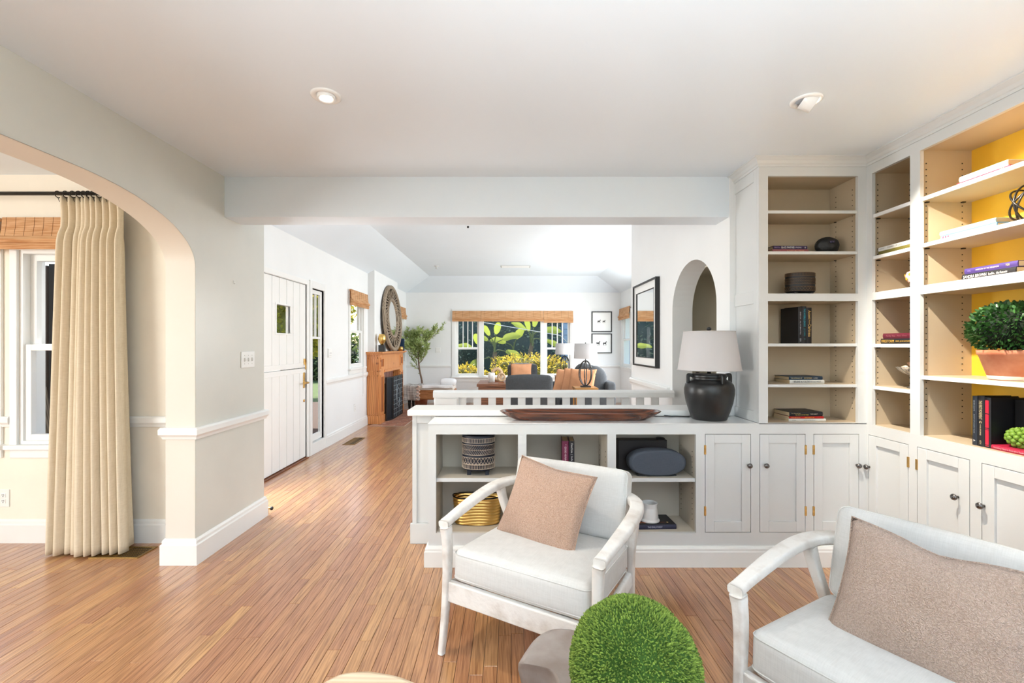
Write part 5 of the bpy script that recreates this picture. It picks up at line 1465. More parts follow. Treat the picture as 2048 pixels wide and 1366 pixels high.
book('black hardback with white spine title standing beside the burgundy book', hb + .0, .155, .032, (22, 22, 30), standM(PX(1124, 2.83) + .044, 2.815, zsh, hb, -4), [('Dead Line', .014, .016, WHT, .06), ('|', .082, .014, WHT), ('Stella Jane', .092, .013, (200, 200, 206), .06)], 'books in the low bookcase')
pl = thing('faux_succulent', 'dark green sprig just showing over the armchair back in the low bookcase', 'plant', (PX(1108, 2.83), 2.83, zsh))
mb = MB(); rn = random.Random(6)
MB().lathe([(0, 0), (.028, 0), (.034, .03), (.030, .034), (0, .032)], seg=20).build('pot', M_BLACK, pl, local=True)
for k in range(70):
    a = rn.uniform(0, 6.28); e = rn.uniform(.1, 1.4); d = Vector((math.cos(a) * math.cos(e), math.sin(a) * math.cos(e), math.sin(e)))
    leaf(mb, Vector((0, 0, .03)) + d * .01, d, Vector((0, .3, 1)), rn.uniform(.025, .042), .005)
o = mb.build('leaves', leafmat('dark_leaf', srgb(20, 36, 20), srgb(44, 66, 40), .5, .1), pl, local=True); o['kind'] = 'stuff'
# fabric loudspeaker and record box
sp_ = thing('fabric_speaker', 'oval slate grey fabric speaker on the shelf beside the armchair back', 'speaker', (PX(1310, 2.81), 2.80, zsh))
n = 56; prof = []
def ov(kx, kz, y, yoff=0): return [(.176 * kx * math.copysign(abs(math.cos(a)) ** .82, math.cos(a)), y, .083 + .081 * kz * math.copysign(abs(math.sin(a)) ** .86, math.sin(a))) for a in [2 * PI * i / n for i in range(n)]]
rings = [ov(.90, .86, -.052), ov(.965, .945, -.046), ov(1, 1, -.034), ov(1, 1, .03), ov(.96, .94, .045), ov(.88, .84, .05)]
V = [p for r_ in rings for p in r_]; mb = MB(); mb.add(V, [((k + 1) * n + i, (k + 1) * n + (i + 1) % n, k * n + (i + 1) % n, k * n + i) for k in range(len(rings) - 1) for i in range(n)], True)
mb.f += [tuple(range(n)), tuple(range(5 * n, 6 * n))[::-1]]; mb.sm += [False, False]
mb.build('body', weave('speaker_cloth', srgb(60, 66, 76), srgb(80, 87, 98), scale=(700, 700, 700)), sp_, local=True, recalc=True)
B(-.12, .12, -.03, .04, -.0, .010).build('foot', M_BLACK, sp_, local=True, bevel=.003)
rb_ = thing('record_box', 'flat dark brown box standing behind the grey fabric speaker', 'box', (PX(1285, 2.93), 2.93, zsh))
B(-.165, .150, -.03, .035, 0, .195).build('case', mat('dark_brown', srgb(34, 26, 26), .5), rb_, local=True, bevel=.004)
MB().lathe([(0, 0), (.03, 0), (.03, .006), (.024, .010), (0, .011)], seg=24, M=Matrix.Translation((.115, 0, .195))).build('dial', M_BLACK, rb_, local=True)
# mug on a book
zl2 = zlo
by_ = 2.755
book('navy hardback with orange cover title under the white mug', .265, .165, .028, (34, 36, 62), flatM(PX(1268, by_), by_, zl2, 2.5), [('THE RIVAL FOREST', .085, .015, (176, 178, 200), .092)], 'books in the low bookcase')
tb_ = [o for o in COL.objects if o.get('label') == 'navy hardback with orange cover title under the white mug'][0]
B(.001, .264, .004, .164, .0281, .0287).build('dust_jacket', bmat((18, 19, 26)), tb_, local=True)
lettering('LABYRINTH LOST', .030, tmat((196, 112, 66)), tb_, frameM((.032, .038, .0291), (1, 0, 0), (0, 1, 0), (0, 0, 1)), fit=.128)
lettering('ZORAIDA', .011, tmat((150, 80, 50)), tb_, frameM((.175, .038, .0291), (1, 0, 0), (0, 1, 0), (0, 0, 1)), fit=.03)
MB().lathe([(0, .029), (.006, .029), (.006, .0296), (0, .0297)], seg=14, M=Matrix.Translation((.222, .038, 0))).build('seal', tmat((206, 160, 90)), tb_, local=True)
mg = thing('ceramic_tumbler', 'small white flared ceramic tumbler on the navy book', 'tumbler', (PX(1299, 2.835), 2.835, zl2 + .0292))
MB().lathe([(0, 0), (.060, 0), (.062, .006), (.056, .014), (.0535, .018), (.0545, .022), (.0465, .082), (.0450, .086), (.0465, .090), (.0455, .098), (.048, .108), (.049, .112), (.045, .113), (.0415, .104), (.044, .04), (.040, .012), (0, .010)], seg=40).build('body', mat('white_ceramic', (.74, .74, .73, 1), .28, coat=.3), mg, local=True)

# ---- wall plates, vents, small fittings
def plate(name, label, cat, M, w, h, build):
    t = thing(name, label, cat, M=M)
    MB().box(-w / 2, w / 2, -.006, 0, -h / 2, h / 2).build('cover_plate', mat('plate_white', (.84, .84, .81, 1), .3), t, local=True, bevel=.003)
    build(t); return t
def LM(x, y, z): return frameM((x, y, z), (0, 1, 0), (-1, 0, 0), (0, 0, 1))     # on a wall facing +X
def sw(t):
    for k in (-1, 0, 1):
        MB().box(k * .046 - .005, k * .046 + .005, -.010, -.005, -.013, .013).build('switch_slot', mat('slot_grey', (.55, .54, .5, 1), .5), t, local=True)
        up = 1 if k == 1 else -1
        MB().box(k * .046 - .0035, k * .046 + .0035, -.020, -.008, .001 * up - .004, .001 * up + .004).build('toggle', M_WHITE, t, local=True, bevel=.001)
        for zz in (-.03, .03): MB().lathe([(0, 0), (.003, 0), (.0025, .0012), (0, .0015)], seg=10, M=frameM((k * .046, -.006, zz), (1, 0, 0), (0, 0, 1), (0, -1, 0))).build('screw', M_CHROME, t, local=True)
Ysw = FPX * -XA / (VX - 495)
plate('light_switch', 'triple white light switch plate on the arch wall', 'switch', LM(XA, Ysw, PZ(719, Ysw)), .165, .118, sw)
def outl(t):
    for zz in (-.02, .02):
        MB().rbox(-.016, .016, -.009, -.005, zz - .014, zz + .014, .002, n=2).build('socket', M_WHITE, t, local=True)
        for q in (-.006, .006): MB().box(q - .0013, q + .0013, -.0098, -.008, zz - .001, zz + .009).build('slot', M_DARK, t, local=True)
        MB().box(-.0025, .0025, -.0098, -.008, zz - .010, zz - .005).build('ground_hole', M_DARK, t, local=True)
plate('power_outlet', 'white duplex power outlet low on the dining wall', 'outlet', yframe(PX(9, 3.04), PZ(996, 3.04), 3.04), .075, .118, outl)
def tstat(t):
    MB().box(-.052, .052, -.020, -.006, -.055, .055).build('housing', M_WHITE, t, local=True, bevel=.004)
    MB().box(-.035, .035, -.0212, -.0195, -.004, .002).build('display', mat('display_grey', (.3, .31, .3, 1), .4), t, local=True)
    for q in range(4): MB().box(-.036 + q * .02, -.024 + q * .02, -.0215, -.0195, -.035, -.027).build('button', mat('button_grey', (.7, .7, .68, 1), .4), t, local=True)
Yt = 5.97
plate('thermostat', 'white thermostat on the entry wall right of the side light', 'thermostat', LM(XD, Yt, PZ(706, Yt)), .115, .125, tstat)
Yo = FPX * 2.4 / (VX - 707)
plate('power_outlet', 'white power outlet low on the entry wall near the fireplace', 'outlet', LM(XD, 6.95, .36), .075, .118, outl)
def esw(t):
    for k in (-.5, .5): MB().box(k * .046 - .004, k * .046 + .004, -.016, -.006, -.006, .006).build('toggle', M_WHITE, t, local=True)
plate('light_switch', 'white switch plate on the living room end wall behind the tree', 'switch', yframe(PX(876, YBK), PZ(700, YBK), YBK), .12, .12, esw)
hk_ = thing('picture_hook', 'tiny metal picture hook left high on the arch wall', 'hook', (XA, FPX * 1.91 / (VX - 466), PZ(565, 3.10)))
mb = MB(); mb.tube(smoothpath([(0, 0, .012), (.004, 0, .010), (.005, 0, -.006), (.012, 0, -.008), (.013, 0, .0)], 4), .0016, 6); mb.build('hook', M_CHROME, hk_, local=True)
ds = thing('door_stop', 'small brass door stop with rubber tip on the floor by the pier corner', 'door stop', (PX(541, 3.56), 3.56, 0.02))
MB().tube([(-.05, 0, .018), (.005, 0, .018)], .008, 10).build('rod', M_BRASS, ds, local=True)
MB().lathe([(0, 0), (.014, 0), (.014, .012), (.009, .016), (0, .016)], seg=16, M=frameM((.004, 0, .018), (0, 1, 0), (0, 0, 1), (1, 0, 0))).build('tip', M_BLACK, ds, local=True)
MB().lathe([(0, -.02), (.014, -.02), (.014, 0), (0, 0)], seg=16, M=Matrix.Translation((-.03, 0, 0))).build('foot', M_BRASS, ds, local=True)
# floor registers
def register(label, x0, x1, y0, y1, shut):
    t = thing('floor_register', label, 'vent', ((x0 + x1) / 2, (y0 + y1) / 2, 0))
    m_ = mat('antique_brass', srgb(150, 118, 66), .4, metal=.8)
    mb = MB(); f = .016; mb.box(x0, x1, y0, y0 + f, 0.0004, .006); mb.box(x0, x1, y1 - f, y1, .0004, .006); mb.box(x0, x0 + f, y0 + f, y1 - f, .0004, .006); mb.box(x1 - f, x1, y0 + f, y1 - f, .0004, .006)
    mb.box((x0 + x1) / 2 - .004, (x0 + x1) / 2 + .004, y0 + f, y1 - f, .0004, .005)
    mb.build('frame', m_, t, bevel=.0015)
    B(x0 + f, x1 - f, y0 + f, y1 - f, .0003, .0010).build('well', M_DARK, t)
    xm = (x0 + x1) / 2
    B(x0 + f, xm - .004, y0 + f, y1 - f, .0012, .002).build('damper', m_, t)
    k = 0; x = x0 + f + .008
    while x < x1 - f - .004:
        B(x - .0016, x + .0016, y0 + f, y1 - f, .002, .0048).build('louvre', m_, t); x += .0155
    for q in (1, 2, 3, 4):
        yy = y0 + f + (y1 - y0 - 2 * f) * q / 5; B(x0 + f, x1 - f, yy - .0012, yy + .0012, .002, .0044).build('crossbar', m_, t)
register('brass floor register below the cream curtain', PX(185, 2.83), PX(283, 2.83), 2.80, 2.965, True)
register('dark floor register in front of the living room window wall', PX(690, 6.1), PX(714, 6.1), 6.0, 6.45, False)
# ceiling fittings
pn = thing('pendant_hook', 'small black hook under the vaulted ceiling just past the beam', 'hook', (PX(936, 3.4), 3.4, ZF))
mb = MB(); zz = PZ(454, 3.4) - ZF
mb.tube([(0, 0, 0), (0, 0, zz)], .0012, 6); mb.build('wire', mat('clear_wire', (.8, .8, .8, 1), .3), pn, local=True)
MB().ico((0, 0, zz), .009, sub=2).build('weight', M_BLACK, pn, local=True)
Yv = FPX * (ZF - EYE) / (VY - 533)
vt = thing('ceiling_vent', 'rectangular white ceiling vent in the living room', 'vent', (PX(1031, Yv), Yv, ZF))
x0_, x1_ = -.29, .29
MB().box(x0_, x1_, -.12, .12, -.004, -.001).build('frame', mat('vent_grey', (.55, .55, .52, 1), .5), vt, local=True, bevel=.001)
for q in range(7): MB().box(x0_ + .02, x1_ - .02, -.1 + q * .03, -.086 + q * .03, -.009, -.004).build('louvre', M_WHITE, vt, local=True)
Ys = FPX * (ZF - EYE) / (VY - 532)
sk = thing('sprinkler_head', 'small white sprinkler head on the living room ceiling', 'sprinkler', (PX(873, Ys), Ys, ZF))
MB().lathe([(.05, 0), (.045, -.008), (.016, -.016), (.012, -.045), (.022, -.05), (.022, -.054), (0, -.054)], seg=20).build('head', mat('sprinkler_grey', (.6, .6, .58, 1), .4), sk, local=True)
# ================================================================== STAIR RAIL AND LIVING ROOM
yr0 = 4.06
sr = thing('stair_railing', 'white stair railing with flat sawn balusters behind the half wall', 'railing', (0.4, yr0, 0))
MB().prism([(yr0 - .055, .862), (yr0 + .055, .862), (yr0 + .055, .905), (yr0 + .035, .922), (yr0 - .035, .922), (yr0 - .055, .905)], 'X', -.686, XR).build('handrail', M_TRIM, sr, recalc=True)
B(-.680, -.46, yr0 - .035, yr0 + .035, 0, .862).build('end_panel', M_TRIM, sr, bevel=.003)
mb = MB(); mb.box(-.665, -.475, yr0 - .042, yr0 - .035, .80, .85); mb.box(-.665, -.635, yr0 - .042, yr0 - .035, .1, .80); mb.box(-.505, -.475, yr0 - .042, yr0 - .035, .1, .80); mb.build('end_moulding', M_TRIM, sr)
B(-.46, XR, yr0 - .03, yr0 + .03, .0, .06).build('bottom_rail', M_TRIM, sr)
prof = [(.034, .06), (.034, .16), (.020, .20), (.030, .32), (.036, .42), (.030, .52), (.020, .62), (.024, .70), (.032, .76), (.034, .80), (.034, .862)]
x = PX(925, yr0)
while x < XR - .03:
    pts = [(x + w_, z_) for w_, z_ in prof] + [(x - w_, z_) for w_, z_ in prof[::-1]]
    MB().prism(pts, 'Y', yr0 - .011, yr0 + .011).build('baluster', M_TRIM, sr, recalc=True)
    x += .1335

# framed mirror on the stair-hall wall
y0_, y1_, z0_, z1_ = 4.395, 5.21, 1.10, 2.00
fm_ = thing('framed_mirror', 'large black-framed mirror with a white border on the stair-hall wall', 'mirror', (XR, 4.8, 1.10))
def rect_frame(mb, ax0, ax1, a0, a1, b0, b1, t, ax='X'):
    for (p, q, r_, s_) in ((a0, a1, b0, b0 + t), (a0, a1, b1 - t, b1), (a0, a0 + t, b0 + t, b1 - t), (a1 - t, a1, b0 + t, b1 - t)):
        if ax == 'X': mb.box(ax0, ax1, p, q, r_, s_)
        else: mb.box(p, q, ax0, ax1, r_, s_)
mb = MB(); rect_frame(mb, XR - .045, XR - .002, y0_, y1_, z0_, z1_, .018); mb.build('frame', M_BLACK, fm_)
mb = MB(); rect_frame(mb, XR - .030, XR - .004, y0_ + .018, y1_ - .018, z0_ + .018, z1_ - .018, .075); mb.build('border', M_WHITE, fm_)
mb = MB(); rect_frame(mb, XR - .0315, XR - .010, y0_ + .093, y1_ - .093, z0_ + .093, z1_ - .093, .007); mb.build('inner_bead', M_BLACK, fm_)
B(XR - .024, XR - .018, y0_ + .095, y1_ - .095, z0_ + .095, z1_ - .095).build('glass', mat('mirror', (.9, .9, .9, 1), .01, metal=1), fm_)

# two horse pictures
HORSE = [(-.50, .10), (-.46, .22), (-.36, .28), (-.20, .26), (.05, .24), (.20, .36), (.28, .52), (.34, .60), (.38, .50), (.52, .36), (.50, .30), (.38, .34), (.32, .26), (.30, .10), (.36, -.12), (.30, -.36), (.26, -.36), (.28, -.12), (.18, -.02), (.14, -.20), (.20, -.40), (.15, -.40), (.08, -.16), (.04, .0), (-.18, .0), (-.26, -.12), (-.20, -.40), (-.26, -.40), (-.34, -.14), (-.40, -.20), (-.42, -.40), (-.47, -.38), (-.46, -.10), (-.42, .08), (-.56, -.05), (-.60, -.04)]
def horses(t, cx, cz, s, y, m_):
    for k, (dx, f) in enumerate(((-.6, .9), (.55, .8))):
        MB().prism([(cx + s * dx + s * f * px_ * .8, cz + s * f * pz_) for px_, pz_ in HORSE], 'Y', y - .0008, y).build('horse_print', m_, t, recalc=True)
M_INK = mat('ink', (.03, .03, .03, 1), .8)
for (lab, za, zb2, s, cz) in (('upper of two black-framed horse pictures on the end wall', PZ(664, YBK), PZ(623, YBK), .10, .0), ('lower of two black-framed horse pictures on the end wall', PZ(706.5, YBK), PZ(667, YBK), .135, -.01)):
    xa_, xb_ = PX(1183, YBK), PX(1223.5, YBK)
    t = thing('picture', lab, 'picture', ((xa_ + xb_) / 2, YBK, za), group='pair of horse pictures')
    mb = MB(); rect_frame(mb, YBK - .03, YBK - .002, xa_, xb_, za, zb2, .022, 'Y'); mb.build('frame', M_BLACK, t)
    B(xa_ + .02, xb_ - .02, YBK - .012, YBK - .006, za + .02, zb2 - .02).build('print', M_WHITE, t)
    horses(t, (xa_ + xb_) / 2, (za + zb2) / 2 + cz, s, YBK - .0125, M_INK)

# shades over the living room windows
zsh_ = 2.115
for (a, b, lab, hh) in ((905, 962, 'woven bamboo shade over the left third of the wide living room window', .245), (962.5, 1087, 'broad woven bamboo shade over the middle of the wide living room window', .245), (1087.5, 1146, 'woven bamboo shade over the right third of the wide living room window', .275)):
    xa_, xb_ = PX(a, 10.37), PX(b, 10.37)
    shade(lab, yframe(xa_, zsh_, 10.375), xb_ - xa_, hh, stitch=.16)
shade('woven bamboo shade raised over the entry side window', lframe(6.66, 2.16, XD + .02), .78, .24, stitch=.1)
shade('woven bamboo shade half hidden behind the round mirror', lframe(9.36, 2.16, XD + .02), .78, .26, stitch=.1)
shade('woven bamboo shade beside the horse pictures', rframe(10.3, 2.15, 2.53), .84, .26, stitch=.1)
for (yy) in (7.20,):
    c = thing('shade_cord', 'thin pull cord hanging from the shade on the entry wall', 'cord', (XD + .05, yy, .5))
    MB().tube([(XD + .05, yy, 1.92), (XD + .048, yy, .55)], .003, 6).build('cord', mat('cord_grey', (.6, .58, .54, 1), .8), c)
    MB().lathe([(0, 0), (.008, .004), (.006, .04), (0, .045)], seg=10, M=Matrix.Translation((XD + .048, yy, .51))).build('tassel', M_WHITE, c)

# chimney breast, hearth, mantel
sbox('wall_chimney_breast', XD - .02, -2.29, 7.60, 9.16, 1.0, 2.62, M_WALL)
he = thing('hearth', 'flush red brick hearth in front of the fireplace', 'hearth', (-2.05, 8.3, 0))
B(-2.30, -1.72, 7.36, 9.34, .0006, .004).build('mortar', mat('mortar', srgb(190, 172, 156), .9), he)
M_BRICK = [mat('hearth_brick_%d' % k, srgb(*c), .75, var=.12, vscale=20) for k, c in enumerate(((168, 116, 92), (184, 136, 112), (154, 104, 84), (190, 148, 126)))]
yy = 7.37; k = 0
while yy < 9.3:
    xx = -2.30 + (.10 if k % 2 else 0)
    while xx < -1.75:
        B(xx, min(xx + .192, -1.73), yy, yy + .088, .002, .008).build('brick', M_BRICK[(k * 3 + int(xx * 10)) % 4], he, bevel=.002); xx += .202
    yy += .098; k += 1
ma = thing('fireplace_mantel', 'honey pine fireplace mantel with square recessed panels', 'fireplace', (-2.25, 8.35, 0))
xm0, xm1 = XD + .001, -2.18
yA, yB, yC, yD_ = 7.535, 7.79, 8.90, 9.155
zt_ = 1.165
def leg(y0, y1):
    mb = MB(); mb.box(xm0, xm1, y0, y1, .005, zt_ - .0); return mb.build('leg', M_PINE, ma, bevel=.004)
l1 = leg(yA, yB); l2 = leg(yC, yD_)
for l, a, b in ((l1, yA, yB), (l2, yC, yD_)):
    for (c, d) in ((.16, .82), (.93, 1.12)):
        mb = MB(); rect_frame(mb, xm1, xm1 + .012, a + .02, b - .02, c, d, .03); mb.build('panel_moulding', M_PINE, l, bevel=.003)
        B(xm1 - .002, xm1 + .003, a + .055, b - .055, c + .035, d - .035).build('recess', mat('pine_recess', srgb(150, 84, 38), .5), l)
    B(xm0, xm1 + .016, a - .014, b + .014, .005, .14).build('plinth_block', M_PINE, l, bevel=.004)
mb = MB()
for (c, d) in ((.16, .82), (.88, 1.12)): mb.box(xm0 + .03, xm0 + .04, yA - .012, yA, c, d); mb.box(xm1 - .04, xm1 - .03, yA - .012, yA, c, d); mb.box(xm0 + .03, xm1 - .03, yA - .012, yA, c, c + .015); mb.box(xm0 + .03, xm1 - .03, yA - .012, yA, d - .015, d)
mb.build('side_panel_moulding', M_PINE, l1)
B(xm0, xm1 - .004, yB, yC, .855, zt_).build('frieze', M_PINE, ma, bevel=.004)
B(xm1 - .004, xm1 + .010, yB, yC, .855, .90).build('frieze_rail', M_PINE, ma, bevel=.003)
MB().prism([(xm0, zt_), (xm1 + .02, zt_), (xm1 + .045, zt_ + .025), (xm0, zt_ + .025)], 'Y', yA - .03, yD_ + .03).build('bed_moulding', M_PINE, ma, recalc=True)
B(xm0, xm1 + .065, yA - .05, yD_ + .05, zt_ + .025, zt_ + .05).build('shelf', M_PINE, ma, bevel=.005)
fb = thing('firebox', 'brick-lined firebox opening inside the pine mantel', 'firebox', (-2.3, 8.35, 0))
B(XD + .001, XD + .012, yB, yC, .006, .855).build('back', mat('firebox_dark', srgb(40, 34, 32), .9), fb)  # plain dark sheet closing the back of the opening
M_TILE = [mat('firebox_tile_%d' % k, srgb(*c), .4, var=.15, vscale=30) for k, c in enumerate(((142, 92, 78), (160, 112, 98), (124, 80, 70)))]
q = yB + .002; k = 0
while q < yC - .06:
    B(XD + .012, XD + .10, q, q + .062, .62, .853).build('brick', M_TILE[k % 3], fb); q += .066; k += 1
# fire screen
fs = thing('fire_screen', 'folding black metal fire screen with a circle grille in front of the firebox', 'fire screen', (-2.1, 8.3, .008))
M_MESH = mat('black_mesh', srgb(24, 28, 34), .6, metal=.3)
def screen_panel(p, q, h, fancy):
    p, q = Vector(p), Vector(q); d = (q - p); L_ = d.length; d.normalize(); n_ = Vector((d.y, -d.x, 0))
    M_ = frameM(p, d, -n_, (0, 0, 1))
    fr = MB(); t_ = .022
    for (a, b, c, e) in ((0, t_, 0, h), (L_ - t_, L_, 0, h), (t_, L_ - t_, 0, t_), (t_, L_ - t_, h - t_, h)): fr.box(a, b, -.012, .012, c, e, M=M_)
    P_ = fr.build('panel', M_BLACK, fs)
    MB().box(t_, L_ - t_, -.002, .002, t_, h - t_, M=M_).build('mesh', M_MESH, P_)
    M_BAR = mat('screen_bar', srgb(150, 160, 166), .4, metal=.5)
    if fancy:
        for k in range(1, 6):
            x_ = L_ * k / 6; MB().box(x_ - .004, x_ + .004, -.012, -.004, t_, h - t_, M=M_).build('bar', M_BAR, P_)
        for k in range(1, 9):
            z_ = h * k / 9; MB().box(t_, L_ - t_, -.012, -.004, z_ - .004, z_ + .004, M=M_).build('bar', M_BAR, P_)
        for rz_ in (.10, .15): MB().tube([tuple(M_ @ Vector((L_ / 2 + rz_ * math.cos(2 * PI * k / 32), -.012, h * .52 + 1.35 * rz_ * math.sin(2 * PI * k / 32)))) for k in range(32)], .006, 6, closed=True).build('ring', M_BAR, P_)
screen_panel((-2.09, 8.02, .008), (-2.09, 8.72, .008), .76, True)
screen_panel((-2.15, 7.80, .008), (-2.092, 8.012, .008), .76, False)
# sunburst mirror leaning on the breast
rm = thing('round_mirror', 'large round carved driftwood mirror leaning above the mantel', 'mirror', (-2.235, 8.55, zt_ + .051))
Rm = .62
Mm = Matrix.Translation((0, 0, Rm)) @ Matrix.Rotation(math.radians(-3), 4, 'Y') @ frameM((0, 0, 0), (0, 1, 0), (0, 0, 1), (1, 0, 0))
MB().lathe([(0, -.01), (Rm - .02, -.01), (Rm - .02, 0), (0, 0)], seg=64, M=Mm).build('backing', mat('dark_drift', srgb(66, 54, 44), .8), rm, local=True)
for (r0, r1) in ((Rm - .065, Rm), (.33, .375)):
    MB().lathe([(r0, 0), (r0, .028), (r0 + .01, .034), (r1 - .01, .034), (r1, .028), (r1, -.015)], seg=64, M=Mm).build('ring', M_DRIFT, rm, local=True)
MB().lathe([(0, .008), (.335, .008)], seg=64, M=Mm).build('glass', mat('mirror', (.9, .9, .9, 1), .01, metal=1), rm, local=True)
for k in range(44):
    a = 2 * PI * k / 44; dr = .30 if (k // 11) % 2 else -.30
    p = Vector((.375 * math.cos(a), .375 * math.sin(a), .012)); q = Vector(((Rm - .06) * math.cos(a + dr), (Rm - .06) * math.sin(a + dr), .012))
    MB().tube([p, q], .0115, 6, M=Mm).build('slat', M_DRIFT, rm, local=True)
for k in range(4):
    a = PI / 2 * k; c_ = Vector((.465 * math.cos(a), .465 * math.sin(a), .02))
    MB().tube([(c_.x + .068 * math.cos(2 * PI * q / 24), c_.y + .068 * math.sin(2 * PI * q / 24), .024) for q in range(24)], .014, 6, closed=True, M=Mm).build('roundel', M_DRIFT, rm, local=True)
zm_ = zt_ + .0505
gv = thing('gold_ornament', 'gold egg-shaped ornament on a black block at the end of the mantel', 'ornament', (-2.19, 7.70, zm_))
B(-.05, .05, -.05, .05, 0, .115).build('block', M_BLACK, gv, local=True, bevel=.003)
MB().lathe([(0, .115), (.030, .115), (.028, .135), (.055, .17), (.066, .215), (.060, .265), (.045, .300), (.035, .300), (0, .285)], seg=24, wob=lambda a, z_: 1 + .04 * math.sin(9 * a + 40 * z_)).build('egg', M_GOLD, gv, local=True)
bb = thing('blue_box', 'deep blue standing box at the far end of the mantel', 'box', (-2.20, 9.06, zm_))
B(-.07, .07, -.02, .02, 0, .245).build('box', mat('deep_blue', srgb(16, 50, 84), .5), bb, local=True, bevel=.002)
gp = thing('gold_bowl', 'small gold pod on the mantel between mirror and blue box', 'ornament', (-2.17, 8.93, zm_))
MB().lathe([(0, 0), (.03, 0), (.055, .03), (.05, .065), (.03, .085), (0, .085)], seg=20).build('pod', M_GOLD, gp, local=True)

# olive tree ----------------------------------------------------------
ot = thing('olive_tree', 'slender faux olive tree in the living room corner', 'tree', (-1.98, 10.02, 0))
MB().lathe([(0, 0), (.13, 0), (.16, .26), (.15, .27), (.14, .25), (0, .24)], seg=24).build('pot', M_TERRA, ot, local=True)
M_BARK = mat('olive_bark', srgb(122, 100, 84), .9, bump=.4, bscale=60)
trunk = smoothpath([(0, 0, .22), (.02, 0, .5), (-.03, .0, .75), (-.05, -.02, 1.0), (-.03, .0, 1.3)], 6)
MB().tube(trunk, .022, 8, scales=[1.15 - .55 * i / len(trunk) for i in range(len(trunk))]).build('trunk', M_BARK, ot, local=True)
rn = random.Random(12); lf = MB(); br = MB()
tips = []
def branch(p, d, L_, r_, depth):
    pts = [p]; 
    for k in range(4):
        d = (d + Vector((rn.uniform(-.25, .25), rn.uniform(-.2, .2), rn.uniform(-.05, .22)))).normalized(); pts.append(pts[-1] + d * L_ / 4)
    for q in pts: q.y = min(q.y, .26); q.x = max(q.x, -.36)
    br.tube(pts, r_, 5, scales=[1, .9, .75, .6, .4])
    for k in range(1, 5):
        for _ in range(7 if depth > 0 else 4):
            dd = (d + Vector((rn.uniform(-1, 1), rn.uniform(-1, 1), rn.uniform(-.8, .9)))).normalized()
            leaf(lf, pts[k] + dd * .005, dd, Vector((rn.uniform(-1, 1), rn.uniform(-1, 1), .5)), rn.uniform(.045, .08), rn.uniform(.006, .010))
    if depth < 2:
        for k in range(4): branch(pts[rn.randint(1, 4)], (d + Vector((rn.uniform(-.9, .9), rn.uniform(-.8, .6), rn.uniform(-.25, .6)))).normalized(), L_ * rn.uniform(.55, .8), r_ * .6, depth + 1)
for k in range(9):
    a = 2 * PI * k / 9; branch(trunk[-1 - (k % 12)].copy(), Vector((math.cos(a) * .8, math.sin(a) * .6, rn.uniform(.25, 1.1))).normalized(), rn.uniform(.24, .36), .008, 0)
branch(Vector((0, 0, .6)), Vector((-.5, 0, .9)).normalized(), .38, .009, 1)
for v_ in (lf, br):
    v_.v = [(max(-.38, x_), min(.34, y_), z_) for x_, y_, z_ in v_.v]
br.build('branches', M_BARK, ot, local=True)['kind'] = 'stuff'
lf.build('foliage', leafmat('olive_leaf', srgb(140, 162, 92), srgb(206, 216, 150), .5, .35), ot, local=True)['kind'] = 'stuff'

# bench with throws ----------------------------------------------------
be = thing('woven_bench', 'woven rattan bench with dark legs under the corner olive tree', 'bench', (-1.65, 9.5, 0))
M_RATTAN = bamboo('rattan', srgb(170, 104, 54), srgb(214, 150, 96))
MB().rbox(-.50, .50, -.24, .24, .20, .40, .03, n=4).build('woven_base', M_RATTAN, be, local=True)
MB().rbox(-.49, .49, -.23, .23, .395, .475, .03, n=5, bulge=(0, 0, .015)).build('seat_pad', mat('pad_cream', (.78, .70, .60, 1), .9), be, local=True)
for sx_ in (-1, 1):
    for sy_ in (-1, 1): MB().lathe([(0, 0), (.018, 0), (.024, .02), (.030, .10), (.036, .205), (0, .205)], seg=14, M=Matrix.Translation((sx_ * .43, sy_ * .18, 0))).build('leg', M_IRON, be, local=True)
def throw(name, label, x0, x1, M_, drop_f, mt, seed, z=.492, y0=-.262, y1=.2, fr=None):
    t = thing(name, label, 'throw', M=M_)
    rn = random.Random(seed); NX, NY = 22, 26; V = []
    ph = [rn.uniform(0, 6) for _ in range(4)]
    for i in range(NX + 1):
        for k in range(NY + 1):
            u_, v_ = i / NX, k / NY
            L_ = (y1 - y0) + drop_f; s_ = v_ * L_
            if s_ < drop_f: yy_, zz_ = y0 - .006 - .02 * math.sin(9 * u_ + ph[0]) * (1 - s_ / drop_f), z - (drop_f - s_)
            else: yy_, zz_ = y0 + (s_ - drop_f), z + .008 * math.sin(7 * u_ + 5 * v_ + ph[1])
            V.append((x0 + (x1 - x0) * u_ + .02 * math.sin(6 * v_ + ph[2]), yy_, zz_))
    mb = MB(); mb.add(V, [(i * (NY + 1) + k, (i + 1) * (NY + 1) + k, (i + 1) * (NY + 1) + k + 1, i * (NY + 1) + k + 1) for i in range(NX) for k in range(NY)], True)
    o = mb.build('cloth', mt, t, local=True); sl = o.modifiers.new('thick', 'SOLIDIFY'); sl.thickness = .012
    if fr:
        mb = MB()
        for k in range(26):
            x_ = x1 - .01 + .03 * math.sin(k); zz_ = z - drop_f * k / 26
            mb.ico((x_, y0 - .03 + .012 * math.sin(k * 2.1), zz_), .017, sub=1, scale=(1, .8, 1))
        mb.build('fringe', fr, t, local=True)['kind'] = 'stuff'
    return t
BM = Matrix.Translation((-1.65, 9.5, 0))
M_STRIPE = weave('grey_stripe_throw', srgb(120, 116, 112), srgb(222, 216, 208), scale=(90, 90, 90), var=.3)
throw('knit_throw', 'grey and white knitted throw draped over the end of the bench', -.54, -.22, BM, .30, M_STRIPE, 3, fr=mat('blush_fringe', srgb(224, 196, 180), .9))
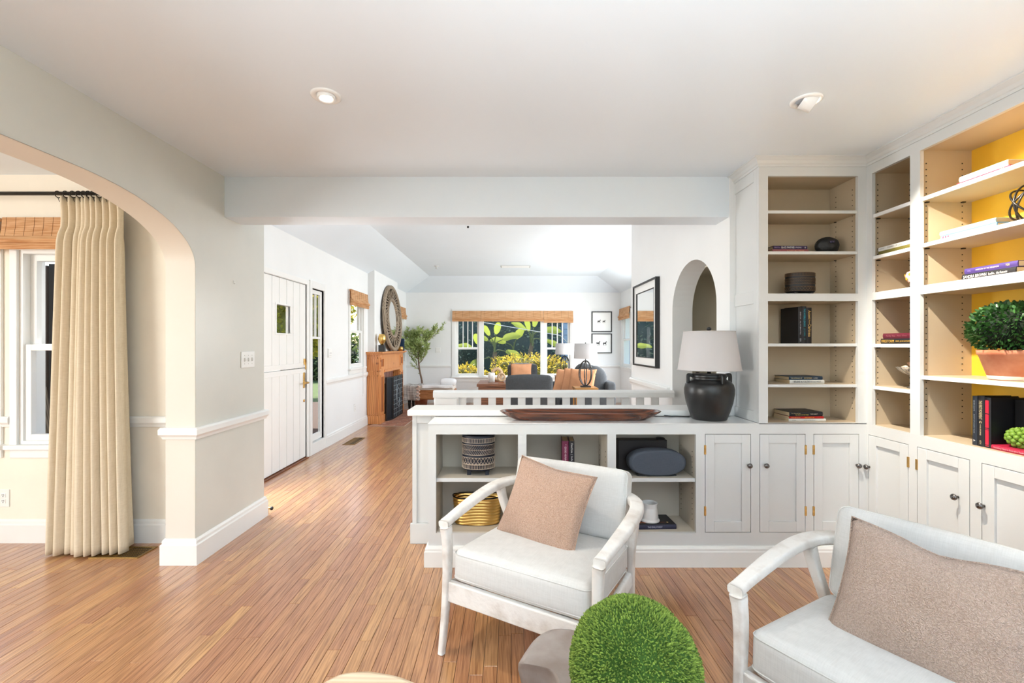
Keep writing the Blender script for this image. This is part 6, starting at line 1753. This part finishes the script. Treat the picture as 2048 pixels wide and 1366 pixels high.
throw('fur_throw', 'white fluffy throw spread over the bench seat', -.17, .47, BM, .06, mat('white_fur', (.86, .84, .82, 1), 1.0, bump=1.0, bscale=70), 4, z=.500)
po = thing('white_bolster', 'round white cushion at the end of the bench', 'cushion', (-1.30, 9.46, .50))
MB().rbox(-.17, .17, -.12, .12, .004, .115, .055, n=4, bulge=(0, 0, .02)).build('cover', mat('white_cotton', (.84, .84, .84, 1), .9, bump=.3, bscale=40), po, local=True)

# sofa group -----------------------------------------------------------
so = thing('sofa', 'charcoal grey sofa along the right side of the living room', 'sofa', (1.25, 8.1, 0))
B(-.42, .42, -.95, .95, .08, .30).build('base', M_CHAR, so, local=True, bevel=.02)
for s_ in (-1, 1): MB().rbox(-.42, .40, s_ * .95 - .10, s_ * .95 + .10, .10, .60, .06, n=4).build('arm', M_CHAR, so, local=True)
for k in (-1, 0, 1): MB().rbox(-.44, .24, k * .565 - .275, k * .565 + .275, .30, .47, .05, n=4, bulge=(0, 0, .02)).build('seat_cushion', M_CHAR, so, local=True)
MB().rbox(.28, .44, -.95, .95, .10, .74, .05, n=4).build('back', M_CHAR, so, local=True)
for k in (-1, 0, 1): MB().rbox(.02, .32, k * .565 - .28, k * .565 + .28, .45, .94, .12, n=5, bulge=(.03, 0, .04), M=Matrix.Rotation(math.radians(0), 4, 'Y')).build('back_cushion', M_CHAR, so, local=True)
for sx_ in (-.36, .36):
    for sy_ in (-.88, .88): MB().lathe([(0, 0), (.016, 0), (.026, .09), (0, .09)], seg=12, M=Matrix.Translation((sx_, sy_, 0))).build('leg', M_BROWNW, so, local=True)
def sofa_pillow(label, x, y, z, rz, tilt, a, b, m_):
    t = thing('sofa_cushion', label, 'cushion', M=Matrix.Translation((x, y, z)) @ Matrix.Rotation(math.radians(rz), 4, 'Z') @ Matrix.Rotation(math.radians(tilt), 4, 'X'), group='apricot cushions in the living room')
    pillow_mb(a, b, .052, n=16, seed=int(x * 100)).build('cover', m_, t, local=True)
sofa_pillow('apricot cushion leaning first in the row on the sofa', .97, 7.80, .70, -38, -24, .24, .23, M_ORANGE)
sofa_pillow('apricot cushion leaning in the middle of the row on the sofa', 1.08, 7.58, .71, -38, -20, .24, .24, M_ORANGE)
sofa_pillow('apricot cushion nearest the near sofa arm', 1.17, 7.36, .71, -36, -18, .24, .24, M_ORANGE)
def club_chair(name, label, x, y, rz, w_, h, d_=.75):
    t = thing(name, label, 'armchair', (x, y, 0), math.radians(rz))
    MB().rbox(-w_ / 2, w_ / 2, -d_ / 2, d_ / 2 - .08, .12, .42, .05, n=4).build('base', M_CHAR, t, local=True)
    MB().rbox(-w_ / 2 + .1, w_ / 2 - .1, -d_ / 2 - .01, d_ / 2 - .16, .41, .50, .04, n=4, bulge=(0, 0, .015)).build('seat_cushion', M_CHAR, t, local=True)
    for s_ in (-1, 1): MB().rbox(s_ * (w_ / 2 - .06) - .07, s_ * (w_ / 2 - .06) + .07, -d_ / 2 + .04, d_ / 2 - .1, .12, .62, .05, n=4).build('arm', M_CHAR, t, local=True)
    MB().rbox(-w_ / 2, w_ / 2, d_ / 2 - .16, d_ / 2, .12, h, .07, n=6, bulge=(0, .02, .02)).build('back', M_CHAR, t, local=True)
    for sx_ in (-1, 1):
        for sy_ in (-1, 1): MB().lathe([(0, 0), (.014, 0), (.024, .125), (0, .125)], seg=12, M=Matrix.Translation((sx_ * (w_ / 2 - .07), sy_ * (d_ / 2 - .12), 0))).build('leg', M_BROWNW, t, local=True)
    return t
club_chair('club_chair', 'charcoal club chair with its back to the stair railing', .285, 6.98, 180, .70, .875)
club_chair('club_chair', 'charcoal club chair facing the room in front of the wide window', .27, 9.45, 0, .64, .92, .7)
sofa_pillow('square apricot cushion on the club chair by the wide window', .235, 9.46, .745, 0, -8, .225, .20, M_ORANGE)
def end_table(label, x, y, w_, zt, gold):
    t = thing('end_table', label, 'table', (x, y, 0), group='end tables with loop lamps')
    m_ = mat('aged_gold', srgb(176, 128, 72), .4, metal=.6)
    B(-w_ / 2, w_ / 2, -w_ / 2, w_ / 2, zt - .03, zt).build('table_top', M_BROWNW if not gold else m_, t, local=True, bevel=.004)
    for sx_ in (-1, 1):
        for sy_ in (-1, 1): B(sx_ * (w_ / 2 - .02) - .012, sx_ * (w_ / 2 - .02) + .012, sy_ * (w_ / 2 - .02) - .012, sy_ * (w_ / 2 - .02) + .012, 0, zt - .03).build('leg', m_, t, local=True)
    B(-w_ / 2 + .02, w_ / 2 - .02, -w_ / 2 + .02, w_ / 2 - .02, .16, .18).build('lower_shelf', m_, t, local=True)
zt1, zt2 = PZ(774, 6.78), PZ(751, 9.3)
end_table('gold end table with a loop lamp at the near end of the sofa', PX(1170, 6.78), 6.78, .34, zt1, True)
end_table('brown end table with a loop lamp by the wide window', PX(1129, 9.3), 9.3, .38, zt2, False)
def loop_lamp(label, x, y, z, H, sw_):
    t = thing('loop_lamp', label, 'lamp', (x, y, z), group='pair of loop-base lamps')
    k_ = H / .66
    B(-.075 * k_, .075 * k_, -.055 * k_, .055 * k_, 0, .02).build('base', M_BLACK, t, local=True, bevel=.003)
    for k in range(3):
        M_ = Matrix.Rotation(math.radians(60 * k + 12), 4, 'Z')
        MB().tube([(.105 * k_ * math.cos(2 * PI * q / 36), 0, (.20 + .19 * math.sin(2 * PI * q / 36)) * k_ + .012) for q in range(36)], .008, 6, closed=True, M=M_).build('loop', M_IRON, t, local=True)
    MB().tube([(0, 0, .39 * k_), (0, 0, .66 * k_)], .006, 8).build('stem', M_IRON, t, local=True)
    MB().lathe([(sw_ * 1.06, .435 * k_), (sw_, .665 * k_), (sw_ * .985, .664 * k_), (sw_ * 1.045, .436 * k_), (sw_ * 1.06, .435 * k_)], seg=40).build('lamp_shade', M_SHADE, t, local=True)
    MB().lathe([(0, .66 * k_), (.008, .66 * k_), (.010, .675 * k_), (0, .685 * k_)], seg=12).build('finial', M_IRON, t, local=True)
loop_lamp('dark loop-base lamp nearer the stair railing', PX(1171, 6.78), 6.78, zt1, .65, PX(1193, 6.78) - PX(1171, 6.78))
loop_lamp('dark loop-base lamp in front of the wide window', PX(1129.5, 9.3), 9.3, zt2, .66, PX(1147, 9.3) - PX(1129, 9.3))
bk_ = thing('book', 'dark book under the nearer loop lamp', 'book', (PX(1171, 6.78), 6.78, zt1)); bpy.data.objects.remove(bk_)
# wooden chest with candle and ring sculptures
cf = thing('coffee_table', 'brown wooden plank coffee table in the living room', 'table', (-.28, 8.3, 0))
zc_ = PZ(764, 8.3)
B(-.30, .30, -.45, .45, zc_ - .05, zc_).build('table_top', M_BROWNW, cf, local=True, bevel=.004)
B(-.27, .27, -.42, .42, .08, zc_ - .05).build('chest', M_BROWNW, cf, local=True, bevel=.004)
for k in range(5): B(-.275, .275, -.428, -.42, .10 + k * .105, .19 + k * .105).build('board', M_BROWNW, cf, local=True, bevel=.003)
ca = thing('pillar_candle', 'white pillar candle on the coffee table', 'candle', (PX(983, 8.25), 8.25, zc_))
MB().lathe([(0, 0), (.06, 0), (.062, .17), (.055, .175), (.05, .168), (0, .166)], seg=24).build('wax', mat('candle_wax', (.9, .88, .83, 1), .5), ca, local=True)
MB().tube([(0, 0, .165), (0, 0, .182)], .002, 5).build('wick', M_BLACK, ca, local=True)
M_RAFF = mat('raffia', srgb(202, 170, 134), .8, bump=.4, bscale=80)
for (lab, px_, y_, r_) in (('tall raffia ring ornament on the coffee table', 1007, 8.35, .125), ('small raffia ring ornament beside the tall one', 1016, 8.12, .085)):
    t = thing('ring_ornament', lab, 'ornament', (PX(px_, y_) - .12, y_, zc_))
    B(-.05, .05, -.03, .03, 0, .02).build('base', M_BROWNW, t, local=True)
    MB().tube([(r_ * .7 * math.cos(2 * PI * q / 36), 0, .018 + r_ + r_ * .78 * math.sin(2 * PI * q / 36)) for q in range(36)], r_ * .24, 8, closed=True).build('ring', M_RAFF, t, local=True)
ru = thing('area_rug', 'pale wool rug under the living room seating', 'rug', (.2, 8.1, 0))
B(-1.0, 2.0, -1.7, 1.4, .0005, .004).build('pile', mat('rug_wool', (.62, .58, .52, 1), 1.0, bump=.6, bscale=60, var=.15, vscale=5), ru, local=True)

# ================================================================== OUTSIDE
M_GRASS = mat('lawn', srgb(92, 112, 58), .95, var=.3, vscale=8)
sbox('ground', -40, 40, -30, 60, -.5, -.3, M_GRASS)
def bush(label, name, c, rad, n, L_, w_, m_, core, cat='shrub', seed=1, zmin=None, group=None, droop=0):
    t = thing(name, label, cat, (c[0], c[1], -.3), group=group)
    rn = random.Random(seed); mb = MB(); ph = [rn.uniform(0, 6) for _ in range(5)]
    cz_ = c[2] + .3
    def lump(n_): return 1 + .16 * math.sin(4 * n_.x + ph[0]) * math.sin(5 * n_.z + ph[1]) + .10 * math.sin(9 * n_.x + ph[2]) * math.cos(8 * n_.z + 7 * n_.y + ph[3])
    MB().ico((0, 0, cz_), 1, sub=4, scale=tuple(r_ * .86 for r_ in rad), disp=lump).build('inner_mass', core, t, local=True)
    for i in range(n):
        zz = 1 - 2 * rn.random(); a = rn.uniform(0, 6.28); q = math.sqrt(max(0, 1 - zz * zz)); n_ = Vector((q * math.cos(a), q * math.sin(a), zz))
        if n_.y > .5: continue
        k = lump(n_) * rn.uniform(.84, 1.06); p = Vector((n_.x * rad[0] * k, n_.y * rad[1] * k, cz_ + n_.z * rad[2] * k))
        if p.z < .02: continue
        d = (n_ + Vector((rn.uniform(-1, 1), rn.uniform(-1, 1), rn.uniform(-.9, .9) - droop)))
        leaf(mb, p, d, Vector((rn.uniform(-1, 1), rn.uniform(-1, 1), rn.uniform(-1, 1))), L_ * rn.uniform(.7, 1.3), w_ * rn.uniform(.7, 1.3))
    mb.build('foliage', m_, t, local=True)['kind'] = 'stuff'
    return t
M_HEDGE = leafmat('hedge_leaf', srgb(92, 112, 98), srgb(168, 186, 156), .35, .35)
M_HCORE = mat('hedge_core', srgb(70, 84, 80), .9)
bush('tall dark hedge closing the garden behind the window', 'hedge', (-1.5, 19.1, 1.6), (4.7, 1.6, 3.7), 10000, .13, .035, M_HEDGE, M_HCORE, 'hedge', 4)
bush('tall dark hedge on the house side of the garden', 'hedge', (7.0, 20.4, 1.6), (3.6, 1.6, 3.4), 6000, .13, .035, M_HEDGE, M_HCORE, 'hedge', 9)
M_YB = leafmat('golden_leaf', srgb(170, 156, 50), srgb(244, 212, 90), .5, .5)
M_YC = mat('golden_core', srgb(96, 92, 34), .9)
bush('golden yellow shrub just outside the wide window', 'golden_shrub', (.75, 12.9, .28), (1.35, .8, .75), 5200, .085, .013, M_YB, M_YC, 'shrub', 5, droop=.2)
bush('smaller golden shrub outside the left sash of the wide window', 'golden_shrub', (-1.35, 13.4, .08), (.70, .6, .60), 2400, .085, .013, M_YB, M_YC, 'shrub', 6, droop=.2)
# bird of paradise clumps: long stalks with paddle leaves
M_BOP = leafmat('paddle_leaf', srgb(96, 128, 50), srgb(206, 214, 96), .3, .5)
M_STALK = mat('paddle_stalk', srgb(104, 116, 66), .6)
M_BARK2 = mat('palm_bark', srgb(120, 104, 88), .9, bump=.5, bscale=20)
def paddle(t, base, tip_dir, Ls, Ll, w_, seed):
    rn = random.Random(seed); d = Vector(tip_dir).normalized()
    p0 = Vector(base); p1 = p0 + Vector((d.x * .35, d.y * .35, 1)) .normalized() * Ls * .6; p2 = p0 + d * Ls
    st_ = smoothpath([p0, p1, p2], 5); MB().tube(st_, .022, 6, scales=[1.3 - .8 * i / len(st_) for i in range(len(st_))]).build('stalk', M_STALK, t, local=True)
    e = (p2 - p1).normalized(); side = e.cross(Vector((0, -1, .35))).normalized(); nn = side.cross(e)
    V = []; N = 9
    for i in range(N + 1):
        q = i / N; c = p2 + e * Ll * q - Vector((0, 0, 1)) * .28 * Ll * q * q + nn * 0
        wd = w_ * math.sin(PI * min(.98, q * .93 + .05)) ** .6
        for s_ in (-1, -.5, 0, .5, 1): V.append(tuple(c + side * wd * s_ + nn * (.18 * wd * abs(s_)) + Vector((0, 0, .012 * math.sin(11 * q + 5 * s_ + seed)))))
    MB().add(V, [(i * 5 + k, i * 5 + k + 1, (i + 1) * 5 + k + 1, (i + 1) * 5 + k) for i in range(N) for k in range(4)], True).build('leaf', M_BOP, t, local=True)
def clump(label, x, y, trunks, leaves, seed):
    t = thing('bird_of_paradise', label, 'plant', (x, y, -.3), group='bird of paradise plants in the garden')
    rn = random.Random(seed)
    for (dx, h, lean) in trunks: MB().tube(smoothpath([(dx, 0, 0), (dx + lean * .5, 0, h * .5), (dx + lean, 0, h)], 5), .075, 8).build('trunk', M_BARK2, t, local=True)
    for k, (dx, dz, ax, az, Ls, Ll) in enumerate(leaves): paddle(t, (dx, rn.uniform(-.15, .1), dz), (ax, rn.uniform(-.35, .1), az), Ls * .62, Ll * .85, .095 + .02 * (k % 3), seed * 20 + k)
clump('bird of paradise plant with paddle leaves at the left of the garden view', -.62, 15.2, ((0, 1.4, .12), (-.35, 1.2, -.1)),
      ((.1, 1.35, -.55, 1, .8, .75), (.1, 1.4, .1, 1, 1.0, .8), (.1, 1.4, .6, .9, .8, .8), (-.35, 1.2, -.7, .8, .8, .7), (.1, 1.2, .9, .5, .7, .7), (-.35, 1.1, -.1, 1, .9, .75), (.1, 1.3, -.25, 1, 1.1, .7), (0, 1.0, -.9, .3, .6, .6), (.1, 1.0, 1, .2, .6, .65), (.05, .7, .7, .3, .5, .5)), 2)
clump('bird of paradise plant with a leaning trunk in the middle of the garden view', .42, 15.6, ((0, 1.7, .35), (-.3, 1.3, -.05)),
      ((.35, 1.7, -.5, 1, .8, .8), (.35, 1.7, .1, 1, .9, .85), (.35, 1.7, .7, .8, .9, .85), (.35, 1.6, 1, .5, .7, .8), (-.3, 1.3, -.6, .9, .8, .75), (-.3, 1.3, .2, 1, .9, .7), (.3, 1.5, -.1, 1, 1.0, .8), (-.3, 1.1, -1, .3, .6, .6), (.2, 1.1, .9, .1, .6, .6), (-.2, .9, .5, .5, .6, .6)), 3)
cw = thing('utility_cable', 'pale overhead cable slanting across the garden', 'cable', (0, 14.3, 2.0))
p_l = Vector((PX(985, 14.3), 14.3, PZ(648, 14.3))); p_r = Vector((PX(1080, 14.3), 14.3, PZ(664, 14.3)))
sl_ = (p_r - p_l) / (p_r.x - p_l.x)
MB().tube([p_l + sl_ * (-5.2 - p_l.x), p_l, p_r, p_r + sl_ * (1.6 - p_r.x), (2.4, 16.28, 1.1)], .012, 6).build('cable', mat('cable_white', (.75, .75, .75, 1), .5), cw)
up_ = thing('utility_pole', 'wooden utility pole holding the garden cable, out past the hedge', 'pole', (-5.24, 14.3, -.3))
MB().lathe([(0, 0), (.10, 0), (.08, 4.2), (0, 4.2)], seg=12).build('pole', M_DRIFT, up_, local=True)
MB().box(-.5, .5, -.04, .04, 3.5, 3.62).build('crossarm', M_DRIFT, up_, local=True)
nb = thing('neighbour_house', 'pale blue-grey clapboard wall of a neighbouring house at the right of the garden', 'building', (3.2, 16.4, -.3))
M_CLAP = mat('clapboard', srgb(150, 170, 196), .7, var=.05)
B(1.95, 5.5, 16.3, 17.2, -.3, 4.6).build('wall', M_CLAP, nb)
for k in range(22): B(1.94, 5.5, 16.27, 16.3, -.2 + k * .21, -.01 + k * .21).build('clapboard', M_CLAP, nb, bevel=.01)

# porch and trees seen through door, side light and entry windows
sbox('ground_porch', -5.2, XD - .05, 4.05, 9.2, -.14, -.04, mat('porch_boards', srgb(96, 108, 124), .6, var=.1))
sbox('wall_porch_parapet', -4.75, -4.6, 5.6, 9.2, -.1, .78, mat('parapet_stucco', srgb(126, 104, 88), .8))
sbox('trim_porch_cap', -4.80, -4.55, 5.6, 9.2, .78, .82, M_TRIM)
sbox('ceiling_porch', -5.1, XD - .05, 4.05, 9.2, 2.35, 2.45, mat('porch_ceiling', srgb(84, 84, 82), .8))
sbox('trim_porch_post', -4.78, -4.58, 7.2, 7.4, .82, 2.35, mat('porch_post', srgb(150, 140, 126), .8))
pc = thing('porch_chair', 'dark slatted chair standing on the porch behind the side light', 'chair', (-3.72, 7.75, -.04), math.radians(15))
for sx_ in (-1, 1):
    for sy_ in (-1, 1): B(sx_ * .24 - .02, sx_ * .24 + .02, sy_ * .24 - .02, sy_ * .24 + .02, 0, .42 if sy_ < 0 else .95).build('leg', M_BLACK, pc, local=True)
for k in range(6): B(-.25 + k * .085, -.18 + k * .085, -.27, .27, .42, .45).build('seat_slat', M_BLACK, pc, local=True)
for k in range(6): B(-.25 + k * .085, -.18 + k * .085, .235, .26, .45, .95).build('back_slat', M_BLACK, pc, local=True)
M_TREE = leafmat('street_leaf', srgb(130, 140, 60), srgb(240, 216, 80), .5, .45); M_TREE2 = leafmat('tree_leaf', srgb(84, 104, 62), srgb(160, 172, 104), .5, .35)
bush('yellow-green street tree seen through the small door window', 'street_tree', (-7.2, 14.2, 2.3), (1.9, 1.6, 1.5), 5200, .14, .05, M_TREE, mat('tree_core', srgb(140, 132, 62), .9), 'tree', 21)
bush('dark green tree row seen through the side light', 'garden_tree', (-9.5, 22.5, .3), (4.0, 2.2, 1.9), 5200, .2, .06, M_TREE2, mat('tree_core2', srgb(36, 48, 28), .9), 'tree', 22)
bush('grey-green shrub beyond the porch', 'garden_tree', (-9.6, 9.4, -.2), (2.2, 2.2, 1.3), 3000, .14, .05, M_TREE2, mat('tree_core2', srgb(36, 48, 28), .9), 'tree', 23)
# side yard seen through the dining window
fw = thing('side_yard_fence', 'dark board fence outside the dining window', 'fence', (-6.6, 5.6, -.3))
for k in range(18): B(-8.4 + k * .19, -8.23 + k * .19, 5.6, 5.63, -.3, 2.3 + .02 * (k % 3)).build('board', mat('fence_board_%d' % (k % 3), srgb(*((58, 44, 36), (74, 56, 44), (48, 38, 32))[k % 3]), .9), fw)
B(-8.4, -5.0, 5.63, 5.67, .3, .4).build('rail', mat('fence_board_0', srgb(58, 44, 36), .9), fw)
lg = thing('log', 'split firewood log leaning outside the dining window', 'log', M=Matrix.Translation((-4.93, 4.75, .28)) @ Matrix.Rotation(math.radians(-9), 4, 'Y'))
MB().prism([(-.07, -.06), (.08, -.05), (.06, .07), (-.05, .08)], 'Z', -.58, .60).build('log', M_DRIFT, lg, local=True)
